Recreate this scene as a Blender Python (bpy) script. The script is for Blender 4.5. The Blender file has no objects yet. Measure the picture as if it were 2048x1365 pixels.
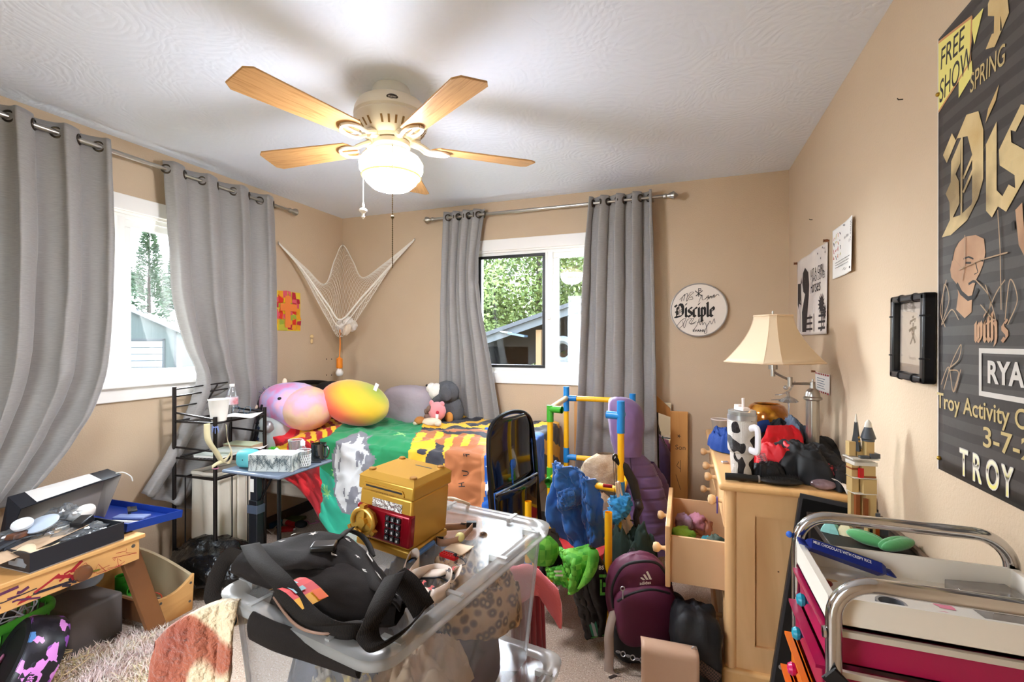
import bpy, bmesh, math, random
from mathutils import Vector, Matrix, noise, Quaternion
sc = bpy.context.scene
COL = sc.collection
PI = math.pi
R = math.radians

# ---------------------------------------------------------------- camera, sky, sun, exposure
EYE = 1.355
cam_data = bpy.data.cameras.new('camera')
cam = bpy.data.objects.new('camera', cam_data)
COL.objects.link(cam)
cam.location = (0, 0, EYE)
cam.rotation_euler = (R(90), 0, R(20))
cam_data.sensor_width = 36
cam_data.lens = 944 / 2048 * 36
cam_data.shift_y = 0.0006
cam_data.clip_start = 0.05
cam_data.clip_end = 300
sc.camera = cam

world = bpy.data.worlds.new('sky')
sc.world = world
world.use_nodes = True
wn = world.node_tree.nodes
wl = world.node_tree.links
bg = wn['Background']
bg.inputs[1].default_value = 7.5
w_tc = wn.new('ShaderNodeTexCoord')
w_sep = wn.new('ShaderNodeSeparateXYZ')
w_ramp = wn.new('ShaderNodeValToRGB')
wl.new(w_tc.outputs['Generated'], w_sep.inputs[0])
wl.new(w_sep.outputs[2], w_ramp.inputs[0])
w_ramp.color_ramp.elements[0].color = (0.86, 0.93, 1, 1)
w_ramp.color_ramp.elements[1].color = (0.62, 0.8, 1, 1)
wl.new(w_ramp.outputs[0], bg.inputs[0])

sun_data = bpy.data.lights.new('sun', 'SUN')
sun = bpy.data.objects.new('sun', sun_data)
COL.objects.link(sun)
sun_data.energy = 45.0
sun_data.angle = R(60)
sun_data.color = (0.88, 0.95, 1)
sun.rotation_euler = Vector((0.82, -0.62, -0.62)).to_track_quat('-Z', 'Y').to_euler()

vs = sc.view_settings
vs.view_transform = 'Standard'
vs.look = 'None'
vs.gamma = 1
vs.exposure = 1.06
vs.use_curve_mapping = False
sc.cycles.max_bounces = 10
sc.cycles.diffuse_bounces = 6
sc.cycles.glossy_bounces = 4
sc.cycles.transmission_bounces = 8
sc.cycles.transparent_max_bounces = 16
sc.cycles.caustics_reflective = False
sc.cycles.caustics_refractive = False
sc.cycles.sample_clamp_indirect = 6
sc.cycles.use_denoising = True

# ---------------------------------------------------------------- helpers
SN, CN, FL = math.sin(R(20)), math.cos(R(20)), 944.0
def ray(px, py):
    x = (px - 1024) / FL
    return x * CN - SN, x * SN + CN, (684 - py) / FL
def atX(px, py, X):
    a, b, c = ray(px, py); t = X / a
    return Vector((X, b * t, EYE + c * t))
def atY(px, py, Y):
    a, b, c = ray(px, py); t = Y / b
    return Vector((a * t, Y, EYE + c * t))
def atZ(px, py, Z):
    a, b, c = ray(px, py); t = (Z - EYE) / c
    return Vector((a * t, b * t, Z))

def lin(c):
    if isinstance(c, str):
        c = [int(c[i:i + 2], 16) for i in (1, 3, 5)]
    return tuple(((v / 255) / 12.92 if v / 255 <= 0.04045 else ((v / 255 + 0.055) / 1.055) ** 2.4) for v in c[:3]) + (1,)

MATS = {}
def M(name, col='#808080', rough=0.5, metal=0.0, col2=None, nscale=8, nstretch=None, nlo=0.35, nhi=0.65, bump=None, bdist=0.003,
      trans=0, ior=1.45, alpha=1, emit=0, sheen=0, coat=0, spec=None, kind='noise', detail=4, distort=0.0, sss=0):
    """Principled material; col2 mixes in by a noise, wave, ring or cell pattern; bump=(scale, strength)."""
    if name in MATS: return MATS[name]
    m = bpy.data.materials.new(name); m.use_nodes = True
    nt = m.node_tree; N = nt.nodes; L = nt.links; p = N['Principled BSDF']
    p.inputs['Base Color'].default_value = lin(col)
    p.inputs['Roughness'].default_value = rough
    p.inputs['Metallic'].default_value = metal
    if spec is not None: p.inputs['Specular IOR Level'].default_value = spec
    p.inputs['Transmission Weight'].default_value = trans
    p.inputs['IOR'].default_value = ior
    p.inputs['Alpha'].default_value = alpha
    p.inputs['Coat Weight'].default_value = coat
    p.inputs['Sheen Weight'].default_value = sheen
    if emit:
        p.inputs['Emission Color'].default_value = lin(col); p.inputs['Emission Strength'].default_value = emit
    vec = None
    if col2 or bump:
        tc = N.new('ShaderNodeTexCoord'); mp = N.new('ShaderNodeMapping')
        L.new(tc.outputs['Object'], mp.inputs[0])
        if nstretch: mp.inputs['Scale'].default_value = nstretch
        vec = mp.outputs[0]; raw = tc.outputs['Object']
    if col2:
        if kind == 'wave':
            t = N.new('ShaderNodeTexWave'); t.inputs['Scale'].default_value = nscale; t.inputs['Distortion'].default_value = distort or 6
            t.inputs['Detail'].default_value = detail; t.inputs['Detail Scale'].default_value = 1.2; out = t.outputs['Fac']
        elif kind == 'cell':
            t = N.new('ShaderNodeTexVoronoi'); t.inputs['Scale'].default_value = nscale; out = t.outputs['Distance']
        elif kind == 'check':
            t = N.new('ShaderNodeTexChecker'); t.inputs['Scale'].default_value = nscale; out = t.outputs['Fac']
        else:
            t = N.new('ShaderNodeTexNoise'); t.inputs['Scale'].default_value = nscale; t.inputs['Detail'].default_value = detail
            t.inputs['Distortion'].default_value = distort; out = t.outputs['Fac']
        L.new(vec, t.inputs['Vector'])
        r = N.new('ShaderNodeValToRGB'); r.color_ramp.elements[0].position = nlo; r.color_ramp.elements[1].position = nhi
        cols = [col] + (col2 if isinstance(col2, list) else [col2])
        for i, c in enumerate(cols[:-1]):
            if 0 < i: e = r.color_ramp.elements.new(nlo + (nhi - nlo) * i / (len(cols) - 1)); e.color = lin(c)
        r.color_ramp.elements[0].color = lin(cols[0]); r.color_ramp.elements[len(cols) - 1].color = lin(cols[-1])
        L.new(out, r.inputs[0]); L.new(r.outputs[0], p.inputs['Base Color'])
        if emit: L.new(r.outputs[0], p.inputs['Emission Color'])
    if bump:
        b = N.new('ShaderNodeTexNoise'); b.inputs['Scale'].default_value = bump[0]; b.inputs['Detail'].default_value = 3
        L.new(raw if len(bump) < 3 else vec, b.inputs['Vector'])
        bn = N.new('ShaderNodeBump'); bn.inputs['Strength'].default_value = bump[1]; bn.inputs['Distance'].default_value = bdist
        L.new(b.outputs['Fac'], bn.inputs['Height']); L.new(bn.outputs[0], p.inputs['Normal'])
    MATS[name] = m
    return m

def glassy(name, tint='#ffffff', gloss=0.08, rough=0.02, haze=0.0, hcol='#ffffff'):
    """Thin clear sheet: mostly transparent, a little gloss, optional milky haze."""
    if name in MATS: return MATS[name]
    m = bpy.data.materials.new(name); m.use_nodes = True
    nt = m.node_tree; N = nt.nodes; L = nt.links
    N.remove(N['Principled BSDF'])
    tr = N.new('ShaderNodeBsdfTransparent'); tr.inputs[0].default_value = lin(tint)
    gl = N.new('ShaderNodeBsdfGlossy'); gl.inputs['Roughness'].default_value = rough
    df = N.new('ShaderNodeBsdfDiffuse'); df.inputs[0].default_value = lin(hcol)
    tl = N.new('ShaderNodeBsdfTranslucent'); tl.inputs[0].default_value = lin(hcol)
    ad = N.new('ShaderNodeMixShader'); ad.inputs[0].default_value = 0.5
    L.new(df.outputs[0], ad.inputs[1]); L.new(tl.outputs[0], ad.inputs[2])
    m1 = N.new('ShaderNodeMixShader'); m1.inputs[0].default_value = haze
    L.new(tr.outputs[0], m1.inputs[1]); L.new(ad.outputs[0], m1.inputs[2])
    fr = N.new('ShaderNodeLayerWeight'); fr.inputs[0].default_value = 0.15
    mm = N.new('ShaderNodeMath'); mm.operation = 'MULTIPLY_ADD'; mm.inputs[1].default_value = 0.5; mm.inputs[2].default_value = gloss
    L.new(fr.outputs['Fresnel'], mm.inputs[0])
    m2 = N.new('ShaderNodeMixShader'); L.new(mm.outputs[0], m2.inputs[0])
    L.new(m1.outputs[0], m2.inputs[1]); L.new(gl.outputs[0], m2.inputs[2])
    L.new(m2.outputs[0], N['Material Output'].inputs[0])
    MATS[name] = m
    return m

def link(o, parent=None):
    COL.objects.link(o)
    if parent: o.parent = parent
    return o
def tag(o, label, cat, group=None):
    o['label'] = label; o['category'] = cat
    if group: o['group'] = group
    return o
def thing(name, label, cat, loc=(0, 0, 0), rz=0, group=None, rot=None):
    o = link(bpy.data.objects.new(name, None)); o.empty_display_size = 0.05
    o.location = loc; o.rotation_euler = rot or (0, 0, rz)
    return tag(o, label, cat, group)
def struct(o):
    o['kind'] = 'structure'; return o
def copy_tree(o, parent=None):
    c = o.copy(); link(c)
    if parent: c.parent = parent
    for ch in list(o.children): copy_tree(ch, c)
    return c

class MB:
    """Collects shapes and links them as one mesh object. Materials per shape through the current .mi index."""
    def __init__(s): s.v = []; s.f = []; s.m = []; s.mi = 0
    def add(s, vs, fs):
        n = len(s.v); s.v += [Vector(v) for v in vs]
        for f in fs: s.f.append([i + n for i in f]); s.m.append(s.mi)
        return s
    def box(s, c, d, rot=None, top=None):
        hx, hy, hz = d[0] / 2, d[1] / 2, d[2] / 2
        tx, ty = (top or (1, 1))
        P = [(-hx, -hy, -hz), (hx, -hy, -hz), (hx, hy, -hz), (-hx, hy, -hz), (-hx * tx, -hy * ty, hz), (hx * tx, -hy * ty, hz), (hx * tx, hy * ty, hz), (-hx * tx, hy * ty, hz)]
        if rot is not None:
            q = rot if isinstance(rot, Matrix) else Matrix.Rotation(rot, 3, 'Z')
            P = [q @ Vector(p) for p in P]
        c = Vector(c)
        return s.add([c + Vector(p) for p in P], [(0, 3, 2, 1), (4, 5, 6, 7), (0, 1, 5, 4), (1, 2, 6, 5), (2, 3, 7, 6), (3, 0, 4, 7)])
    def bb(s, a, b):
        return s.box([(a[i] + b[i]) / 2 for i in range(3)], [abs(b[i] - a[i]) for i in range(3)])
    def tube(s, pts, r, n=10, closed=False, caps=True, flat=None):
        """Swept circle; r a number or one per point; flat=(a,b) scales an elliptical section."""
        P = [Vector(p) for p in pts]; k = len(P)
        rr = r if isinstance(r, (list, tuple)) else [r] * k
        T = []
        for i in range(k):
            a = P[(i - 1) % k] if (closed or i > 0) else P[0]
            b = P[(i + 1) % k] if (closed or i < k - 1) else P[-1]
            T.append((b - a).normalized() if (b - a).length > 1e-9 else Vector((0, 0, 1)))
        u = T[0].orthogonal().normalized()
        if flat and abs(T[0].z) < 0.9: u = Vector((0, 0, 1)) - T[0] * T[0].z; u.normalize()
        vs = []; fa, fb = flat or (1, 1)
        for i in range(k):
            u = (u - T[i] * u.dot(T[i]))
            u = u.normalized() if u.length > 1e-6 else T[i].orthogonal().normalized()
            w = T[i].cross(u)
            for j in range(n):
                a = 2 * PI * j / n
                vs.append(P[i] + (u * math.cos(a) * fa + w * math.sin(a) * fb) * rr[i])
        fs = []
        for i in range(k if closed else k - 1):
            i2 = (i + 1) % k
            for j in range(n):
                j2 = (j + 1) % n
                fs.append((i * n + j, i * n + j2, i2 * n + j2, i2 * n + j))
        if caps and not closed:
            fs.append(tuple(reversed(range(n)))); fs.append(tuple((k - 1) * n + j for j in range(n)))
        return s.add(vs, fs)
    def cyl(s, a, b, r0, r1=None, n=20, caps=True):
        return s.tube([a, b], [r0, r0 if r1 is None else r1], n, caps=caps)
    def lathe(s, prof, c=(0, 0, 0), n=28, axis='Z', closed=False, lobes=0, la=0):
        c = Vector(c); vs = []; fs = []; k = len(prof)
        for r, z in prof:
            for j in range(n):
                a = 2 * PI * j / n; q = r * (1 + la * math.cos(lobes * a)) if lobes else r
                x, y = q * math.cos(a), q * math.sin(a)
                vs.append(c + (Vector((x, y, z)) if axis == 'Z' else Vector((x, z, y)) if axis == 'Y' else Vector((z, x, y))))
        for i in range(k - 1):
            for j in range(n):
                j2 = (j + 1) % n
                fs.append((i * n + j, i * n + j2, (i + 1) * n + j2, (i + 1) * n + j))
        if not closed:
            if prof[0][0] > 1e-4: fs.append(tuple(reversed(range(n))))
            if prof[-1][0] > 1e-4: fs.append(tuple((k - 1) * n + j for j in range(n)))
        return s.add(vs, fs)
    def ball(s, c, r, nu=20, nv=12, rot=None, fn=None):
        c = Vector(c); r = Vector((r, r, r)) if not hasattr(r, '__len__') else Vector(r)
        vs = []; fs = []
        for i in range(nv + 1):
            th = PI * i / nv
            for j in range(nu):
                a = 2 * PI * j / nu
                d = Vector((math.sin(th) * math.cos(a), math.sin(th) * math.sin(a), math.cos(th)))
                k = fn(d) if fn else 1
                p = Vector((d.x * r.x * k, d.y * r.y * k, d.z * r.z * k))
                if rot is not None: p = rot @ p
                vs.append(c + p)
        for i in range(nv):
            for j in range(nu):
                j2 = (j + 1) % nu
                fs.append((i * nu + j, (i + 1) * nu + j, (i + 1) * nu + j2, i * nu + j2))
        return s.add(vs, fs)
    def grid(s, fn, nu, nv, thick=0, closed_u=False):
        vs = [Vector(fn(i / nu, j / nv)) for j in range(nv + 1) for i in range(nu + 1)]
        W = nu + 1; fs = [(j * W + i, j * W + i + 1, (j + 1) * W + i + 1, (j + 1) * W + i) for j in range(nv) for i in range(nu)]
        return s.add(vs, fs)
    def prism(s, poly, a, b, axis='Z'):
        """Extrude a 2D polygon from a to b along axis."""
        def P(u, v, w): return (u, v, w) if axis == 'Z' else (u, w, v) if axis == 'Y' else (w, u, v)
        n = len(poly); vs = [P(u, v, a) for u, v in poly] + [P(u, v, b) for u, v in poly]
        fs = [tuple(reversed(range(n))), tuple(range(n, 2 * n))] + [(i, (i + 1) % n, n + (i + 1) % n, n + i) for i in range(n)]
        return s.add(vs, fs)
    def torus(s, c, R_, r, nrm=(0, 0, 1), n=28, m=8, flat=None):
        q = Vector(nrm).to_track_quat('Z', 'Y'); c = Vector(c)
        return s.tube([c + q @ Vector((R_ * math.cos(2 * PI * i / n), R_ * math.sin(2 * PI * i / n), 0)) for i in range(n)], r, m, closed=True, flat=flat)
    def build(s, name, mats, parent=None, smooth=True, bevel=0, thick=0, sub=0, auto=35, origin=None, off=0):
        me = bpy.data.meshes.new(name)
        o_ = Vector(origin) if origin is not None else None
        me.from_pydata([v - o_ for v in s.v] if o_ is not None else s.v, [], s.f)
        for m in (mats if isinstance(mats, (list, tuple)) else [mats]): me.materials.append(m)
        if max(s.m, default=0): me.polygons.foreach_set('material_index', s.m)
        bm = bmesh.new(); bm.from_mesh(me)
        bmesh.ops.recalc_face_normals(bm, faces=bm.faces)
        bm.to_mesh(me); bm.free()
        if smooth:
            me.polygons.foreach_set('use_smooth', [True] * len(me.polygons))
            if auto < 180: me.set_sharp_from_angle(angle=R(auto))
        o = link(bpy.data.objects.new(name, me), parent)
        if o_ is not None: o.location = o_
        if thick:
            md = o.modifiers.new('solid', 'SOLIDIFY'); md.thickness = thick; md.offset = off
        if bevel:
            md = o.modifiers.new('bevel', 'BEVEL'); md.width = bevel; md.segments = 3; md.limit_method = 'ANGLE'; md.angle_limit = R(40)
        if sub:
            md = o.modifiers.new('sub', 'SUBSURF'); md.levels = sub; md.render_levels = sub
        return o

def fbm(x, y, z=0.0, o=4): return noise.fractal(Vector((x, y, z)), 1.0, 2.0, o)
def smooth01(t): t = max(0, min(1, t)); return t * t * (3 - 2 * t)
def lerp(a, b, t): return a + (b - a) * t
def path(pts, t):
    """Point at parameter t on a Catmull-Rom through pts."""
    pts = [Vector(p) for p in pts]; n = len(pts) - 1
    x = max(0, min(1, t)) * n; i = min(int(x), n - 1); f = x - i
    p0 = pts[max(i - 1, 0)]; p1 = pts[i]; p2 = pts[i + 1]; p3 = pts[min(i + 2, n)]
    return 0.5 * ((2 * p1) + (p2 - p0) * f + (2 * p0 - 5 * p1 + 4 * p2 - p3) * f * f + (3 * p1 - p0 - 3 * p2 + p3) * f * f * f)
def curve(pts, k): return [path(pts, i / k) for i in range(k + 1)]

def cloth_heap(name, mat, c, rx, ry, h, seed=0, rz=0, folds=5, power=2.2, parent=None, n=72, amp=0.35, rim=0.25, tilt=(0, 0)):
    """A crumpled heap of cloth: a lobed dome whose ridges run like folds; rests at c."""
    rnd = random.Random(seed); ph = rnd.random() * 20
    def f(u, v):
        a = u * 2 * PI; r = v
        ca, sa = math.cos(a), math.sin(a)
        out = 1 + rim * fbm(ca * 1.3 + ph, sa * 1.3, 3.1) + 0.5 * rim * fbm(ca * 3.4, sa * 3.4 + ph, 5.1)
        x, y = ca * r * out, sa * r * out
        d = max(0, 1 - r ** power)
        qx, qy = fbm(x * 1.1 + ph, y * 1.1, 0.3, 2), fbm(x * 1.1, y * 1.1 + ph, 4.3, 2)
        lump = 0.5 + 0.9 * fbm(x * 1.6 + ph, y * 1.6 - ph, 7.7, 2)
        rg = 1 - 2 * abs(fbm(x * 2.2 + qx * 1.6 + ph, y * 2.2 + qy * 1.6, 1.7, 3))
        rg2 = 1 - 2 * abs(fbm(x * folds + qy + ph, y * folds + qx, 9.2, 2))
        z = h * (d ** 0.42) * (1 - amp + amp * max(0, min(1.2, lump))) + h * d ** 0.3 * (0.16 * rg + 0.09 * rg2) * min(1, amp * 2.6)
        z += (x * tilt[0] + y * tilt[1]) * d
        return (x * rx, y * ry, max(z, 0) + 0.004)
    b = MB(); b.grid(f, n, n // 2)
    o = b.build(name, mat, parent, auto=180)
    o.location = c; o.rotation_euler = (0, 0, rz)
    return o

class Ink:
    """Flat marks (strokes, letters, shapes) in (u, v) that a map puts on a surface."""
    def __init__(s): s.v = []; s.f = []; s.m = []; s.k = []; s.mi = 0
    def poly(s, pts):
        n = len(s.v); s.k += [s.k[-1] + 1 if s.k else 0] * len(pts); s.v += [tuple(p) for p in pts]; s.f.append(list(range(n, n + len(pts)))); s.m.append(s.mi); return s
    def rect(s, u0, v0, u1, v1): return s.poly([(u0, v0), (u1, v0), (u1, v1), (u0, v1)])
    def nib(s, pts, w, ang=42):
        nx, ny = math.cos(R(ang)) * w / 2, math.sin(R(ang)) * w / 2
        for (a, b), (c, d) in zip(pts, pts[1:]):
            s.poly([(a - nx, b - ny), (a + nx, b + ny), (c + nx, d + ny), (c - nx, d - ny)])
        return s
    def line(s, pts, w):
        P = [Vector(p[:2]) for p in pts]; L_ = []
        for i in range(len(P)):
            a, b = P[max(i - 1, 0)], P[min(i + 1, len(P) - 1)]
            t = b - a; t = t.normalized() if t.length > 1e-9 else Vector((1, 0))
            nn = Vector((-t.y, t.x)) * w / 2; L_.append((P[i] + nn, P[i] - nn))
        for (a, b), (c, d) in zip(L_, L_[1:]): s.poly([a, b, d, c])
        return s
    def scrawl(s, pts, w, k=10):
        P = [(p[0], p[1], 0) for p in pts]
        return s.line([tuple(p)[:2] for p in curve(P, k * (len(pts) - 1))], w)
    def ring(s, c, r0, r1, n=32, a0=0, a1=360):
        for i in range(n):
            a, b = R(lerp(a0, a1, i / n)), R(lerp(a0, a1, (i + 1) / n))
            s.poly([(c[0] + r * math.cos(t), c[1] + r * math.sin(t)) for r, t in ((r0, a), (r1, a), (r1, b), (r0, b))] if r0 > 0 else
                   [(c[0], c[1])] + [(c[0] + r1 * math.cos(t), c[1] + r1 * math.sin(t)) for t in (a, b)])
        return s
    def star(s, c, r, n=8, inner=0.45, rot=0):
        P = []
        for i in range(2 * n):
            a = PI * i / n + rot; q = r if i % 2 == 0 else r * inner
            P.append((c[0] + q * math.cos(a), c[1] + q * math.sin(a)))
        for i in range(2 * n): s.poly([c, P[i], P[(i + 1) % (2 * n)]])
        return s
    def text(s, txt, u, v, size, sx=1.0, shear=0.0, rot=0, align='LEFT', bold=0.0, space=1.0, warp=None):
        cu = bpy.data.curves.new('txt', 'FONT'); cu.body = txt; cu.size = size; cu.align_x = align; cu.shear = shear
        cu.resolution_u = 4; cu.offset = bold * size; cu.space_character = space
        ob = bpy.data.objects.new('txt', cu); COL.objects.link(ob)
        me = bpy.data.meshes.new_from_object(ob.evaluated_get(bpy.context.evaluated_depsgraph_get()))
        n = len(s.v); ca, sa = math.cos(rot), math.sin(rot); s.k += [s.k[-1] + 1 if s.k else 0] * len(me.vertices)
        for q in me.vertices:
            x, y = q.co.x * sx, q.co.y
            if warp: x, y = warp(x, y)
            s.v.append((u + x * ca - y * sa, v + x * sa + y * ca))
        for p in me.polygons: s.f.append([n + i for i in p.vertices]); s.m.append(s.mi)
        bpy.data.objects.remove(ob); bpy.data.curves.remove(cu); bpy.data.meshes.remove(me)
        return s
    def build(s, name, mats, parent, fmap, split=0):
        me = bpy.data.meshes.new(name)
        P = []
        for (u, v), k in zip(s.v, s.k):  # each mark lies a hair above the one before
            p = Vector(fmap(u, v)); e = 1e-3; nn = (Vector(fmap(u + e, v)) - p).cross(Vector(fmap(u, v + e)) - p)
            P.append(p + nn.normalized() * min(k, 90) * 1.4e-5 if nn.length > 1e-12 else p)
        me.from_pydata(P, [], s.f)
        for m in (mats if isinstance(mats, (list, tuple)) else [mats]): me.materials.append(m)
        if max(s.m, default=0): me.polygons.foreach_set('material_index', s.m)
        return link(bpy.data.objects.new(name, me), parent)

NIB = {  # blackletter strokes in a unit x-height box: list of polylines, advance
 'i': ([[(.05,.9),(.18,1.0),(.18,.12),(.34,0)], [(.16,1.28),(.24,1.45)]], .42),
 's': ([[(.5,.92),(.34,1.0),(.1,.82),(.12,.62),(.48,.4),(.5,.16),(.28,.0),(.06,.12)]], .62),
 'c': ([[(.5,.88),(.36,1.0),(.12,.82),(.12,.14),(.34,0),(.52,.12)]], .58),
 'p': ([[(.0,.9),(.12,1.0),(.12,-.38),(.2,-.5)], [(.12,.84),(.36,1.0),(.52,.82),(.52,.16),(.32,0),(.14,.12)]], .68),
 'l': ([[(.1,1.5),(.18,1.4),(.18,.12),(.34,0)]], .42),
 'e': ([[(.14,.52),(.5,.66),(.5,.86),(.34,1.0),(.12,.82),(.12,.14),(.34,0),(.52,.12)]], .6),
 'w': ([[(.0,.9),(.12,1.0),(.12,.14),(.26,0),(.42,.14)], [(.42,.95),(.42,.1)], [(.42,.06),(.6,0),(.76,.2),(.76,.8),(.66,1.0)]], .92),
 't': ([[(.16,1.3),(.16,.12),(.34,0)], [(.0,.96),(.36,.96)]], .44),
 'h': ([[(.1,1.45),(.12,1.35),(.12,0)], [(.12,.84),(.36,1.0),(.5,.84),(.5,.1),(.4,-.2)]], .66),
 'o': ([[(.3,1.0),(.1,.82),(.1,.16),(.3,0),(.5,.16),(.5,.82),(.3,1.0)]], .62),
 'S': ([[(.8,1.25),(.55,1.45),(.2,1.25),(.2,.95),(.75,.6),(.8,.25),(.5,0),(.1,.15)], [(.5,1.5),(.45,0)]], 1.0),
}
def blackletter(ink, word, u, v, h, w, sx=1.0):
    for ch in word:
        if ch == 'D':
            for st in ([(.02,1.28),(.16,1.12),(.5,1.38),(.86,1.3),(1.0,1.0),(1.0,.35),(.85,.12),(.3,0),(-.02,.02)],
                       [(.32,1.1),(.3,.75),(.12,.66),(.26,.5),(.28,.18),(.05,.04)]):
                ink.nib([(u + a * h * sx, v + b * h) for a, b in st], w * 1.15)
            for st in ([(.52,1.3),(.5,.1)], [(.56,.62),(.86,.86)], [(.56,.42),(.86,.66)]):
                ink.line([(u + a * h * sx, v + b * h) for a, b in st], w * 0.16)
            u += 1.2 * h * sx; continue
        if ch == ' ': u += .4 * h * sx; continue
        sts, adv = NIB[ch]
        for st in sts: ink.nib([(u + a * h * sx, v + b * h) for a, b in st], w)
        u += adv * h * sx
    return u
# ---------------------------------------------------------------- room shell
XL, XR, YB, YF, ZC = -2.828, 0.625, 3.4, -0.45, 2.44
m_wall = M('wall_paint', '#cbb497', 0.7, bump=(140, 0.35), bdist=0.004, col2='#c6ae91', nscale=1.5)
m_white = M('white_trim', '#f2efe9', 0.35)
m_vinyl = M('window_vinyl', '#f4f3ee', 0.3)
m_carpet = M('carpet', '#ab8e78', 0.95, col2=['#e6cfba', '#cfb59f', '#f7e9da'], nscale=150, nlo=0.34, nhi=0.64, bump=(170, 1.0), bdist=0.016)

def ceiling_mat():
    m = M('ceiling_plaster', '#e9f1ff', 0.6)
    nt = m.node_tree; N = nt.nodes; L = nt.links
    tc = N.new('ShaderNodeTexCoord')
    def swirl(scale, freq, seed):
        mp = N.new('ShaderNodeMapping'); mp.inputs['Location'].default_value = (seed, seed * 0.7, 0); L.new(tc.outputs['Object'], mp.inputs[0])
        v = N.new('ShaderNodeTexVoronoi'); v.inputs['Scale'].default_value = scale; L.new(mp.outputs[0], v.inputs['Vector'])
        n = N.new('ShaderNodeTexNoise'); n.inputs['Scale'].default_value = 6; L.new(mp.outputs[0], n.inputs['Vector'])
        a = N.new('ShaderNodeMath'); a.operation = 'MULTIPLY_ADD'; a.inputs[1].default_value = 0.25; L.new(n.outputs['Fac'], a.inputs[0]); L.new(v.outputs['Distance'], a.inputs[2])
        b = N.new('ShaderNodeMath'); b.operation = 'MULTIPLY'; b.inputs[1].default_value = freq; L.new(a.outputs[0], b.inputs[0])
        c = N.new('ShaderNodeMath'); c.operation = 'SINE'; L.new(b.outputs[0], c.inputs[0])
        return c
    s1 = swirl(2.3, 95, 0.0); s2 = swirl(3.1, 70, 5.3)
    mx = N.new('ShaderNodeMath'); mx.operation = 'MAXIMUM'; L.new(s1.outputs[0], mx.inputs[0]); L.new(s2.outputs[0], mx.inputs[1])
    no = N.new('ShaderNodeTexNoise'); no.inputs['Scale'].default_value = 40; L.new(tc.outputs['Object'], no.inputs['Vector'])
    ml = N.new('ShaderNodeMath'); ml.operation = 'MULTIPLY'; L.new(mx.outputs[0], ml.inputs[0]); L.new(no.outputs['Fac'], ml.inputs[1])
    bn = N.new('ShaderNodeBump'); bn.inputs['Strength'].default_value = 0.3; bn.inputs['Distance'].default_value = 0.003
    L.new(ml.outputs[0], bn.inputs['Height']); L.new(bn.outputs[0], N['Principled BSDF'].inputs['Normal'])
    return m

T = 0.13
WY0, WY1, WX0, WX1, WZ0, WZ1 = 1.04, 2.29, -1.56, -0.34, 1.12, 2.06
def wall_with_hole(name, axis, at, a0, a1, h0=None, h1=None):
    b = MB()
    def seg(u0, u1, z0, z1):
        if axis == 'X': b.bb((min(at), u0, z0), (max(at), u1, z1))
        else: b.bb((u0, min(at), z0), (u1, max(at), z1))
    if h0 is None: seg(a0, a1, 0, ZC)
    else:
        seg(a0, h0, 0, ZC); seg(h1, a1, 0, ZC); seg(h0, h1, 0, WZ0); seg(h0, h1, WZ1, ZC)
    return struct(b.build(name, m_wall, smooth=False))
wall_with_hole('wall_left', 'X', (XL - T, XL), YF - T, YB + T, WY0, WY1)
wall_with_hole('wall_back', 'Y', (YB, YB + T), XL, XR, WX0, WX1)
wall_with_hole('wall_right', 'X', (XR, XR + T), YF - T, YB + T)
b = MB(); b.bb((XL, YF - T, 0), (-1.8, YF, ZC)); b.bb((-0.9, YF - T, 0), (XR, YF, ZC)); b.bb((-1.8, YF - T, 0), (-0.9, YF, 0.1)); b.bb((-1.8, YF - T, 2.15), (-0.9, YF, ZC))  # gap left for the added fill window
struct(b.build('wall_front', m_wall, smooth=False))
struct(MB().bb((XL - T, YF - T, -0.1), (XR + T, YB + T, 0)).build('floor', m_carpet, smooth=False))
struct(MB().bb((XL - T, YF - T, ZC), (XR + T, YB + T, ZC + 0.1)).build('ceiling', ceiling_mat(), smooth=False))
for nm, a, c in (('left', (XL, YF, 0), (XL + 0.012, YB, 0.085)), ('back', (XL + 0.012, YB - 0.012, 0), (XR - 0.012, YB, 0.085)), ('right', (XR - 0.012, YF, 0), (XR, YB, 0.085))):
    struct(MB().bb(a, c).build('baseboard_' + nm, M('baseboard_paint', '#4a4038', 0.5), bevel=0.003))

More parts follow.
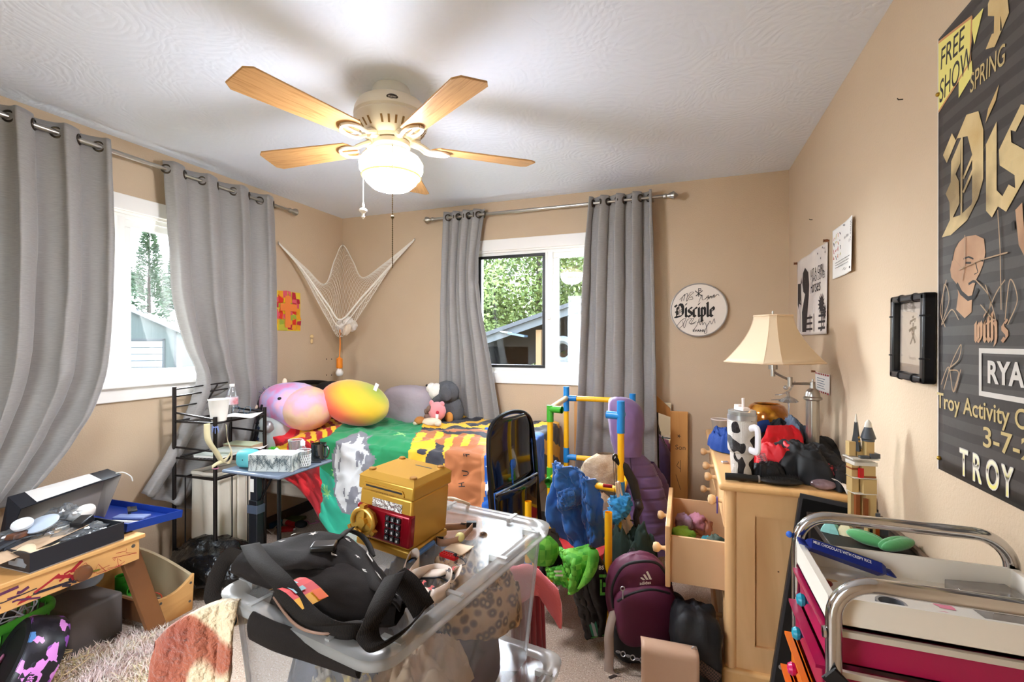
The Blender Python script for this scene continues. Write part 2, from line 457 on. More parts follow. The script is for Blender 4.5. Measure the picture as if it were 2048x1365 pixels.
m_pane = glassy('window_glass', '#ffffff', gloss=0.05)
m_screen = M('screen_frame', '#14110f', 0.4)
def window(name, P, u0, u1, mid, left_screen):
    """P maps (u along wall, z, depth into the wall) to world."""
    root = link(bpy.data.objects.new(name, None)); struct(root)
    root.location = P((u0 + u1) / 2, (WZ0 + WZ1) / 2, 0.05)
    inv = Vector(root.location)
    def bx(b, ua, ub, za, zb, da, db):
        p, q = P(ua, za, da), P(ub, zb, db)
        b.bb([min(p[i], q[i]) - inv[i] for i in range(3)], [max(p[i], q[i]) - inv[i] for i in range(3)])
    def rect(nm, ua, ub, za, zb, w, da, db, mat, bev=0.004):
        b = MB()
        bx(b, ua, ub, za, za + w, da, db); bx(b, ua, ub, zb - w, zb, da, db)
        bx(b, ua, ua + w, za + w, zb - w, da, db); bx(b, ub - w, ub, za + w, zb - w, da, db)
        return b.build(nm, mat, root, bevel=bev)
    rect('window_casing', u0 - 0.085, u1 + 0.085, WZ0 - 0.085, WZ1 + 0.085, 0.085, -0.018, 0.0, m_white)
    rect('window_jamb', u0, u1, WZ0, WZ1, 0.012, 0.0, 0.12, m_white, 0)
    rect('window_frame', u0 + 0.012, u1 - 0.012, WZ0 + 0.012, WZ1 - 0.012, 0.026, 0.02, 0.1, m_vinyl)
    b = MB(); bx(b, mid - 0.03, mid + 0.03, WZ0 + 0.03, WZ1 - 0.03, 0.015, 0.095); bx(b, mid - 0.018, mid - 0.006, WZ0 + 0.03, WZ1 - 0.03, 0.005, 0.02)
    b.build('window_mullion', m_vinyl, root, bevel=0.003)
    z0, z1 = WZ0 + 0.036, WZ1 - 0.036
    spans = [(u0 + 0.036, mid - 0.028), (mid + 0.028, u1 - 0.036)]
    for k, (a, c) in enumerate(spans):
        if k == 0 and left_screen:
            s = rect('screen_frame', a, c, z0, z1, 0.022, 0.012, 0.03, m_screen, 0.002); s['label'] = 'black screen frame'
            w = 0.03
        else:
            rect('window_sash', a, c, z0, z1, 0.042, 0.03, 0.062, m_vinyl); w = 0.042
        b = MB(); bx(b, a + w * 0.6, c - w * 0.6, z0 + w * 0.6, z1 - w * 0.6, 0.066, 0.070)
        b.build('window_pane', m_pane, root, smooth=False)
    b = MB(); bx(b, mid - 0.014, mid + 0.014, 1.52, 1.62, -0.003, 0.016); bx(b, mid + 0.002, mid + 0.026, 1.535, 1.6, 0.0, 0.02); bx(b, mid - 0.02, mid + 0.0, 1.57, 1.59, -0.014, 0.004)
    b.build('window_latch', m_vinyl, root, bevel=0.003)
    return root
w1 = window('window_1', lambda u, z, d: (XL - d, u, z), WY0, WY1, 1.655, False)
fill_win = link(bpy.data.objects.new('added_fill_window', None)); struct(fill_win); fill_win.location = (-1.35, YF - 0.06, 1.12)  # added unseen window, lets fill light in from behind the camera
b = MB()
for x in (-0.43, 0.43): b.box((x, 0, 0), (0.06, 0.06, 2.04))
for z in (-1.0, 1.0): b.box((0, 0, z), (0.9, 0.06, 0.06))
b.build('window_frame', m_vinyl, fill_win, smooth=False)
MB().box((0, 0, 0), (0.84, 0.006, 1.98)).build('window_pane', m_pane, fill_win, smooth=False)
b = MB(); b.bb((XL - 0.0, WY0 - 0.12, WZ0 - 0.012), (XL + 0.045, WY1 + 0.12, WZ0 + 0.014))
b.build('window_stool', m_white, bevel=0.006); struct(bpy.data.objects['window_stool']); bpy.data.objects['window_stool'].name = 'trim_1'
window('window_2', lambda u, z, d: (u, YB + d, z), WX0, WX1, -0.95, True)

# ---------------------------------------------------------------- outside
GZ = -0.66
m_gr = M('dry_ground', '#5b5340', 0.9, col2='#474a2c', nscale=0.4)
g = MB().bb((-70, -30, GZ - 0.2), (40, 70, GZ)).build('ground_outside', m_gr, smooth=False); struct(g)
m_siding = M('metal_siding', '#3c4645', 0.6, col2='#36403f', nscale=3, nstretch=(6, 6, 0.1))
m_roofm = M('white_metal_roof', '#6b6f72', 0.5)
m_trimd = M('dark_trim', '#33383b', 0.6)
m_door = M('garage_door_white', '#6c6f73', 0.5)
shop = thing('workshop_building', 'grey metal workshop with white roof and garage door outside the window', 'building', (-30, 20.65, GZ), math.atan2(0.8, -0.6))
# local x runs along the side wall, local y along the gable wall
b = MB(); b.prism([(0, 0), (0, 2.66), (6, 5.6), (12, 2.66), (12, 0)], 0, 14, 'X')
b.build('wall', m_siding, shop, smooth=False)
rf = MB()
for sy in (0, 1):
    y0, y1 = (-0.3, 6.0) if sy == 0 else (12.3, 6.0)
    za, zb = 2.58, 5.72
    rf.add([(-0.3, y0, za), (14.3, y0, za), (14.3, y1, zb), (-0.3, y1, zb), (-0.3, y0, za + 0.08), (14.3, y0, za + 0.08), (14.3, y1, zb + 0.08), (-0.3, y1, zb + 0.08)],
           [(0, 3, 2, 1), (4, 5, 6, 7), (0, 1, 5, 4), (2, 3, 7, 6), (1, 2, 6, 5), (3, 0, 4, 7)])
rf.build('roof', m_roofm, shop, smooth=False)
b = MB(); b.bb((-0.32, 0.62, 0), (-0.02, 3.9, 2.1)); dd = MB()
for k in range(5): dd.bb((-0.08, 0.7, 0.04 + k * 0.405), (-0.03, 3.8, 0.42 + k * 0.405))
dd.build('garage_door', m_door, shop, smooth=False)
b = MB(); b.bb((-0.06, 0.58, 0), (-0.02, 0.7, 2.2)); b.bb((-0.06, 3.8, 0), (-0.02, 3.92, 2.2)); b.bb((-0.06, 0.58, 2.07), (-0.02, 3.92, 2.2)); b.bb((-0.05, -0.05, 0), (0.08, 0.08, 2.6))
b.tube([(-0.2, -0.3, 2.6), (-0.2, 6, 5.74)], 0.09, 4); b.build('trim', m_trimd, shop, smooth=False)

m_bark = M('bark', '#2c241c', 0.9)
GREENS = [M('needles_blue_green', '#2b4230', 0.8, col2=['#3c5438', '#223626'], nscale=2), M('leaves_yellow_green', '#566a33', 0.8, col2=['#748547', '#46552b'], nscale=1.2), M('leaves_mid_green', '#4c6034', 0.8, col2=['#687845', '#3b4d2a'], nscale=1.2)]
def pine_mesh(h, seed):
    rnd = random.Random(seed); b = MB()
    for i in range(5200):
        z = h * (0.12 + 0.88 * rnd.random() ** 1.25); rr = (1 - z / h) * h * 0.2 + 0.15
        k = int(z * 2.4); a = (k * 2.4 + rnd.randrange(5) * 2 * PI / 5) + rnd.gauss(0, 0.16); r = rr * math.sqrt(rnd.random())
        c = Vector((r * math.cos(a), r * math.sin(a), z - r * 0.16 + rnd.gauss(0, 0.06)))
        s = 0.17 + 0.1 * rnd.random(); d = Vector((math.cos(a), math.sin(a), 0.2 + rnd.gauss(0, 0.3))).normalized(); w = d.cross(Vector((rnd.gauss(0, 1), rnd.gauss(0, 1), 1))).normalized()
        b.add([c - w * s * 0.22, c + w * s * 0.22, c + d * s * 1.5], [(0, 1, 2)])
    return b
def bush_mesh(h, w, seed, n=11000):
    rnd = random.Random(seed); b = MB()
    blobs = [(Vector((rnd.gauss(0, w * 0.28), rnd.gauss(0, w * 0.28), h * (0.25 + 0.7 * rnd.random()))), w * (0.16 + 0.16 * rnd.random())) for _ in range(26)]
    for i in range(n):
        c0, r = blobs[i % len(blobs)]
        d = Vector((rnd.gauss(0, 1), rnd.gauss(0, 1), rnd.gauss(0, 0.8))).normalized()
        c = c0 + d * r * (0.6 + 0.5 * rnd.random()); s = 0.04 + 0.045 * rnd.random()
        u = Vector((rnd.gauss(0, 1), rnd.gauss(0, 1), rnd.gauss(0, 1))).normalized(); v = u.orthogonal().normalized()
        b.add([c - u * s, c + v * s * 0.6, c + u * s, c - v * s * 0.6], [(0, 1, 2, 3)])
    return b
def tree(kind, x, y, h, label, gi=0, seed=1, w=3, grp=None):
    t = thing(kind, label, 'tree', (x, y, GZ), seed * 1.3, grp)
    MB().tube([(0, 0, 0), (0.03, 0, h * 0.5), (0, 0, h * 0.97)], [h * 0.016 + 0.03, h * 0.01 + 0.02, 0.015], 7).build('trunk', m_bark, t)
    (pine_mesh(h, seed) if kind == 'pine_tree' else bush_mesh(h, w, seed)).build('crown', GREENS[gi], t, smooth=False)
    return t
PT = 'pine trees beyond the metal workshop'
tree('pine_tree', -33, 21.0, 9.6, 'tall thin pine with open branches rising behind the white roofed workshop', 0, 3)
for x, y, h, sd in ((-42, 28.8, 9.6, 5), (-44, 30.6, 9.2, 8), (-42, 24.9, 8.4, 11), (-45, 27.6, 8.0, 15), (-41, 22.6, 8.8, 17), (-48, 31, 9, 19), (-40, 27.0, 7.4, 23)):
    tree('pine_tree', x, y, h, 'green pine behind the workshop seen past the glass', 0, sd, grp=PT)
LT = 'leafy trees behind the shed'
for i, (x, y, h, w, gi) in enumerate([(-9.2, 15, 6.8, 4.6, 1), (-6.6, 14.5, 7.4, 4.8, 2), (-4.2, 14, 6.9, 4.6, 1), (-2.0, 14.5, 7.2, 4.6, 2), (-8.2, 19, 9.6, 6, 2), (-5.0, 19.5, 10, 6.4, 1), (-1.6, 19, 9.6, 6, 1), (-11.5, 20, 9.4, 6, 1), (0.6, 15.5, 7, 4.6, 2), (-7.6, 13, 4.2, 3.6, 2), (-5.2, 12.8, 3.8, 3.4, 1)]):
    tree('leafy_tree', x, y, h, 'leafy green tree growing behind the dark shed outside the window', gi, 30 + i, w, LT)

m_shedr = M('shed_roof', '#3c4046', 0.7); m_shedw = M('shed_wall', '#62686e', 0.7); m_dark = M('shade_and_black', '#15171a', 0.8); m_lum = M('raw_lumber', '#7a6247', 0.8)
shed = thing('open_shed', 'low dark shed with sloping grey roof edge and white wall beyond the window', 'shed', (-4, 9, GZ))
def Sx(px, py, Y=9): v = atY(px, py, Y); return v.x + 4, v.z - GZ
b = MB()
(xa, za), (xb, zb) = Sx(930, 684), Sx(1200, 588)
b.prism([(xa, za - 0.2), (xa, za), (xb, zb), (xb, zb - 0.2)], 0, 0.06, 'Y')
b.build('fascia', M('fascia_grey', '#4c5359', 0.7), shed, smooth=False)
b = MB(); b.prism([(xa, za - 0.05), (xa, za + 0.03), (xb, zb + 0.03), (xb, zb - 0.05)], -0.08, 3.5, 'Y'); b.build('roof', m_shedr, shed, smooth=False)
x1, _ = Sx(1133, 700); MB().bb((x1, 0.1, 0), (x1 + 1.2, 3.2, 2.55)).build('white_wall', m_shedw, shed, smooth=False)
b = MB(); xp, zt = Sx(1072, 660); b.bb((xp - 0.05, 0.15, 0), (xp + 0.06, 0.26, zt)); b.build('post', m_lum, shed, smooth=False)
b = MB(); x2, _ = Sx(970, 700); x3, _ = Sx(1130, 700)
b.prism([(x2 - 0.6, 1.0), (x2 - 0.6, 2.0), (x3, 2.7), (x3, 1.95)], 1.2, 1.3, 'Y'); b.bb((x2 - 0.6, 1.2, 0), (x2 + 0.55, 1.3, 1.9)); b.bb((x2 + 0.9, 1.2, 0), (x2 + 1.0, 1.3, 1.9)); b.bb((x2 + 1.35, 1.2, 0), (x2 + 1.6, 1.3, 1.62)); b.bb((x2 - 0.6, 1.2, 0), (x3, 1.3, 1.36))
b.build('shade_boarding', m_dark, shed, smooth=False)  # near-black colour stands in for the shade under the shed roof
MB().bb((x2 + 0.4, 3.3, 0.2), (x3, 3.4, 1.9)).build('back_boarding', m_lum, shed, smooth=False)
sl = thing('solar_light', 'grey solar lamp on an arm fixed to the shed roof edge', 'lamp', atY(1000, 663, 8.95))
MB().tube([(0, 0, 0), (0.26, 0, -0.05)], 0.022, 8).build('arm', M('lamp_grey', '#9aa3a8', 0.4), sl)
MB().box((0.38, 0, -0.075), (0.36, 0.22, 0.04), Matrix.Rotation(R(10), 3, 'Y')).build('solar_panel', M('panel_blue', '#3f5365', 0.2), sl)
MB().torus(atY(1126, 702, 9.04), 0.21, 0.08, (0.1, 1, 0)).build('spare_tyre', M('tyre_grey', '#565b60', 0.6), origin=atY(1126, 702, 9.04)); tag(bpy.data.objects['spare_tyre'], 'grey tyre hanging beside the white shed wall outside', 'tyre')
c = atX(220, 735, -18); tc_ = thing('covered_trailer', 'orange and blue cover on a low trailer outside near the workshop', 'trailer', (c.x, c.y, GZ))
MB().box((0, 0, 0.3), (1.6, 3.2, 0.6)).build('trailer_bed', M('tarp_blue', '#123a6b', 0.6), tc_, bevel=0.05)
MB().box((0, 0, 0.8), (1.5, 3.0, 0.4), top=(0.6, 0.7)).build('cover', M('tarp_orange', '#8a3f1c', 0.6), tc_, bevel=0.05)

# ---------------------------------------------------------------- curtains and rods
m_cur = M('curtain_cloth', '#878380', 0.55, col2='#989490', nscale=120, nstretch=(0.3, 0.3, 5), nlo=0.3, nhi=0.7, sheen=0.25, bump=(240, 0.15), bdist=0.001)
m_nickel = M('brushed_nickel', '#b3aea6', 0.28, 1.0)
m_bronze = M('dark_bronze', '#4f463d', 0.3, 1.0)
def rod(name, label, a, c, ends):
    a, c = Vector(a), Vector(c); t = thing(name, label, 'curtain rod', (a + c) / 2)
    o = t.location.copy(); d = (c - a).normalized()
    MB().tube([a - o, lerp(a, c, 0.5) - o], 0.0125, 14).build('outer_tube', m_nickel, t); MB().tube([lerp(a, c, 0.5) - o, c - o], 0.0105, 14).build('inner_tube', m_nickel, t)
    for e, s in ((a, -1), (c, 1)):
        if s not in ends: continue
        b = MB(); q = d * s
        rs = [(0, 0.012), (0.012, 0.017), (0.02, 0.017), (0.024, 0.012), (0.034, 0.013), (0.05, 0.021), (0.066, 0.027), (0.07, 0.027), (0.074, 0.022), (0.095, 0.004)]
        b.tube([e - o + q * x for x, _ in rs], [r for _, r in rs], 16); b.build('finial', m_nickel, t)
    wallv = Vector((XL, 0, 0)) if abs(d.y) > 0.5 else Vector((0, YB, 0))
    for k in (0.04, 0.96):
        p = lerp(a, c, k); w = Vector((XL + 0.002, p.y, p.z)) if abs(d.y) > 0.5 else Vector((p.x, YB - 0.002, p.z))
        MB().tube([p - o, w - o], 0.008, 8).build('bracket', m_nickel, t)
    return t
RX, RY, RZ = XL + 0.095, YB - 0.095, 2.325
rod('curtain_rod', 'brushed nickel curtain rod over the window with the metal workshop view', (RX, 0.72, RZ), (RX, 2.70, RZ), (-1, 1))
rod('curtain_rod', 'brushed nickel curtain rod with flared finials above the bed', (-1.86, RY, RZ), (-0.13, RY, RZ), (-1, 1))
def curtain(name, label, Lp, Rp, nrm, folds, amp, tang, top_z, phase=0.0, seed=0, pull=0.0, fold_pts=(), gr=None):
    nrm = Vector(nrm); tang = Vector(tang)
    def f(u, v):
        a = path(Lp, v); c = path(Rp, v)
        p = lerp(a, c, u)
        ss = u + 0.016 * fbm(u * 3 + seed, v * 2, 0.5)
        A = amp * (0.75 + 0.35 * v) * (1 + 0.35 * fbm(u * 2.2, v * 1.5, seed))
        w = math.sin(ss * folds * 2 * PI + phase + 0.5 * v * fbm(seed, v * 1.4, 2.0))
        w = w * (1.0 - 0.25 * w * w * v) + 0.22 * v * math.sin(ss * folds * 5.3 + seed + v * 3)
        cr = 0.0
        for (fu, fv, fr, fa) in fold_pts:
            d = math.hypot((u - fu), (v - fv) * 1.6); cr += fa * math.exp(-(d / fr) ** 2) * math.sin((u - fu) * 22 + (v - fv) * 30)
        p = p + nrm * (A * w + cr) + tang * (A * 0.35 * math.cos(ss * folds * 4 * PI + 2 * phase)) * (1 - v * 0.5)
        p += nrm * 0.004 * fbm(u * 14, v * 22, seed, 3)
        return p
    b = MB(); b.grid(f, 120, 60)
    root = thing(name, label, 'curtain', f(0.5, 0.0))
    o = b.build('cloth', m_cur, root, auto=180, thick=0.0025)
    for v in o.data.vertices: v.co -= Vector(root.location)
    for k in range(-2, int(folds * 2) + 3):
        u = (k - phase / PI) / (folds * 2)
        if not 0.005 < u < 0.995: continue
        # ring sits where the pleat crosses the rod
        p0 = f(u, 0.022); e = 0.01
        du = (f(min(u + e, 1), 0.022) - f(max(u - e, 0), 0.022)).normalized(); nn = du.cross(Vector((0, 0, 1))).normalized()
        p = Vector((p0.x, p0.y, RZ))
        MB().torus(p - Vector(root.location), 0.0225, 0.0055, nn, 24, 8).build('grommet', m_bronze, root)
    return root
def PX(l, X): return [atX(x, y, X) for x, y in l]
def PY(l, Y): return [atY(x, y, Y) for x, y in l]
top = RZ + 0.045
CX1 = RX + 0.005
Lp = [(CX1, 0.80, top), (CX1, 0.82, 1.6), (CX1, 0.80, 1.0), (CX1 + 0.03, 0.66, 0.45)]
Rp = [(CX1, 1.545, top), atX(224, 480, CX1), atX(218, 650, CX1), atX(200, 770, CX1), atX(150, 868, CX1 + 0.01), atX(92, 945, CX1 + 0.02), atX(40, 1000, CX1 + 0.02)]
curtain('curtain', 'grey grommet curtain with deep folds pulled down beside the black opened box', Lp, Rp, (1, 0, 0), 4.4, 0.05, (0, 1, 0), top, -0.44, 1.7, fold_pts=[(0.72, 0.48, 0.12, 0.014), (0.9, 0.62, 0.1, 0.016)])
Lp = [(CX1, 1.80, top), atX(336, 480, CX1), atX(346, 600, CX1), atX(368, 690, CX1), atX(392, 750, CX1), atX(376, 810, CX1), atX(330, 900, CX1), atX(278, 988, CX1)]
Rp = [(CX1, 2.56, top), atX(552, 520, CX1), atX(554, 640, CX1), atX(554, 740, CX1), atX(552, 820, CX1), atX(548, 880, CX1), atX(520, 960, CX1), atX(440, 1040, CX1)]
curtain('curtain', 'light grey grommet curtain swept sideways behind the black wire rack', Lp, Rp, (1, 0, 0), 3.6, 0.045, (0, 1, 0), top, -0.25, 4.2, fold_pts=[(0.25, 0.55, 0.12, 0.012), (0.5, 0.62, 0.1, 0.012), (0.3, 0.42, 0.1, 0.01)])
CY1 = RY - 0.004
Lp = [atY(886, 432, CY1), atY(881, 600, CY1), atY(879, 720, CY1), atY(877, 850, CY1)]
Rp = [atY(968, 420, CY1), atY(955, 520, CY1), atY(958, 600, CY1), atY(972, 680, CY1), atY(985, 750, CY1), atY(1003, 855, CY1)]
Lp[0].z = Rp[0].z = top
curtain('curtain', 'grey grommet curtain hanging behind the plush dog at the bed', Lp, Rp, (0, -1, 0), 4, 0.028, (1, 0, 0), top, 0.2, 7.9, fold_pts=[(0.9, 0.3, 0.12, 0.012)], gr=4)
CY2 = RY - 0.005
Lp = [atY(1179, 395, CY2), atY(1170, 500, CY2), atY(1164, 650, CY2), atY(1158, 800, CY2), atY(1150, 960, CY2)]
Rp = [atY(1306, 383, CY2), atY(1309, 500, CY2), atY(1312, 650, CY2), atY(1315, 800, CY2), atY(1318, 960, CY2)]
Lp[0].z = Rp[0].z = top
curtain('curtain', 'grey grommet curtain hanging straight beside the pine framed mirror', Lp, Rp, (0, -1, 0), 4, 0.04, (1, 0, 0), top, 2.2, 11.3, gr=4)

# ---------------------------------------------------------------- ceiling fan
m_fanw = M('fan_cream_metal', '#e8dfcf', 0.35)
m_oak = M('blade_oak', '#b98a55', 0.4, col2=['#c99a63', '#a8773f'], nscale=7, nstretch=(0.6, 9, 9), nlo=0.3, nhi=0.72, kind='noise', distort=1.2)
m_bowl = M('lit_bowl', '#f1f4ff', 0.3, emit=95)
m_shoulder = M('lit_bowl_shoulder', '#fff0cf', 0.3, emit=3)
m_band = M('lit_bowl_band', '#ffcf5a', 0.3, emit=1.1)
FX, FY = -1.18, 1.728
fan = thing('ceiling_fan', 'five blade oak ceiling fan with lit glass bowl', 'ceiling fan', (FX, FY, ZC))
MB().lathe([(0.076, 0), (0.08, -0.012), (0.08, -0.06), (0.068, -0.075), (0.068, -0.085), (0, -0.085)], n=36).build('canopy', M('canopy_white', '#ecebe8', 0.3), fan)
h = MB().lathe([(0.06, -0.05), (0.115, -0.06), (0.14, -0.075), (0.152, -0.1), (0.156, -0.125), (0.15, -0.135), (0.156, -0.142), (0.15, -0.165), (0.118, -0.205), (0.09, -0.215), (0.085, -0.225), (0, -0.225)], n=48).build('motor_housing', m_fanw, fan)
vt = MB()
for k in range(30):
    if k % 6 == 5: continue
    a = 2 * PI * k / 30
    vt.box((0.1335 * math.cos(a), 0.1335 * math.sin(a), -0.1855), (0.032, 0.0085, 0.003), Matrix.Rotation(a, 3, 'Z') @ Matrix.Rotation(R(-51), 3, 'Y'))
vt.build('vent', M('vent_dark', '#8a6a3c', 0.6), h)
bd = Vector((0 - FX, 0 - FY)); ba = math.atan2(bd.y, bd.x) + 0.02
bq = Matrix.Rotation(ba, 3, 'Z')
badge = MB(); badge.ball(bq @ Vector((0.150, 0, -0.108)), (0.006, 0.024, 0.013), 20, 8, bq); badge.build('badge', M('badge_dark', '#3a2d22', 0.4), h)
ik = Ink(); ik.text('Hunter', 0, -0.004, 0.011, align='CENTER', bold=0.01); ik.rect(-0.016, -0.0075, 0.016, -0.0065)
ik.build('badge_lettering', M('badge_silver', '#d8d0c0', 0.3), h, lambda u, v: bq @ Vector((0.1572 - abs(u) * 0.12, u, -0.108 + v)))
for k in range(5):
    an = R(-104 + 72 * k); q = Matrix.Rotation(an, 3, 'Z') @ Matrix.Rotation(R(10), 3, 'X')
    zb = -0.243
    P2 = []
    for i in range(9): P2.append((0.17 + 0.035 * (1 - math.sin(PI * i / 8)) - 0.0, -0.055 + 0.11 * i / 8))
    out = [(0.62, 0.072), (0.645, 0.052), (0.648, -0.052), (0.622, -0.074)]
    poly = [(x, y) for x, y in P2] + out
    bb = MB(); n = len(poly)
    bb.add([q @ Vector((x, y, 0)) + Vector((0, 0, zb)) for x, y in poly] + [q @ Vector((x, y, 0.007)) + Vector((0, 0, zb)) for x, y in poly],
           [tuple(range(n)), tuple(reversed(range(n, 2 * n)))] + [(i, (i + 1) % n, n + (i + 1) % n, n + i) for i in range(n)])
    bl = bb.build('blade', [m_oak], fan, smooth=False, bevel=0.002)
    # grain runs along each blade: give the mesh its own axes
    for v in bl.data.vertices: v.co = q.transposed() @ (v.co - Vector((0, 0, zb)))
    bl.matrix_local = Matrix.Translation((0, 0, zb)) @ q.to_4x4()
    ir = MB()
    for s in (-1, 1):
        ir.tube(curve([(0.095, s * 0.012, 0.022), (0.13, s * 0.022, 0.008), (0.16, s * 0.03, -0.008), (0.2, s * 0.036, -0.008), (0.235, s * 0.026, -0.007), (0.25, 0, -0.006)], 20), [0.011] * 8 + [0.008] * 13, 8)
    ir.tube([(0.075, 0, 0.026), (0.12, 0, 0.016)], 0.02, 8); ir.tube([(0.16, 0, -0.008), (0.25, 0, -0.006)], 0.005, 6)
    ir.build('blade_iron', m_fanw, bl)
MB().lathe([(0.062, -0.225), (0.078, -0.232), (0.08, -0.25), (0.07, -0.262), (0.07, -0.29), (0, -0.29)], n=36).build('switch_housing', m_fanw, fan)
bw = MB().lathe([(0.062, -0.272), (0.09, -0.28), (0.12, -0.298), (0.132, -0.318), (0.134, -0.325)], n=48, closed=True).build('glass_bowl', m_shoulder, fan, auto=180)
MB().lathe([(0.134, -0.325), (0.132, -0.35), (0.122, -0.37), (0.116, -0.378), (0.106, -0.4), (0.08, -0.424), (0.045, -0.436), (0, -0.44)], n=48, closed=True).build('bowl_globe', m_bowl, bw, auto=180)
MB().torus((0, 0, -0.3755), 0.119, 0.0065, n=48).build('bowl_band', m_band, bw)
d1 = Vector((0 - FX, 0 - FY, 0)).normalized(); s1 = Vector((-d1.y, d1.x, 0))
p1 = d1 * 0.1 - s1 * 0.095 if False else None
m_chain = M('chain_brass', '#6b5a3a', 0.35, 0.9)
ca = d1 * 0.138 + s1 * 0.004
ch = MB(); ch.tube([(ca.x * 0.55, ca.y * 0.55, -0.265), (ca.x * 0.98, ca.y * 0.98, -0.295), (ca.x, ca.y, -0.33), (ca.x, ca.y, -0.79)], 0.0016, 6)
for k in range(52): ch.ball((ca.x, ca.y, -0.335 - k * 0.0087), 0.003, 6, 4)
ch.ball((ca.x, ca.y, -0.585), 0.007, 10, 8)
ch.build('pull_chain', m_chain, fan)
cb = s1 * 0.115 * (1 if (s1.x * CN + s1.y * SN) < 0 else -1) + d1 * 0.02
MB().tube([(cb.x * 0.6, cb.y * 0.6, -0.27), (cb.x, cb.y, -0.29), (cb.x, cb.y, -0.5)], 0.0016, 6).build('pull_chain', m_fanw, fan)
MB().lathe([(0, -0.5), (0.004, -0.502), (0.006, -0.515), (0.004, -0.522), (0.016, -0.53), (0.017, -0.537), (0.006, -0.548), (0.005, -0.556), (0.008, -0.562), (0, -0.572)], (cb.x, cb.y, 0), 16).build('pull_finial', m_fanw, fan)
# ---------------------------------------------------------------- bed and what lies on it
m_blackm = M('black_metal', '#17171a', 0.35, 0.6)
m_fabw = M('mattress_fabric', '#d9d2c6', 0.8, bump=(90, 0.2))
bed = thing('bed', 'single bed with black metal arched headboard in the room corner', 'bed', (-1.8, 2.88, 0))
MB().bb((-0.94, -0.47, 0.42), (0.91, 0.48, 0.695)).build('mattress', m_fabw, bed, bevel=0.04)
MB().bb((-0.93, -0.46, 0.33), (0.9, 0.47, 0.42)).build('box_base', M('box_base', '#b9ad9c', 0.8), bed, bevel=0.02)
b = MB(); b.tube(curve([(-0.985, -0.42, 0), (-0.985, -0.42, 0.8), (-0.985, -0.36, 0.98), (-0.985, 0, 1.035), (-0.985, 0.36, 0.98), (-0.985, 0.42, 0.8), (-0.985, 0.42, 0)], 40), 0.02, 10)
for y in (-0.25, -0.08, 0.08, 0.25): b.tube([(-0.985, y, 0.3), (-0.985, y, 1.01)], 0.008, 6)
b.build('headboard', m_blackm, bed)
for x in (-0.9, 0.88):
    for y in (-0.44, 0.45): MB().tube([(x, y, 0), (x, y, 0.34)], 0.018, 8).build('leg', m_blackm, bed)

CY = ['#f0bd23', '#a3121d', '#d8212a', '#1d8a55', '#27a888', '#cfd0cf', '#b06a3c', '#f3b92b', '#2f3038', '#1a5fb8', '#e9eef4', '#8fce7a', '#7f7f86', '#5b0f18', '#c9854f']
cm_ = [M('duvet_%s' % n, c, 0.7, bump=(160, 0.08), sheen=0.15) for n, c in zip(['yellow', 'crimson', 'red', 'green', 'teal', 'pale_grey', 'brown', 'gold', 'charcoal', 'blue', 'white', 'pale_green', 'mid_grey', 'maroon', 'tan'], CY)]
XF, YFR, TOP = -0.875, 2.385, 0.742
STARS = [(-1.98, 0.16), (-1.87, 0.34), (-1.78, 0.47), (-2.06, 0.33), (-1.66, 0.36), (-1.6, -0.16), (-1.95, -0.38), (-1.55, 0.5)]
BST = [(-0.95, 0.06), (-0.99, 0.22), (-0.9, 0.36), (-0.97, 0.46), (-0.93, -0.12), (-0.8, -0.1), (-0.75, 0.14)]
def in_star(x, y, c, r):
    dx, dy = x - c[0], y - c[1]; d = math.hypot(dx, dy)
    return d < r * (0.42 + 0.58 * abs(math.cos(4 * math.atan2(dy, dx))) ** 2.2)
def duvet_colour(s, t):
    """s along the bed, t: positive down the front drop, negative across the top."""
    q = s + (0.42 * -t if t < 0 else 0)
    wob = 0.03 * fbm(s * 3, t * 3, 2)
    if q + wob < -2.1:
        if t > 0.17: return 1 if fbm(s * 6, t * 6, 1) < 0.15 else 2
        d = math.hypot((s + 2.5) * 1.0, (t + 0.02) * 1.2)
        if d < 0.13: return 1 if d > 0.1 or s < -2.52 else 2
        if math.hypot(s + 2.28, (t - 0.1) * 1.1) < 0.12: return 2
        if t > 0 and q > -2.2 and math.sin((q - t * .5) * 62) > 0: return 1
        if (q > -2.3 and t < 0) or (t < -0.35): return 0 if math.sin((q * 1.1 - t * 0.9) * 62) > 0 else 1
        return 0
    if q + wob < -1.5:
        e = ((q + 1.87) / 0.17) ** 2 + ((t - 0.13) / 0.27) ** 2 + 0.5 * fbm(s * 7, t * 7, 5)
        if e < 0.75: return 5 if e < 0.55 and fbm(s * 12, t * 5, 9) > -0.25 else 12
        for c in STARS:
            if in_star(q if t < 0 else s, t, c, 0.05): return 11
        return 3 if t < 0.2 + 0.1 * fbm(s * 4, t * 4, 3) else 4
    if t < -0.58: return 8 if math.sin((s + t * 0.4) * 26) > -0.35 else 7
    if q + wob < -1.02:
        if t > -0.08:
            a = (q + 1.48) / 0.3
            if a < 0.15: return 3 if q < -1.49 else 7
            if a < 0.34: return 7 if abs(math.sin(t * 22)) > 0.25 else 8
            if a < 0.78: return 8 if abs(a - 0.56) < 0.15 + 0.06 * math.sin(t * 30) else 7
            return 6 if a < 1.5 else 14
        if t > -0.3: return 7 if math.sin(q * 58 + t * 8) > 0.1 else 6
        return 8 if math.sin(t * 34 + q * 6) > 0.25 else (7 if t < -0.42 else 6)
    for c in BST:
        if in_star(q, t, c, 0.055): return 10
    z = abs(((t * 2.2 + 0.3) % 1.0) - 0.5) * 0.2
    if abs(q + 0.93 - z + 0.03) < 0.007 or abs(t - 0.02 - (q + 0.9) * 0.8) < 0.006: return 10
    if math.hypot(q + 0.86, (t - 0.34) * 0.6) < 0.07: return 5
    return 9
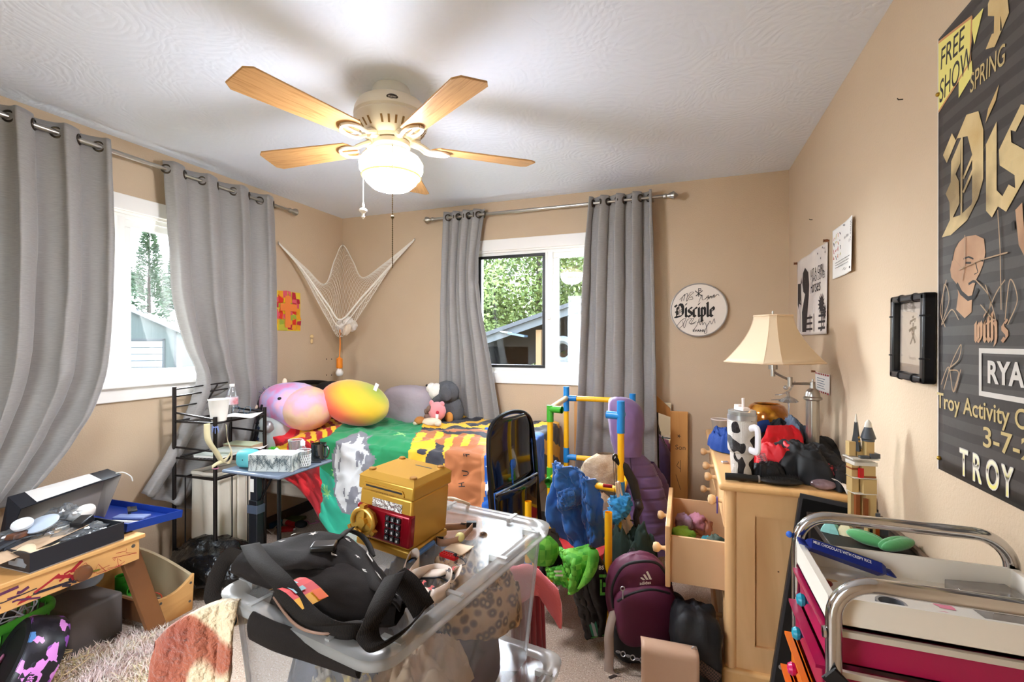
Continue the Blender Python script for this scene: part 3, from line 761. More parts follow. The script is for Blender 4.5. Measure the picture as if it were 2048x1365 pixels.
def duvet(u, v):
    s = -2.66 + 2.1 * u; t = -0.97 + 1.55 * v
    hem = lerp(0.24, 0.58, smooth01((s + 2.5) / 0.63)) if s < -1.87 else lerp(0.56, 0.4, smooth01((s + 1.87) / 1.0))
    tt = t if t <= 0 else t * hem / 0.58
    dx = max(0, s - XF); dy = max(0, tt)
    y = YFR - min(tt, 0) if tt < 0 else YFR; x = min(s, XF)
    rid = 1 - abs(fbm(s * 2.4 + t * 1.4, t * 2.6 - s * 1.2, 4.0, 3)) * 2
    rid2 = 1 - abs(fbm(s * 7 + t * 5, t * 5.5 - s * 4, 8.0, 2)) * 2
    rid3 = math.sin((t * 0.9 + s * 0.42 + 0.16 * fbm(s * 2, t * 2, 2)) * 34) * max(0, 1 - abs((s + 1.3) / 0.5))
    bump = 0.022 * max(rid, 0) + 0.012 * max(rid2, 0) + 0.006 * rid3
    bump += 0.03 * math.exp(-((s + 2.12) / 0.1) ** 2) * (0.5 + 0.5 * math.sin(t * 12 + s * 30)) * (t > -0.75)
    edge = math.exp(-(max(0, -tt) / 0.06) ** 2)
    z = TOP - math.hypot(dx * 0.95, dy) * (1 if min(dx, dy) == 0 else 0.8) + bump - 0.035 * edge * (1 if tt <= 0 else 1)
    oy = -0.012 - bump * 0.9 - 0.05 * min(dy, 0.3) - 0.02 * math.sin(s * 9) * min(1, dy * 4) * (dx == 0) if tt > 0 else -0.012 * edge
    ox = (0.008 + 0.03 * min(dx, 0.2) + 0.3 * bump) if dx > 0 else 0
    return Vector((x + ox, y + oy, z + (0.02 * math.sin(s * 8 + 1) * min(1, dy * 4))))
db = MB(); NU, NV = 250, 190
db.grid(duvet, NU, NV)
for j in range(NV):
    for i in range(NU):
        db.m[j * NU + i] = duvet_colour(-2.66 + 2.1 * (i + .5) / NU, -0.97 + 1.55 * (j + .5) / NV)
duv = db.build('comforter', cm_, auto=180, thick=0.008, off=1, origin=(-1.8, 2.5, 0.7))
tag(duv, 'bright patchwork comforter of yellow, green, brown and blue cloth hanging over the bed edge', 'comforter')
ik = Ink(); inkm = M('black_print', '#1d1b1c', 0.7)
for ch, s, t in (('G', -2.46, -0.2), ('R', -2.33, -0.2), ('Y', -2.22, -0.18)): ik.text(ch, s, t, 0.05, bold=0.01)
for ch, s, t in (('H', -1.12, 0.2), ('U', -1.11, 0.1), ('F', -1.1, 0.0)): ik.text(ch, s, t, 0.05, bold=0.01, rot=R(80))
def on_duvet(s, tneg):
    t = tneg
    return duvet((s + 2.66) / 2.1, (t + 0.97) / 1.55) + Vector((0, -0.012, 0.012))
def mapdv(s, t): return on_duvet(s, -t if False else t) - Vector((-1.8, 2.5, 0.7))
# letters read upright when t runs down the front, so flip within each glyph row
for k, (x, y) in enumerate(ik.v): pass
ik.build('lettering', inkm, duv, mapdv)

def plush(name, label, loc, cat='plush toy', rz=0, rot=None, group=None): return thing(name, label, cat, loc, rz, group, rot)
def puff(mat, parent, name, c, r, rot=None, seed=0, am=0.04, nu=40, nv=24, fr=2.0, sq=None):
    def fn(d):
        k = 1 + am * fbm(d.x * fr + seed, d.y * fr, d.z * fr)
        if sq: k *= (abs(d.x) ** sq + abs(d.y) ** sq + abs(d.z) ** sq) ** (-1 / sq)
        return k
    return MB().ball(c, r, nu, nv, rot, fn).build(name, mat, parent, auto=180)
m_tie = M('tie_dye', '#c9a8dd', 0.8, col2=['#e884bd', '#c8b6e6', '#f1b8d6', '#f2d0a8'], nscale=5, nlo=0.3, nhi=0.7, sheen=0.3, bump=(60, 0.1))
pc = atY(592, 812, 2.53)
t = plush('plush_unicorn', 'pink and purple tie dyed egg shaped plush lying on the pillows', pc)
puff(m_tie, t, 'body', (0, 0, 0), (0.27, 0.18, 0.155), Matrix.Rotation(R(8), 3, 'Y'), 1, 0.03)
puff(M('peach_dye', '#e9b98c', 0.8, col2=['#efc7a0', '#eab0b4', '#d9b0d6'], nscale=7, nlo=0.3, nhi=0.7, sheen=0.3), t, 'muzzle', (0.1, -0.004, -0.012), (0.172, 0.176, 0.146), Matrix.Rotation(R(8), 3, 'Y'), 2, 0.02)
puff(M('eye_black', '#0c0b0c', 0.2), t, 'eye', (0.02, -0.158, 0.065), (0.016, 0.012, 0.012), None, 0, 0, 14, 8)
puff(M('cream_ear', '#f1dcc0', 0.8), t, 'ear', (-0.255, -0.13, -0.005), (0.05, 0.03, 0.022), None, 0, 0.05, 16, 10)
puff(M('cream_ear', '#f1dcc0', 0.8), t, 'ear', (-0.1, 0.0, 0.155), (0.016, 0.016, 0.03), None, 0, 0.05, 12, 8)
rnd = random.Random(5); bm_ = MB()
for k in range(260):
    d = Vector((rnd.gauss(-0.5, 0.5), rnd.gauss(0, 0.6), rnd.gauss(0.5, 0.6))).normalized(); c = Vector((-0.225, -0.01, 0.06))
    bm_.tube([c + d * 0.025, c + d * (0.06 + 0.02 * rnd.random()) + Vector((0, 0, rnd.gauss(0, 0.006)))], 0.0024, 4, caps=False)
bm_.build('mane', M('lilac_yarn', '#9d92ad', 0.9), t)
def mango_mat():
    m = M('mango_plush', '#f2b320', 0.75, sheen=0.4)
    nt = m.node_tree; N = nt.nodes; L = nt.links; p = N['Principled BSDF']
    tc = N.new('ShaderNodeTexCoord'); sp = N.new('ShaderNodeSeparateXYZ'); L.new(tc.outputs['Object'], sp.inputs[0])
    a = N.new('ShaderNodeMath'); a.operation = 'MULTIPLY_ADD'; a.inputs[1].default_value = 1.25; L.new(sp.outputs[2], a.inputs[0]); L.new(sp.outputs[0], a.inputs[2])
    r = N.new('ShaderNodeMapRange'); r.inputs[1].default_value = -0.21; r.inputs[2].default_value = 0.36; L.new(a.outputs[0], r.inputs[0])
    c = N.new('ShaderNodeValToRGB'); e = c.color_ramp.elements
    e[0].position = 0.0; e[0].color = lin('#f2543c'); e[1].position = 1.0; e[1].color = lin('#5d8a2c')
    for q, col in ((0.25, '#f46a3e'), (0.42, '#f9a53a'), (0.58, '#fbc22c'), (0.78, '#c9b52c'), (0.9, '#7d9c2e')):
        x = e.new(q); x.color = lin(col)
    L.new(r.outputs[0], c.inputs[0]); L.new(c.outputs[0], p.inputs['Base Color'])
    return m
mc = atY(711, 806, 2.68)
t = plush('plush_mango', 'large round mango plush shading from red to yellow to green', mc)
MB().ball((0, 0, 0), (0.262, 0.17, 0.152), 48, 28, Matrix.Rotation(R(6), 3, 'Y'), lambda d: 1 + 0.10 * d.x * (d.z > -1) * -d.z * 0.9 + 0.02 * fbm(d.x * 2, d.y * 2, d.z * 2) - 0.06 * max(0, d.x) ** 3).build('body', mango_mat(), t, auto=180)
MB().box((0.19, -0.03, 0.115), (0.028, 0.003, 0.05), Matrix.Rotation(R(25), 3, 'Y')).build('care_tag', m_white, t, smooth=False)
c = atY(818, 815, 3.13)
pil = puff(M('grey_pillowcase', '#a59aa0', 0.8, bump=(14, 0.5), bdist=0.012), None, 'pillow', (0, 0, 0), (0.225, 0.11, 0.165), None, 3, 0.05, sq=3.2)
pil.location = c; tag(pil, 'plain grey pillow standing against the wall beside the mango plush', 'pillow')
c = atY(648, 800, 3.0); o = puff(M('black_cushion', '#17161a', 0.8), None, 'cushion', (0, 0, 0), (0.2, 0.13, 0.16), None, 8, 0.03); o.location = Vector((-2.56, 2.95, 0.89)); tag(o, 'black cushion peeking out behind the tie dyed plush', 'cushion')
# plush dog
c = atY(888, 800, 3.14); m_dg = M('dark_grey_fur', '#55565a', 0.95, bump=(70, 0.8), bdist=0.006); m_wf = M('white_fur', '#e9e2d8', 0.95, bump=(70, 0.6), bdist=0.005)
t = plush('plush_dog', 'grey and white plush dog sitting by the curtain behind the pink plush', c)
puff(m_dg, t, 'body', (0.03, 0.03, -0.09), (0.11, 0.08, 0.13), None, 4, 0.06)
puff(m_dg, t, 'head', (0.02, 0, 0.055), (0.1, 0.075, 0.085), None, 6, 0.06)
puff(m_wf, t, 'face', (-0.045, -0.03, 0.06), (0.06, 0.055, 0.065), Matrix.Rotation(R(30), 3, 'Y'), 7, 0.05)
puff(m_wf, t, 'muzzle', (-0.085, -0.03, 0.085), (0.045, 0.04, 0.04), None, 9, 0.05)
puff(M('eye_black'), t, 'nose', (-0.115, -0.05, 0.105), (0.012, 0.012, 0.01), None, 0, 0, 12, 8)
puff(m_dg, t, 'ear', (0.045, -0.06, 0.06), (0.045, 0.025, 0.065), Matrix.Rotation(R(-20), 3, 'Y'), 3, 0.08)
puff(m_dg, t, 'ear', (-0.03, -0.05, 0.005), (0.035, 0.03, 0.08), Matrix.Rotation(R(25), 3, 'Y'), 5, 0.08)
puff(M('orange_paw', '#d9923f', 0.8), t, 'paw', (0.075, -0.06, -0.125), (0.03, 0.025, 0.045), None, 2, 0.05, 20, 12)
c = atY(874, 823, 2.98); m_pk = M('pink_plush', '#e58f92', 0.9, sheen=0.4, bump=(90, 0.4)); m_ts = M('taupe_spot', '#7d6357', 0.9)
t = plush('plush_pig', 'small pink plush with brown patches and two white teeth below the dog', c)
puff(m_pk, t, 'head', (0, 0, 0), (0.066, 0.05, 0.066), None, 3, 0.03)
puff(m_pk, t, 'ear', (-0.045, 0, 0.055), (0.018, 0.012, 0.022), None, 1, 0, 14, 8); puff(m_pk, t, 'ear', (0.04, 0, 0.052), (0.02, 0.012, 0.02), None, 1, 0, 14, 8)
puff(m_ts, t, 'eye_patch', (-0.045, -0.04, 0.02), (0.016, 0.015, 0.026), Matrix.Rotation(R(25), 3, 'Y'), 1, 0, 14, 8)
puff(M('plush_red', '#b81f33', 0.6), t, 'nose', (0.03, -0.048, -0.002), (0.012, 0.008, 0.012), None, 1, 0, 12, 8)
MB().box((0.028, -0.05, -0.028), (0.022, 0.006, 0.03)).build('teeth', m_white, t, bevel=0.002)
puff(m_ts, t, 'paw', (-0.075, -0.01, -0.005), (0.022, 0.02, 0.022), None, 1, 0.05, 14, 8); puff(m_ts, t, 'paw', (-0.068, -0.02, -0.04), (0.024, 0.02, 0.02), None, 1, 0.05, 14, 8)
c = atY(855, 843, 2.92)
t = plush('plush_cat', 'tan and white plush curled flat on the comforter below the pink plush', c)
puff(M('cream_fur', '#e3cfb4', 0.9, bump=(80, 0.5)), t, 'body', (0.03, 0, -0.005), (0.075, 0.05, 0.03), None, 3, 0.1); puff(M('tan_fur', '#b97b3f', 0.9, bump=(80, 0.5)), t, 'head', (-0.055, -0.01, 0), (0.04, 0.04, 0.03), None, 5, 0.1)
puff(M('cream_fur'), t, 'paw', (-0.075, -0.035, -0.015), (0.02, 0.018, 0.014), None, 3, 0, 14, 8); puff(M('cream_fur'), t, 'paw', (0.1, -0.03, -0.01), (0.025, 0.02, 0.018), None, 3, 0, 14, 8)
c = atY(548, 868, 2.42)
t = thing('pillow', 'pale grey pillow printed with dark stars under the tie dyed plush', 'pillow', c)
puff(M('pale_pillow', '#b9c2bf', 0.8), t, 'cushion', (0, 0, 0), (0.11, 0.09, 0.12), None, 3, 0.05, sq=3)
ik = Ink()
for u, v in ((-0.03, 0.05), (-0.035, -0.02), (0.02, 0.015)): ik.star((u, v), 0.018, 5, 0.5, 0.3)
ik.build('star_print', M('star_navy', '#25324a', 0.7), t, lambda u, v: Vector((u, -0.098 + 0.5 * (u * u + v * v), v)))
puff(M('silver_plush', '#a8a3a4', 0.35, 0.5), t, 'silver_paw', (0.045, -0.085, 0.06), (0.035, 0.03, 0.04), None, 9, 0.15, 18, 10)

# net, lamp, wall ornaments in the corner
A = Vector((XL + 0.012, 2.69, 2.085)); Bc = Vector((XL + 0.02, YB - 0.02, 2.2)); Cc = Vector((-2.09, YB - 0.012, 2.2))
m_net = M('white_cord', '#e9e2d4', 0.85)
net = thing('toy_net', 'white corner toy hammock of knotted cord with a soft toy inside', 'toy net', Bc)
LB = [A, A.lerp(Bc, 0.35) + Vector((0.03, 0, -0.2)), A.lerp(Bc, 0.62) + Vector((0.04, 0.0, -0.33)), A.lerp(Bc, 0.82) + Vector((0.02, 0, -0.13)), Bc, Bc.lerp(Cc, 0.17) + Vector((0, -0.02, -0.15)), Bc.lerp(Cc, 0.33) + Vector((0, -0.04, -0.30)), Bc.lerp(Cc, 0.6) + Vector((0, -0.03, -0.2)), Cc]
fl = atY(682, 640, 3.05)
LF = [A, A.lerp(fl, 0.35) + Vector((0.02, 0, 0.0)), A.lerp(fl, 0.75) + Vector((0.02, -0.01, -0.02)), fl, Cc.lerp(fl, 0.7) + Vector((0, -0.02, -0.02)), Cc.lerp(fl, 0.35), Cc]
def netp(u, v):
    a = path(LB, u); c = path(LF, u); p = a.lerp(c, v)
    w = max(0, math.sin(PI * u)) ** 1.6
    k = w ** 1.5 * math.sin(PI * min(1, v) ** 2.6)
    p += Vector((0.02, -0.03, -0.27)) * k
    return p - Bc
nb = MB(); NU, NV = 64, 30; idx = {}
for i in range(NU + 1):
    for j in range(NV + 1):
        if (i + j) % 2 == 0: idx[(i, j)] = len(nb.v); nb.v.append(netp(i / NU, j / NV))
for i in range(1, NU):
    for j in range(0, NV - 1):
        if (i + j) % 2 == 0:
            q = [(i, j), (i + 1, j + 1), (i, j + 2), (i - 1, j + 1)]
            if all(k in idx for k in q): nb.f.append([idx[k] for k in q]); nb.m.append(0)
no = nb.build('netting', m_net, net, smooth=False)
md = no.modifiers.new('cords', 'WIREFRAME'); md.thickness = 0.0026; md.use_even_offset = False
b = MB(); b.tube([netp(i / 60, 0) for i in range(61)], 0.005, 6)
b.tube([netp(i / 60, 1) for i in range(61)], 0.0075, 6); b.tube([netp(i / 60, 0.965) for i in range(61)], 0.004, 6)
b.build('border_cord', m_net, net)
for p in (A, Bc, Cc): MB().torus(p - Bc, 0.01, 0.002, (1, 1, 0), 14, 6).build('hook', m_nickel, net)
c = Vector((-2.60, 3.17, 1.485))
t = plush('plush_bear', 'white plush toy lying in the bottom of the corner net', c)
puff(m_wf, t, 'body', (0, 0, 0), (0.1, 0.07, 0.055), None, 3, 0.15); puff(m_wf, t, 'head', (0.05, -0.045, 0.035), (0.045, 0.04, 0.04), None, 5, 0.1); puff(M('cream_fur'), t, 'paw', (0.06, -0.06, -0.035), (0.03, 0.03, 0.05), Matrix.Rotation(R(30), 3, 'Y'), 3, 0.1, 20, 12)
c = Vector((-2.66, 3.10, 1.43)); px0 = atY(680, 660, 3.10); bt = atY(679, 718, 3.10)
t = thing('pull_lamp', 'orange hanging pull lamp with white bulb below the corner net', 'lamp', px0)
q = bt - px0; m_or = M('orange_plastic', '#f08a24', 0.4)
MB().tube([(0, 0, 0.0), (0.002, 0, q.z / 2), (q.x, 0, q.z + 0.01)], 0.0045, 8).build('cord', m_or, t)
MB().lathe([(0.006, 0.014), (0.012, 0.006), (0.024, 0), (0.025, -0.07), (0.022, -0.078), (0, -0.078)], q, 20).build('socket', m_or, t)
MB().lathe([(0.016, -0.078), (0.019, -0.088), (0.029, -0.105), (0.03, -0.118), (0.024, -0.135), (0.012, -0.144), (0, -0.146)], q, 20).build('bulb', M('bulb_white', '#eee8de', 0.3), t, auto=180)
# paper cross art
def wallL(v): return (XL + 0.003, v[0], v[1])
c = atX(574, 623, XL); rnd = random.Random(3); cols = ['#d7301f', '#f0c419', '#9fae3c', '#b5233a', '#e9a01f', '#c3bf3f', '#e05a6a']
art = thing('paper_art', 'torn paper collage with an orange cross on the wall beside the curtain', 'artwork', (XL, c.y, c.z))
ik = Ink(); W_, H_ = 0.125, 0.145
for i in range(6):
    for j in range(7):
        u = -W_ + i * 2 * W_ / 6; v = -H_ + j * 2 * H_ / 7; ik.mi = rnd.randrange(7)
        dd = [rnd.gauss(0, 0.006) for _ in range(8)]
        if j == 6 and i in (0, 5): continue
        ik.poly([(u + dd[0] + .003, v + dd[1] + .003), (u + 2 * W_ / 6 + dd[2], v + dd[3]), (u + 2 * W_ / 6 + dd[4], v + 2 * H_ / 7 + dd[5]), (u + dd[6], v + 2 * H_ / 7 + dd[7])])
ik.build('paper_square', [M('paper_%d' % k, cc, 0.7) for k, cc in enumerate(cols)], art, lambda u, v: Vector((0.0045 + 0.006 * math.sin(v * 20) ** 2, u, v)))
MB().bb((0.0005, -W_ - 0.004, -H_ - 0.004), (0.003, W_ + 0.004, H_ + 0.004)).build('backing_paper', M('backing_yellow', '#e6c53a', 0.8), art, smooth=False)
MB().bb((0.0125, -0.03, -H_ + 0.02), (0.014, 0.022, H_ - 0.03)).bb((0.0122, -0.075, 0.0), (0.0143, 0.085, 0.055)).build('orange_cross', M('cross_orange', '#f0873c', 0.7), art, smooth=False)
c = atX(622, 679, XL)
t = thing('wooden_figure', 'tiny pale wooden figure stuck on the wall below the paper cross', 'ornament', (XL, c.y, c.z))
MB().ball((0.008, 0, 0.022), (0.007, 0.02, 0.016), 16, 10).build('head', M('pale_wood', '#e2c58d', 0.7), t); MB().ball((0.008, 0, -0.018), (0.007, 0.013, 0.02), 16, 10).build('body', M('pale_wood'), t)
for x, y in ((653, 719), (663, 719), (653, 751), (663, 751)):
    p = atX(x, y, XL); o = MB().lathe([(0.005, 0), (0.0045, 0.002), (0, 0.002)], (0, 0, 0), 12, 'X').build('wall_plug', M('hole_dark', '#2a221c', 0.8), origin=(0, 0, 0)); o.location = p; tag(o, 'dark screw hole plug on the wall behind the plush toys', 'screw hole', 'screw holes in the corner wall')

# ---------------------------------------------------------------- black wire rack and its load
m_rack = M('rack_metal', '#2b2624', 0.4, 0.7)
RA, RB, RC, RD = Vector((-2.70, 1.85, 0)), Vector((-2.42, 1.88, 0)), Vector((-2.70, 2.20, 0)), Vector((-2.43, 2.215, 0))
rk = thing('wire_rack', 'black wire rack standing in front of the swept curtain', 'rack', (-2.56, 2.03, 0)); ro = Vector(rk.location)
def RT(name, segs, r=0.004, n=8):
    b = MB()
    for s in segs: b.tube([Vector(p) - ro for p in s], r, n)
    return b.build(name, m_rack, rk)
def at(p, z): return (p.x, p.y, z)
for p, z in ((RA, 1.10), (RB, 0.94), (RC, 1.115), (RD, 0.95)): RT('post', [[at(p, 0), at(p, z)]], 0.0105, 12)
for z in (0.905, 0.70):
    segs = [[at(RA, z), at(RB, z)], [at(RB, z), at(RD, z)], [at(RD, z), at(RC, z)], [at(RC, z), at(RA, z)]]
    RT('shelf_frame', segs, 0.006)
    RT('shelf_wire', [[RA.lerp(RB, k / 12) + Vector((0, 0, z - 0.004)), RC.lerp(RD, k / 12) + Vector((0, 0, z - 0.004))] for k in range(1, 12)], 0.0018, 5)
for sg in ([at(RA, 0.955), at(RB, 0.925)], [at(RA, 0.76), at(RB, 0.75)], [at(RB, 0.6), at(RD, 0.6)], [at(RA, 0.6), at(RB, 0.6)], [at(RD, 0.92), at(RC, 0.94)], [at(RD, 0.8), at(RC, 0.81)]): RT('side_rail', [sg], 0.006)
RT('back_rail', [[at(RA, 1.085), at(RC, 1.10)], [at(RA, 1.045), at(RC, 1.06)], [at(RA, 0.985), at(RC, 1.0)], [RA.lerp(RC, 0.5) + Vector((0, 0, 0.99)), RA.lerp(RC, 0.5) + Vector((0, 0, 1.05))], [at(RA, 0.72), RA.lerp(RC, 0.75) + Vector((0, 0, 1.09))]], 0.0045)
# hamper
m_linen = M('cream_linen', '#e4dccb', 0.85, bump=(25, 0.3), bdist=0.006)
hm = thing('laundry_hamper', 'cream cloth laundry hamper in a thin black rod frame below the rack shelves', 'hamper', (-2.555, 2.045, 0)); hm.scale = (0.84, 0.8, 1)
def hb(u, v):
    a = 2 * PI * u; k = 1 / max(abs(math.cos(a)), abs(math.sin(a))) ; k = min(k, 1.32)
    fl = 0.012 * math.sin(u * 40 + v * 2) * (1 - v * 0.5)
    return Vector((math.cos(a) * k * (0.115 + fl * .5), math.sin(a) * k * (0.165 + fl), 0.05 + 0.55 * v))
b = MB(); b.grid(hb, 64, 14); b.build('cloth_bag', m_linen, hm, auto=180, thick=0.004)
b = MB(); b.tube([hb(i / 48, 1.0) + Vector((0, 0, 0.004)) for i in range(48)], 0.013, 8, closed=True); b.build('rolled_rim', m_linen, hm)
b = MB()
for x, y in ((-0.14, -0.19), (0.14, -0.19), (0.14, 0.19), (-0.14, 0.19), (0.14, -0.06), (0.14, 0.07)): b.tube([(x, y, 0.0), (x, y, 0.585)], 0.0045, 6)
for z in (0.02, 0.585): b.tube([(-0.14, -0.19, z), (0.14, -0.19, z), (0.14, 0.19, z), (-0.14, 0.19, z)], 0.0045, 6, closed=True)
b.build('rod_frame', m_rack, hm)
# things on the rack
m_paper = M('paper_white', '#f4f2ec', 0.7)
c = Vector((-2.45, 1.925, 0.912))
cp = MB().lathe([(0.0, 0), (0.037, 0), (0.041, 0.02), (0.053, 0.118), (0.055, 0.12), (0.053, 0.121), (0.04, 0.02), (0.0, 0.012)], n=32).build('paper_bucket', M('bucket_white', '#efe9df', 0.5), auto=60)
cp.location = c; tag(cp, 'plain white paper bucket on the top shelf of the wire rack', 'bucket')
t = thing('water_bottle', 'clear water bottle with red label on the rack behind the white bucket', 'bottle', (-2.6, 2.13, 0.91))
MB().lathe([(0, 0), (0.03, 0), (0.032, 0.01), (0.031, 0.05), (0.033, 0.06), (0.033, 0.11), (0.03, 0.125), (0.022, 0.15), (0.013, 0.165), (0.013, 0.178)], n=24).build('body', glassy('clear_plastic', '#f4f8f8', 0.1, 0.05, 0.12), t, auto=60)
MB().lathe([(0.0335, 0.062), (0.0338, 0.065), (0.0338, 0.105), (0.0335, 0.108)], n=24, closed=True).build('label', M('bottle_label', '#e6e9ef', 0.4, col2='#c6242c', nscale=14), t)
MB().lathe([(0.0145, 0.17), (0.0145, 0.186), (0, 0.187)], n=18).build('cap', m_white, t)
t = thing('eyeglasses', 'folded eyeglasses with thin blue frame lying on the rack top shelf', 'glasses', (-2.52, 2.13, 0.926), 0.3)
for s in (-1, 1): MB().torus((s * 0.034, 0, 0.014), 0.022, 0.0016, (0.0, -1, 0.5), 24, 6).build('rim', M('glasses_blue', '#37566b', 0.3, 0.5), t); MB().tube([(s * 0.058, 0, 0.02), (s * 0.05, 0.1, 0.004), (s * 0.045, 0.12, -0.004)], 0.0015, 5).build('temple', M('glasses_blue'), t)
def sheet(name, label, c, w, d, rz, mat=None, cat='paper', bend=0.01, rx=0.0):
    o = MB().grid(lambda u, v: ((u - .5) * w, (v - .5) * d, bend * math.sin(u * 4 + v * 3)), 10, 8).build(name, mat or m_paper, thick=0.0012, auto=180)
    o.location = c; o.rotation_euler = (rx, 0, rz); tag(o, label, cat); return o
sheet('paper_sheet', 'white paper sheet sticking out over the rack top shelf edge', (-2.43, 2.06, 0.924), 0.16, 0.19, 0.5, bend=0.006)
t = thing('notebook', 'spiral notebook with pale cover on the middle rack shelf', 'notebook', (-2.50, 1.99, 0.708), 0.15)
MB().bb((-0.09, -0.11, 0), (0.09, 0.11, 0.012)).build('pages', m_paper, t, bevel=0.002); MB().bb((-0.092, -0.112, 0.012), (0.092, 0.112, 0.0145)).build('cover', M('notebook_cover', '#d7dcd6', 0.6, col2='#c1cbb8', nscale=12), t, smooth=False)
t = thing('folder', 'tan card folder lying on the middle rack shelf behind the notebook', 'folder', (-2.53, 2.15, 0.712), 0.1)
MB().bb((-0.1, -0.05, 0), (0.1, 0.05, 0.02)).build('cover', M('tan_card', '#a98f72', 0.7), t, bevel=0.002); MB().bb((-0.1, -0.052, 0.021), (0.1, 0.05, 0.024)).build('tab', M('pale_green_card', '#cfd8b4', 0.7), t, smooth=False)
sheet('paper_slip', 'white paper slip hanging over the middle rack shelf edge', (-2.43, 2.17, 0.715), 0.07, 0.1, 0.4, bend=0.004)
rb = MB()
def ribbon(b, pts, w, k=30, ax=(0, 0, 1), tw=0.0):
    P = curve(pts, k); ax = Vector(ax); vs = []
    for i, p in enumerate(P):
        a = Quaternion((P[min(i + 1, k)] - P[max(i - 1, 0)]).normalized(), tw * i / k) @ ax
        vs += [p - a * w / 2, p + a * w / 2]
    b.add(vs, [(2 * i, 2 * i + 1, 2 * i + 3, 2 * i + 2) for i in range(k)]); return b
m_rib = M('cream_ribbon', '#dccfa2', 0.5, sheen=0.4)
P = lambda x, y: atX(x, y, -2.395)
ribbon(rb, [P(414, 848), P(416, 880), P(432, 905), P(446, 926), P(458, 925), P(464, 908), P(455, 880), P(452, 850)], 0.03, 40, (0.4, 0.9, 0.1), 1.5)
ribbon(rb, [P(462, 905), P(452, 920), P(434, 928), P(424, 935)], 0.02, 16, (0, 0.3, 1), 0.5)
o = rb.build('ribbon', m_rib, thick=0.001, auto=180, origin=P(440, 880)); tag(o, 'cream satin ribbon looped over the front corner of the wire rack', 'ribbon')
b = MB()
for k in range(9):
    a = k * 0.7; b.tube([(0, 0, 0), (0.012 * math.cos(a), 0.012 * math.sin(a), 0.006), (0.018 * math.cos(a), 0.018 * math.sin(a), -0.014 - 0.01 * (k % 3))], 0.0016, 5)
b.torus((0, 0, 0), 0.0125, 0.0025, n=16)
o = b.build('hair_tie', M('blue_thread', '#8a9cd6', 0.8)); o.location = (RB.x, RB.y, 0.885); tag(o, 'tuft of blue thread tied round the front rack post', 'hair tie')
o = MB().torus((0, 0, 0), 0.0135, 0.003, (0.2, 0, 1), 18).build('hair_tie', M('pink_thread', '#c97f9a', 0.8)); o.location = (RB.x, RB.y, 0.66); tag(o, 'thin pink band round the front rack post below the ribbon', 'hair tie')
# folded black chair frame behind the rack
b = MB(); P = lambda x, y: atX(x, y, -2.62)
b.tube([P(536, 812), P(500, 905)], 0.011, 8); b.tube([P(516, 830), P(516, 905)], 0.007, 8); b.tube([P(525, 812), P(491, 900)], 0.006, 8)
t = thing('folding_stand', 'black folding stand leaning between the wire rack and the bed head', 'stand', P(516, 860)); o = Vector(t.location)
for a, c_, r in ((P(538, 808), atZ(498, 1060, 0.3), 0.01), (P(524, 810), atZ(478, 1050, 0.32), 0.007)):
    MB().tube([a - o, lerp(a, P(500, 905), 1.0) - o], r, 8).build('leg', m_blackm, t)
MB().tube([P(528, 845) - o, P(512, 848) - o], 0.006, 8).build('crossbar', m_blackm, t)

# ---------------------------------------------------------------- tray table and its load
m_tray = M('slate_laminate', '#5f6a7a', 0.45, bump=(200, 0.05))
tt = thing('tray_table', 'slate grey adjustable tray table on a black column beside the bed', 'table', (-2.02, 1.95, 0)); TZ = 0.70
MB().bb((-0.205, -0.19, TZ - 0.018), (0.18, 0.18, TZ)).build('tabletop', m_tray, tt, bevel=0.012)
pc_ = atY(513, 1000, 1.93) - Vector(tt.location); cx = pc_.x
MB().bb((cx - 0.03, -0.045, 0.0), (cx + 0.03, 0.0, 0.50)).build('outer_column', M('column_black', '#22242a', 0.35, 0.3), tt, bevel=0.004)
MB().bb((cx - 0.024, -0.04, 0.5), (cx + 0.024, -0.004, TZ - 0.02)).build('inner_column', M('column_dark', '#2b2e36', 0.35, 0.3), tt, bevel=0.003)
MB().bb((cx - 0.036, -0.05, 0.43), (cx + 0.036, 0.005, 0.475)).build('clamp', M('clamp_grey', '#4a5568', 0.4), tt, bevel=0.003)
MB().bb((cx - 0.02, -0.0425, 0.545), (cx + 0.005, -0.0405, 0.615)).build('sticker', m_paper, tt, smooth=False)
MB().tube([(cx + 0.075, 0.06, 0.0), (cx + 0.075, 0.06, TZ - 0.02)], 0.011, 8).build('rear_post', m_blackm, tt)
b = MB(); b.tube([(cx + 0.03, -0.02, 0.50), (cx + 0.14, -0.02, TZ - 0.022)], 0.006, 6); b.tube([(cx + 0.03, 0.0, 0.60), (cx + 0.09, 0.0, TZ - 0.022)], 0.004, 6); b.build('brace', m_blackm, tt)
MB().bb((cx - 0.05, -0.12, 0.0), (cx + 0.12, 0.22, 0.03)).build('foot', m_blackm, tt, bevel=0.006)
t = thing('tissue_box', 'tissue box printed with grey leaves on the slate tray table', 'tissue box', (-1.968, 1.868, TZ + 0.0005), 0.28)
MB().bb((-0.115, -0.06, 0), (0.115, 0.06, 0.085)).build('carton', M('leaf_print', '#ccd2ce', 0.6), t, bevel=0.002)
ik = Ink(); rnd = random.Random(9)
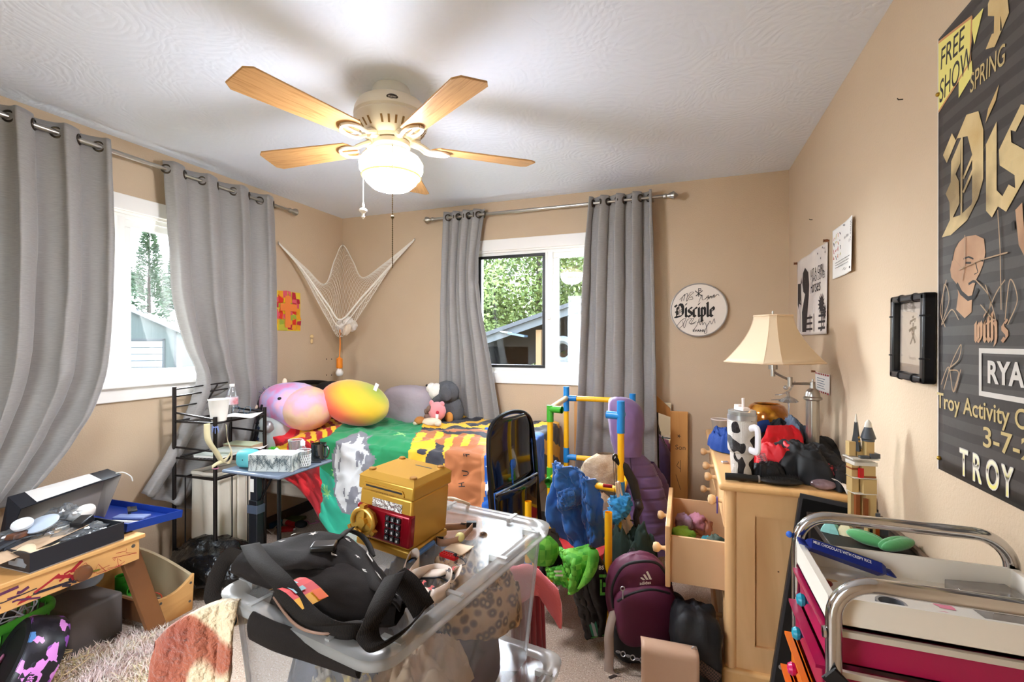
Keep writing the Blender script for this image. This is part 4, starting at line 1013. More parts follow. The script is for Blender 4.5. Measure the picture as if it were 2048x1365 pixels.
def leaf(ik, x, y, a, L_, bx):
    pts = [(x + math.cos(a + 0.25 * k / 8) * L_ * k / 8, y + math.sin(a + 0.25 * k / 8) * L_ * k / 8) for k in range(9)]
    pts = [(min(max(p[0], bx[0]), bx[1]), min(max(p[1], bx[2]), bx[3])) for p in pts]; ik.line(pts, 0.0014)
    for k in range(1, 8):
        for s in (-1, 1):
            q = a + s * 0.75; e = L_ * 0.32 * (1 - abs(k - 3.5) / 6)
            p1 = (min(max(pts[k][0] + math.cos(q) * e, bx[0]), bx[1]), min(max(pts[k][1] + math.sin(q) * e, bx[2]), bx[3])); ik.line([pts[k], p1], 0.001)
for k in range(30): leaf(ik, -0.115 + 0.008 * k, rnd.random() * 0.05, rnd.random() * 2.0 + 0.4, 0.065, (-0.112, 0.112, 0.002, 0.083))
o = ik.build('leaf_print', M('leaf_ink', '#4f6066', 0.7), t, lambda u, v: Vector((u, -0.0606, v)))
ik = Ink()
for k in range(15): leaf(ik, -0.06 + 0.008 * k, rnd.random() * 0.05, rnd.random() * 2.0 + 0.4, 0.06, (-0.057, 0.057, 0.002, 0.083))
ik.build('leaf_print', M('leaf_ink'), t, lambda u, v: Vector((0.1156, u, v)))
ik = Ink(); ik.rect(-0.095, -0.045, 0.095, 0.045); ik.build('top_panel', M('box_top_pale', '#dfe8ea', 0.5), t, lambda u, v: Vector((u, v, 0.0857)))
b = MB(); b.grid(lambda u, v: ((u - .5) * 0.06, (v - .5) * 0.03, 0.087 + 0.022 * max(0, 1 - abs(v - .5) * 4) * (1 - 2 * abs(u - .5)) + 0.004 * fbm(u * 6, v * 6)), 12, 8); b.build('tissue', m_paper, t, auto=180)
t = thing('speaker', 'rounded teal speaker behind the tissue box on the slate tray', 'speaker', (-2.135, 1.845, TZ + 0.047), 0.15)
puff(M('teal_plastic', '#5fb3b8', 0.45), t, 'body', (0, 0, 0), (0.055, 0.042, 0.046), None, 0, 0, 32, 20, sq=3.5); MB().tube([(0.0, -0.043, 0.0), (0.002, -0.0435, 0.0)], 0.003, 8).build('button', m_dark, t)
b = MB(); rnd = random.Random(2)
for k in range(170):
    d = Vector((rnd.gauss(0, 1), rnd.gauss(0, 1), rnd.gauss(0, 1))).normalized(); b.tube([d * 0.012, d * 0.026, d * (0.038 + 0.008 * rnd.random()) + Vector((0, 0, -0.003))], [0.0022, 0.0018, 0.0008], 4)
b.ball((0, 0, 0), 0.016, 12, 8)
o = b.build('spiky_ball', M('lime_rubber', '#4cc234', 0.4)); o.location = (-2.115, 1.99, TZ + 0.042); tag(o, 'lime green spiky rubber ball behind the tissue box', 'toy ball')
m_cg = glassy('clear_glass', '#f5fafa', 0.12, 0.02, 0.12)
t = thing('tumbler_glass', 'smooth clear drinking glass at the back of the slate tray', 'glass', (-2.06, 2.085, TZ + 0.001))
MB().lathe([(0, 0.004), (0.032, 0), (0.038, 0.1), (0.0395, 0.1), (0.0365, 0.1), (0.031, 0.012), (0, 0.012)], n=28).build('vessel', m_cg, t, auto=60); MB().torus((0, 0, 0.1), 0.038, 0.0013, n=32, m=6).build('rim', M('glass_rim', '#e8eeee', 0.1), t)
t = thing('cut_glass', 'short cut crystal glass beside the tissue box', 'glass', (-1.872, 1.95, TZ + 0.001))
b = MB(); b.lathe([(0, 0.004), (0.033, 0), (0.037, 0.086), (0.035, 0.086), (0.031, 0.012), (0, 0.012)], n=28)
b.build('vessel', m_cg, t, auto=60)
b = MB()
for k in range(24):
    for s in (-1, 1):
        a = 2 * PI * k / 24; b.tube([((0.034 + 0.0035 * z / 0.08) * math.cos(a + s * z * 9), (0.034 + 0.0035 * z / 0.08) * math.sin(a + s * z * 9), z) for z in (0.006, 0.03, 0.05, 0.066)], 0.0011, 4)
b.torus((0, 0, 0.086), 0.036, 0.0015, n=28, m=6); b.build('cut_pattern', M('crystal_white', '#f2f5f5', 0.1), t)
t = thing('pump_bottle', 'small clear pump bottle with white cap standing behind the cut glass', 'bottle', (-1.925, 2.0, TZ + 0.001))
MB().lathe([(0, 0), (0.02, 0), (0.021, 0.01), (0.021, 0.08), (0.012, 0.092), (0.011, 0.1)], n=20).build('body', m_cg, t, auto=60); MB().lathe([(0.012, 0.096), (0.012, 0.118), (0.007, 0.12), (0.007, 0.126), (0, 0.127)], n=16).build('cap', m_white, t)
t = thing('glass_mug', 'dark glass mug with handle at the end of the slate tray', 'mug', (-1.90, 2.09, TZ + 0.001))
MB().lathe([(0, 0), (0.036, 0), (0.04, 0.01), (0.04, 0.088), (0.041, 0.09), (0.038, 0.09), (0.037, 0.012), (0, 0.008)], n=28).build('vessel', glassy('smoked_glass', '#7f8a86', 0.14, 0.03, 0.2, '#56605c'), t, auto=60)
MB().tube(curve([(0.039, 0, 0.075), (0.06, 0, 0.078), (0.07, 0, 0.05), (0.058, 0, 0.02), (0.039, 0, 0.016)], 16), 0.005, 8).build('handle', glassy('smoked_glass'), t)
o = MB().tube([(-0.05, 0, 0.0045), (0.05, 0.004, 0.0045)], 0.004, 8).build('pen', M('pen_dark', '#2a2c33', 0.4)); o.location = (-1.885, 2.02, TZ + 0.001); o.rotation_euler = (0, 0, 0.5); tag(o, 'dark pen on the slate tray in front of the glass mug', 'pen')

# ---------------------------------------------------------------- litter under the bed
def under(px, py, z=0.0): return atZ(px, py, z)
def placed(o, c, label, cat, rot=None, group=None):
    o.location = c
    if rot: o.rotation_euler = rot
    return tag(o, label, cat, group)
placed(MB().cyl((-0.09, 0, 0.045), (0.09, 0, 0.045), 0.045, 0.04, 20).build('paper_roll', M('kraft_cream', '#c7ad8c', 0.8)), under(553, 1040, 0.0), 'cream paper roll lying under the bed', 'paper roll', (0, 0, -0.5))
t = thing('marker_bottle', 'red squeeze bottle with white cap lying under the bed', 'bottle', under(575, 1052, 0.0), -0.2)
MB().cyl((0, 0, 0.02), (0.07, 0, 0.02), 0.02).build('body', M('toy_red', '#c0222a', 0.4), t); MB().cyl((-0.045, 0, 0.02), (0.0, 0, 0.02), 0.02).build('cap', M('kraft_white', '#ddd0bb', 0.6), t)
placed(MB().cyl((-0.04, 0, 0.006), (0.045, 0, 0.01), 0.006).build('white_stick', m_white), under(578, 1062, 0.0), 'thin white stick lying beside the red bottle under the bed', 'stick', (0, 0, 0.35))
placed(MB().ball((0, 0, 0.025), (0.05, 0.035, 0.025), 16, 10).build('dark_ball', M('soft_black', '#141416', 0.9)), under(602, 1056, 0.0), 'soft black pad lying under the bed near the red bottle', 'pad')
placed(MB().box((0, 0, 0.02), (0.13, 0.07, 0.04)).build('blue_book', M('book_blue', '#1e4e6e', 0.6), bevel=0.003), under(545, 1055, 0.0), 'dark blue book lying under the cream paper roll', 'book', (0, 0, 0.6))
placed(MB().box((0, 0, 0.012), (0.14, 0.09, 0.024)).build('green_pouch', M('olive_cloth', '#5a6230', 0.8), bevel=0.008), under(590, 1042, 0.0), 'olive green pouch on the floor under the bed', 'pouch', (0, 0, 0.3))
placed(MB().box((0, 0, 0.01), (0.1, 0.06, 0.02)).build('candy_wrapper', M('toy_red'), bevel=0.003), under(573, 1062, 0.0), 'small flat red packet under the bed', 'packet', (0, 0, 0.5))
placed(MB().tube(curve([(0, 0, 0.004), (0.05, 0.03, 0.006), (0.1, 0.0, 0.004), (0.14, 0.05, 0.005), (0.09, 0.07, 0.004)], 30), 0.004, 6).build('cord', M('pink_thread')), under(598, 1046, 0.0), 'pink cord coiled on the floor under the bed', 'cord')
placed(MB().box((0, 0, 0.006), (0.13, 0.08, 0.012)).build('cardboard', M('tan_card')), under(672, 1050, 0.0), 'flat piece of cardboard under the comforter hem', 'cardboard', (0, 0, 0.5))
placed(MB().box((0, 0, 0.06), (0.36, 0.2, 0.12)).build('storage_box', M('dark_box', '#2d2927', 0.7), bevel=0.006), (-2.3, 3.05, 0), 'dark storage box against the wall under the bed', 'box')
sheet('paper_scrap', 'crumpled beige paper scrap beside the tray table post under the bed', under(536, 1060, 0.02), 0.09, 0.08, 0.4, M('kraft_white'), 'paper', 0.02)
# ---------------------------------------------------------------- low wooden activity table at the window wall
m_pine = M('pine_table', '#cf9a5a', 0.5, col2=['#dba868', '#b97f41'], nscale=9, nstretch=(1, 0.12, 1), nlo=0.3, nhi=0.7, distort=1.0)
m_pined = M('pine_dark', '#8a5a33', 0.55, col2='#6d4527', nscale=9, nstretch=(1, 0.12, 0.2))
tb = thing('activity_table', 'low pine activity table with paint stains and a round brown knob', 'table', (-2.53, 1.02, 0))
def L3(b, a, c, o): return b.bb(Vector(a) - Vector(o), Vector(c) - Vector(o))
to = tb.location
L3(MB(), (-2.80, 0.62, 0.482), (-2.255, 1.42, 0.500), to).build('tabletop', m_pine, tb, bevel=0.004)
L3(MB(), (-2.285, 0.64, 0.392), (-2.265, 1.40, 0.482), to).build('front_apron', m_pine, tb, bevel=0.003)
L3(MB(), (-2.79, 1.375, 0.392), (-2.285, 1.395, 0.482), to).build('side_apron', m_pine, tb, bevel=0.003)
for x in (-2.30, -2.76):
    a, c = Vector((x, 1.375, 0.43)), Vector((x, 1.50, 0.0)); d = c - a; ang = math.atan2(d.y, -d.z)
    MB().box((a + c) / 2 - to, (0.028, 0.075, d.length), Matrix.Rotation(ang, 3, 'X')).build('leg', m_pined, tb, bevel=0.003)
    a, c = Vector((x, 0.68, 0.43)), Vector((x, 0.6, 0.0)); d = c - a; ang = math.atan2(d.y, -d.z)
    MB().box((a + c) / 2 - to, (0.028, 0.075, d.length), Matrix.Rotation(ang, 3, 'X')).build('leg', m_pined, tb, bevel=0.003)
kp = atX(160, 1120, -2.255)
MB().lathe([(0.012, 0), (0.012, 0.012), (0.026, 0.018), (0.031, 0.03), (0.027, 0.042), (0.012, 0.05), (0, 0.051)], Vector((-2.265, kp.y, 0.437)) - to, 24, 'X').build('knob', M('brown_knob', '#6a4128', 0.3), tb)
MB().lathe([(0.008, 0), (0.007, 0.002), (0, 0.002)], Vector((-2.265, 1.375, 0.46)) - to, 14, 'X').build('screw_cap', M('screw_grey', '#6f6a62', 0.4, 0.6), tb)
ik = Ink(); rnd = random.Random(4); cl = ['#a3242c', '#5b2a4c', '#7d7a2a', '#2a2430', '#d8cfc2']
for k in range(34):
    u, v = rnd.uniform(0.72, 1.18) if k > 8 else rnd.uniform(1.2, 1.36), rnd.uniform(0.4, 0.474); ik.mi = 0 if k <= 8 else rnd.randrange(5)
    ik.line([(u, v), (u + rnd.gauss(0, 0.03), max(0.396, min(0.48, v + rnd.gauss(0, 0.014)))), (u + rnd.gauss(0, 0.05), max(0.396, min(0.478, v + rnd.gauss(0, 0.02))))], 0.002 if k <= 8 else rnd.uniform(0.004, 0.013))
ik.build('paint_stain', [M('stain_%d' % i, c) for i, c in enumerate(cl)], tb, lambda u, v: Vector((-2.2645, u, v)) - to)
# end bin
wb = thing('wooden_bin', 'small pine toy bin with curved sides at the end of the activity table', 'bin', (-2.55, 1.61, 0)); wo = wb.location
m_ply = M('pale_ply', '#c9b692', 0.6)
arc = [(1.515 + 0.185 * k / 10, 0.135 + 0.045 * (k / 10) ** 1.5 * 1.0 - 0.02 * math.sin(PI * k / 10)) for k in range(11)]
b = MB(); b.prism([(y - wo.y, z) for y, z in ([(1.50, 0.0), (1.69, 0.0)] + arc[::-1])], -2.35 - wo.x, -2.333 - wo.x, 'X'); b.build('front_panel', m_pine, wb, bevel=0.003)
arc = [(-2.35 - 0.42 * k / 12, 0.175 + 0.075 * math.sin(PI / 2 * k / 12)) for k in range(13)]
b = MB(); b.prism([(x - wo.x, z) for x, z in ([(-2.77, 0.0), (-2.35, 0.0)] + arc)], 1.685 - wo.y, 1.70 - wo.y, 'Y'); b.build('side_panel', m_ply, wb, smooth=False)
L3(MB(), (-2.79, 1.50, 0.0), (-2.77, 1.70, 0.30), wo).build('back_panel', m_pine, wb, bevel=0.002)
L3(MB(), (-2.77, 1.515, 0.012), (-2.35, 1.685, 0.024), wo).build('bottom_panel', m_ply, wb, smooth=False)
L3(MB(), (-2.77, 1.50, 0.02), (-2.35, 1.514, 0.115), wo).build('near_rail', m_pined, wb, bevel=0.002)
b = MB()
for y, z in ((1.525, 0.035), (1.535, 0.11), (1.675, 0.05), (1.68, 0.14)): MB().lathe([(0.0065, 0), (0.006, 0.002), (0, 0.002)], Vector((-2.333, y, z)) - wo, 12, 'X').build('screw', M('screw_grey'), wb)
gp = atX(240, 1155, -2.6) ; gp = Vector((-2.70, 1.585, 0.09)); t = thing('green_pipe', 'bright green elbow pipe connector lying inside the wooden bin', 'pipe', gp)
m_gpl = M('green_plastic', '#3fae35', 0.4)
MB().lathe([(0.028, 0.0), (0.028, 0.09), (0.024, 0.09), (0.024, 0.0)], (0, 0, -0.02), 22, closed=True).build('socket', m_gpl, t); MB().lathe([(0.028, 0.0), (0.028, 0.075), (0.023, 0.075), (0.023, 0.0)], (0.01, 0, 0.01), 22, 'X', closed=True).build('socket', m_gpl, t)
placed(MB().torus((0, 0, 0), 0.03, 0.003, (0.5, 0.2, 1), 24).build('rubber_ring', M('red_band', '#c4472c', 0.5)), (-2.52, 1.63, 0.06), 'red rubber ring lying by the green pipe in the wooden bin', 'ring')
placed(MB().box((0, 0, 0.008), (0.1, 0.06, 0.012)).build('paper_scrap', m_paper, bevel=0.002), (-2.42, 1.59, 0.026), 'white folded paper at the bottom of the wooden bin', 'paper', (0, 0.1, 0.4))
placed(MB().box((0, 0, 0.02), (0.07, 0.05, 0.04)).build('toy_block', M('navy_plastic', '#23264a', 0.5), bevel=0.004), (-2.49, 1.59, 0.026), 'dark navy block beside the green pipe', 'block', (0, 0, 0.5))

# black box, its lid and contents
bx = thing('cardboard_box', 'long black cardboard box with a truck picture standing open on the activity table', 'box', (-2.43, 1.1, 0.501), 0.045); m_bxo = M('box_black', '#23242a', 0.4); m_bxi = M('box_inner', '#8f857c', 0.8)
def wall5(x0, x1, y0, y1, h, th, par, mat):
    MB().bb((x0, y0, 0), (x1, y1, th)).build('bottom', mat[1], par, smooth=False)
    for nm, a, c in (('front_wall', (x1 - th, y0, th), (x1, y1, h)), ('back_wall', (x0, y0, th), (x0 + th, y1, h)), ('end_wall', (x0 + th, y0, th), (x1 - th, y0 + th, h)), ('end_wall', (x0 + th, y1 - th, th), (x1 - th, y1, h))):
        MB().bb(a, c).build(nm, mat[0], par, smooth=False)
wall5(-0.17, 0.17, -0.085, 0.235, 0.075, 0.004, bx, (m_bxo, m_bxi))
ik = Ink(); ik.poly([(-0.02, 0.018), (0.06, 0.018), (0.06, 0.034), (0.03, 0.036), (0.02, 0.05), (-0.01, 0.05), (-0.016, 0.036), (-0.028, 0.032)]); ik.mi = 1; ik.ring((0.0, 0.018), 0.003, 0.009); ik.ring((0.045, 0.018), 0.003, 0.009); ik.poly([(0.0, 0.038), (0.016, 0.038), (0.012, 0.047), (0.0, 0.047)])
ik.build('truck_print', [M('print_grey', '#7e858c', 0.5), M('print_dark', '#3c4046', 0.5)], bx, lambda u, v: Vector((0.12 - u * 1.2, -0.0855, v)))
ld = thing('box_lid', 'black box lid with white printed label standing open behind the box', 'lid', (-2.585, 1.14, 0.66))
lidq = [atX(16, 995, -2.66), atX(215, 939, -2.66), atX(243, 950, -2.585), atX(42, 1019, -2.585)]; lo_ = Vector(ld.location)
lb = [Vector((-2.655, 1.10, 0.50)), Vector((-2.655, 1.44, 0.50))]
def quad(nm, P, m, th=0.003): return MB().add([Vector(p) - lo_ for p in P], [(0, 1, 2, 3)]).build(nm, m, ld, smooth=False, thick=th)
quad('top_wall', lidq, m_bxo); quad('panel', [lidq[0], lidq[1], lb[1], lb[0]], m_bxi)
quad('end_wall', [lidq[0], lidq[3], Vector((-2.60, 1.10, 0.51)), lb[0]], m_bxo); quad('end_wall', [lidq[1], lidq[2], Vector((-2.60, 1.45, 0.51)), lb[1]], m_bxi)
def lq(u, v): return lidq[0].lerp(lidq[1], u).lerp(lidq[3].lerp(lidq[2], u), v) - lo_ + Vector((0.002, 0, 0.005))
ik = Ink(); ik.rect(0.14, 0.04, 0.78, 0.96); ik.mi = 1; rnd = random.Random(8)
for i in range(7):
    u = 0.17
    while u < 0.74:
        w = rnd.uniform(0.015, 0.06); ik.rect(u, 0.12 + i * 0.11, min(u + w, 0.76), 0.155 + i * 0.11); u += w + rnd.uniform(0.008, 0.03)
ik.build('printed_label', [M('label_white', '#e3e0da', 0.5), M('label_ink', '#a9a29c', 0.6)], ld, lambda u, v: lq(u, v))
ld.children[-1].data.vertices.foreach_set('co', [x for k, v in enumerate(ld.children[-1].data.vertices) for x in (v.co.x + (0.0002 if k > 3 else 0), v.co.y, v.co.z + (0.0006 if k > 3 else 0))])
bo = Vector((-2.43, 1.1, 0.506))
def inbox(o, dx, dy, dz, label, cat, rot=None, group=None): return placed(o, bo + Vector((dx, dy, dz)), label, cat, rot, group)
m_clr = glassy('clear_film', '#e9edf0', 0.2, 0.12, 0.25, '#cfd6dc')
def crumple_bag(name, r, seed, mat=None, am=0.35):
    return MB().ball((0, 0, 0), r, 30, 18, None, lambda d: 1 + am * fbm(d.x * 3 + seed, d.y * 3, d.z * 3, 3) - 0.25 * abs(fbm(d.x * 6, d.y * 6 + seed, d.z * 6))).build(name, mat or m_clr, auto=20)
inbox(crumple_bag('plastic_bag', (0.09, 0.12, 0.035), 2), -0.05, 0.03, 0.075, 'clear crumpled plastic bag heaped in the open black box', 'bag')
inbox(crumple_bag('plastic_bag', (0.07, 0.1, 0.03), 7), 0.06, 0.14, 0.05, 'flat clear bag of small parts near the front wall of the black box', 'bag')
inbox(crumple_bag('plastic_bag', (0.08, 0.07, 0.05), 12), -0.1, 0.17, 0.085, 'clear bag with brass bits leaning on the box lid', 'bag')
inbox(MB().lathe([(0, 0), (0.05, 0), (0.055, 0.008), (0.045, 0.014), (0, 0.014)], n=28).build('plastic_disc', M('pale_blue_plastic', '#b9c6d6', 0.35)), 0.0, 0.04, 0.11, 'pale grey blue plastic disc on the bags in the black box', 'disc', (0.35, 0.1, 0))
inbox(MB().lathe([(0, 0), (0.03, 0), (0.034, 0.012), (0.03, 0.02), (0, 0.02)], n=24).build('plastic_cap', M('clear_white', '#dfe4ea', 0.3)), -0.02, -0.01, 0.12, 'small white plastic cap beside the pale disc', 'dish', (0.3, 0.2, 0))  # loose white plastic cap
inbox(MB().box((0, 0, 0.015), (0.05, 0.07, 0.03)).build('power_adapter', M('adapter_black', '#17171a', 0.35), bevel=0.005), 0.05, 0.15, 0.075, 'black power adapter lying in the black box', 'adapter', (0.2, 0, 0.5))
inbox(MB().tube(curve([(0, 0, 0), (-0.02, -0.05, 0.03), (-0.0, -0.1, 0.005), (0.02, -0.12, 0.0)], 20), 0.002, 6).build('cable', M('adapter_black')), 0.05, 0.13, 0.09, 'thin black cable arching over the parts in the black box', 'cable')
inbox(MB().ball((0, 0, 0), (0.035, 0.06, 0.035), 20, 12).build('foam_pad', M('foam_white', '#ece4da', 0.8)), -0.06, 0.2, 0.085, 'white foam pad at the back of the black box', 'foam', (0.5, 0, 0))
sheet('cardboard_sheet', 'tan cardboard sheet slanting across the black box', bo + Vector((0.06, 0.0, 0.065)), 0.09, 0.3, 0.12, M('card_tan', '#c7a98a', 0.8), 'cardboard', 0.006, 0.08)
t = thing('toy_truck', 'dark toy truck with brown body in the near end of the black box', 'toy', bo + Vector((0.0, -0.04, 0.075)), 0.25)
MB().box((0, 0.02, 0), (0.06, 0.16, 0.025), top=(0.8, 0.9)).build('chassis', M('toy_dark', '#2a2e36', 0.4), t, bevel=0.004); MB().box((0, 0.03, 0.022), (0.045, 0.11, 0.02), top=(0.8, 0.9)).build('body', M('toy_brown', '#7a4a30', 0.4, col2='#2b2422', nscale=20), t, bevel=0.004)
MB().tube([(0.02, -0.08, 0), (0.02, -0.02, 0.01)], 0.008, 8).build('barrel', M('toy_dark'), t)
sheet('paper_sheet', 'cream paper curled inside the near corner of the black box', bo + Vector((0.11, -0.03, 0.06)), 0.1, 0.09, 0.3, M('cream_paper', '#d8c3a2', 0.8), 'paper', 0.012)
placed(MB().tube(curve([(0, 0, 0.002), (0.03, 0.01, 0.004), (0.05, 0.03, -0.02), (0.055, 0.035, -0.045)], 20), 0.003, 6).build('string', M('string_white', '#ddd8cf', 0.7)), atX(232, 948, -2.60), 'white string hanging off the corner of the tilted box lid', 'string', (0, 0, 0.2))
# blue tray
bt_ = thing('plastic_tray', 'royal blue plastic tray sticking out past the end of the activity table', 'tray', (-2.535, 1.47, 0.506), 0.0, rot=(R(-7), R(3), R(8))); m_blu = M('royal_blue', '#1c3f9e', 0.4)
wall5(-0.26, 0.2, -0.12, 0.16, 0.035, 0.006, bt_, (m_blu, m_blu))
m_blk = M('tool_black', '#1b1b20', 0.4)
bo2 = Vector((-2.535, 1.47, 0.514))
def intray(o, dx, dy, dz, label, cat, rot=None): return placed(o, bo2 + Vector((dx, dy, dz)), label, cat, rot)
o = MB()
for k in range(6): o.tube([(-0.035 + k * 0.014, 0, 0.012), (-0.035 + k * 0.014, 0.03, 0.012)], 0.004, 6)
o.box((0, 0.0, 0.01), (0.09, 0.012, 0.014)); intray(o.build('hair_clip', m_blk), 0.0, 0.05, 0.01, 'black toothed hair clip in the blue tray', 'hair clip', (0, 0, -0.5))
intray(MB().box((0, 0, 0.008), (0.15, 0.05, 0.012)).build('blue_case', M('slate_blue', '#7e8fc0', 0.5), bevel=0.004), 0.07, 0.02, 0.0, 'slate blue flat case in the blue tray', 'case', (0, 0, 0.35))
intray(MB().tube([(-0.07, 0, 0.01), (0.07, 0.01, 0.01)], 0.008, 8).build('marker', m_paper), 0.13, -0.04, 0.0, 'white marker lying in the blue tray near its front edge', 'marker', (0, 0, 0.2))
intray(MB().ball((0, 0, 0.012), (0.03, 0.016, 0.012), 14, 8).build('black_cap', m_blk), 0.1, -0.085, 0.0, 'black oval plastic cap in the corner of the blue tray', 'token', (0, 0, 0.4))  # loose black oval cap
t = thing('correction_tape', 'pink and lilac tape dispenser beside the foam pad at the blue tray', 'tape', bo2 + Vector((-0.2, 0.0, 0.01)), 0.4)
MB().box((0, 0, 0.014), (0.1, 0.04, 0.028)).build('case', M('hot_pink', '#d0387f', 0.4), t, bevel=0.012); MB().box((-0.01, 0, 0.03), (0.05, 0.03, 0.004)).build('label', M('lilac_label', '#a9b3dc', 0.5), t, bevel=0.001)
# black bin bag
c = Vector((-2.50, 1.93, 0.11)); m_bag = M('bin_bag', '#0d0e10', 0.22, bump=(38, 0.9), bdist=0.012, coat=0.4)
o = MB().ball((0, 0, 0), (0.27, 0.17, 0.15), 56, 30, None, lambda d: (1 + 0.14 * fbm(d.x * 2.3, d.y * 2.3, d.z * 2.3, 3) - 0.10 * abs(fbm(d.x * 5, d.y * 5, d.z * 4, 3)) - 0.05 * abs(fbm(d.x * 12, d.y * 12, d.z * 11, 2))) * (1 if d.z > -0.55 else 0.55 / max(abs(d.z), 0.55))).build('bin_bag', m_bag, auto=180)
placed(o, c + Vector((0.03, -0.03, 0.01)), 'shiny black bin bag slumped on the carpet by the hamper', 'bag')
b = MB()
for k in range(3): b.tube(curve([(0, 0, 0), (0.01 + 0.01 * k, 0.01, 0.03), (0.03, 0.02 * k, 0.045), (0.05, 0.0, 0.015)], 14), [0.012 - 0.0006 * i for i in range(15)], 7)
o = b.build('bag_knot', m_bag); o.parent = bpy.data.objects['bin_bag']; o.location = (-0.17, 0.03, 0.125)
# ottoman, basket, hoop, rug
ot = thing('ottoman', 'grey leatherette block stool on the carpet under the activity table', 'stool', (-2.56, 1.33, 0), 0.04)
MB().bb((-0.135, -0.11, 0.004), (0.125, 0.105, 0.2)).build('body', M('grey_leather', '#6d6764', 0.4, bump=(140, 0.1)), ot, bevel=0.014)
MB().tube([(0.118, -0.104, 0.02), (0.118, -0.104, 0.19)], 0.0022, 6).build('seam_piping', M('grey_piping', '#8d8783', 0.4), ot)
m_gb = M('green_basket', '#4faa35', 0.4)
gb = thing('basket', 'bright green slatted plastic basket full of cables under the activity table', 'basket', (-2.63, 1.02, 0), 0.1)
def sq(u, rx, ry):
    a = 2 * PI * u; ca, sa = math.cos(a), math.sin(a); k = (abs(ca) ** 5 + abs(sa) ** 5) ** -0.2
    return ca * k * rx, sa * k * ry
b = MB(); b.tube([(*sq(i / 56, 0.17, 0.2), 0.245) for i in range(56)], 0.011, 8, closed=True, flat=(1.8, 0.7)); b.build('rim', m_gb, gb)
b = MB(); b.grid(lambda u, v: (*sq(u, 0.12 + 0.02 * v, 0.15 + 0.02 * v), 0.03 + 0.09 * v), 48, 4); b.bb((-0.12, -0.15, 0.02), (0.12, 0.15, 0.03)); b.build('base', m_gb, gb, thick=0.004)
b = MB()
for i in range(28):
    x0, y0 = sq(i / 28, 0.14, 0.17); x1, y1 = sq(i / 28, 0.165, 0.195); b.tube([(x0, y0, 0.11), (x1, y1, 0.245)], 0.008, 6, flat=(0.5, 1.2))
b.build('slat', m_gb, gb)
m_wc = M('cable_white', '#cfd3dc', 0.4); rnd = random.Random(3)
for k in range(4):
    P = [(0.07 * math.cos(a * 1.05 + k) * (0.8 + 0.3 * rnd.random()), 0.085 * math.sin(a * 1.05 + k) * (0.8 + 0.3 * rnd.random()), 0.035 * math.sin(a * 0.5 + k) + 0.012 * rnd.random()) for a in [x * 0.5 for x in range(26)]]
    placed(MB().tube(curve(P, 110), 0.0028, 6).build('cable', m_wc), (-2.6 + 0.01 * k, 1.08 + 0.012 * k, 0.26 + 0.012 * k), 'white charging cable coiled on top of the green basket', 'cable', (0.5, 0.25 * k - 0.3, k), 'white cables in the green basket')
placed(crumple_bag('plastic_bag', (0.12, 0.14, 0.05), 21, M('dark_film', '#2c3038', 0.25)), (-2.65, 0.99, 0.235), 'dark shiny plastic wrap filling the green basket', 'bag')
sheet('plastic_sleeve', 'pale blue plastic sleeve sticking up from the green basket', (-2.67, 1.17, 0.29), 0.07, 0.16, 0.6, M('pale_blue_plastic'), 'sleeve', 0.01, 0.5)
placed(MB().grid(lambda u, v: ((u - .5) * 0.14, 0.03 * math.sin(PI * u), v * 0.09 * math.sin(PI * min(1, 0.15 + u * 0.8))), 16, 6).build('plastic_shell', m_clr, thick=0.001, auto=180), (-2.66, 1.36, 0.26), 'clear curved plastic shell behind the grey block stool', 'packaging', (0.4, 0, 1.4))
placed(MB().ball((0, 0, 0), (0.06, 0.07, 0.02), 16, 8).build('paper_plate', M('pale_blue_plastic')), (-2.68, 1.42, 0.21), 'pale blue scrap behind the grey block stool', 'scrap', (0.3, 0.2, 0))
# patterned round bag lying on its side
def hoop_mat():
    m = M('plaid_print', '#d97fd0', 0.35); nt = m.node_tree; N = nt.nodes; L = nt.links
    tc = N.new('ShaderNodeTexCoord'); v = N.new('ShaderNodeTexVoronoi'); v.distance = 'CHEBYCHEV'; v.inputs['Scale'].default_value = 26; mp = N.new('ShaderNodeMapping'); mp.inputs['Scale'].default_value = (1, 1, 1.7); mp.inputs['Rotation'].default_value = (0.3, 0.2, 0.4)
    L.new(tc.outputs['Object'], mp.inputs[0]); L.new(mp.outputs[0], v.inputs['Vector'])
    r = N.new('ShaderNodeValToRGB'); r.color_ramp.interpolation = 'CONSTANT'; e = r.color_ramp.elements; e[0].color = lin('#1b1a20'); e[1].position = 0.45; e[1].color = lin('#d98ad6')
    for q, c in ((0.62, '#26242c'), (0.74, '#8b4aa6'), (0.84, '#3d3a48'), (0.93, '#4f7fb5')): x = e.new(q); x.color = lin(c)
    L.new(v.outputs['Color'], r.inputs[0]); L.new(r.outputs[0], N['Principled BSDF'].inputs['Base Color']); return m
hp = thing('round_bag', 'round pink and black patterned bag lying open on its side in front of the stool', 'bag', (-2.33, 1.05, 0.147), rot=Vector((-0.168, -0.491, 0.26)).to_track_quat('Z', 'Y').to_euler())
MB().lathe([(0.14, 0.06), (0.15, 0.045), (0.152, 0), (0.15, -0.045), (0.14, -0.06), (0.135, -0.05), (0.135, 0.05)], n=48, closed=True).build('patterned_band', hoop_mat(), hp)
MB().lathe([(0.142, 0.058), (0.128, 0.068), (0.11, 0.062), (0.11, 0.03), (0.125, -0.05), (0, -0.052)], n=48).build('black_lining', M('lining_black', '#0b0a0c', 0.7), hp)
b = MB(); ribbon(b, [(0.1, -0.03, 0.055), (0.05, -0.06, 0.085), (-0.02, -0.05, 0.08), (-0.06, 0.0, 0.06)], 0.022, 20, (0, 0.3, 1), 0.6); b.build('pink_strap', M('strap_pink', '#c9799a', 0.6), hp, thick=0.001)
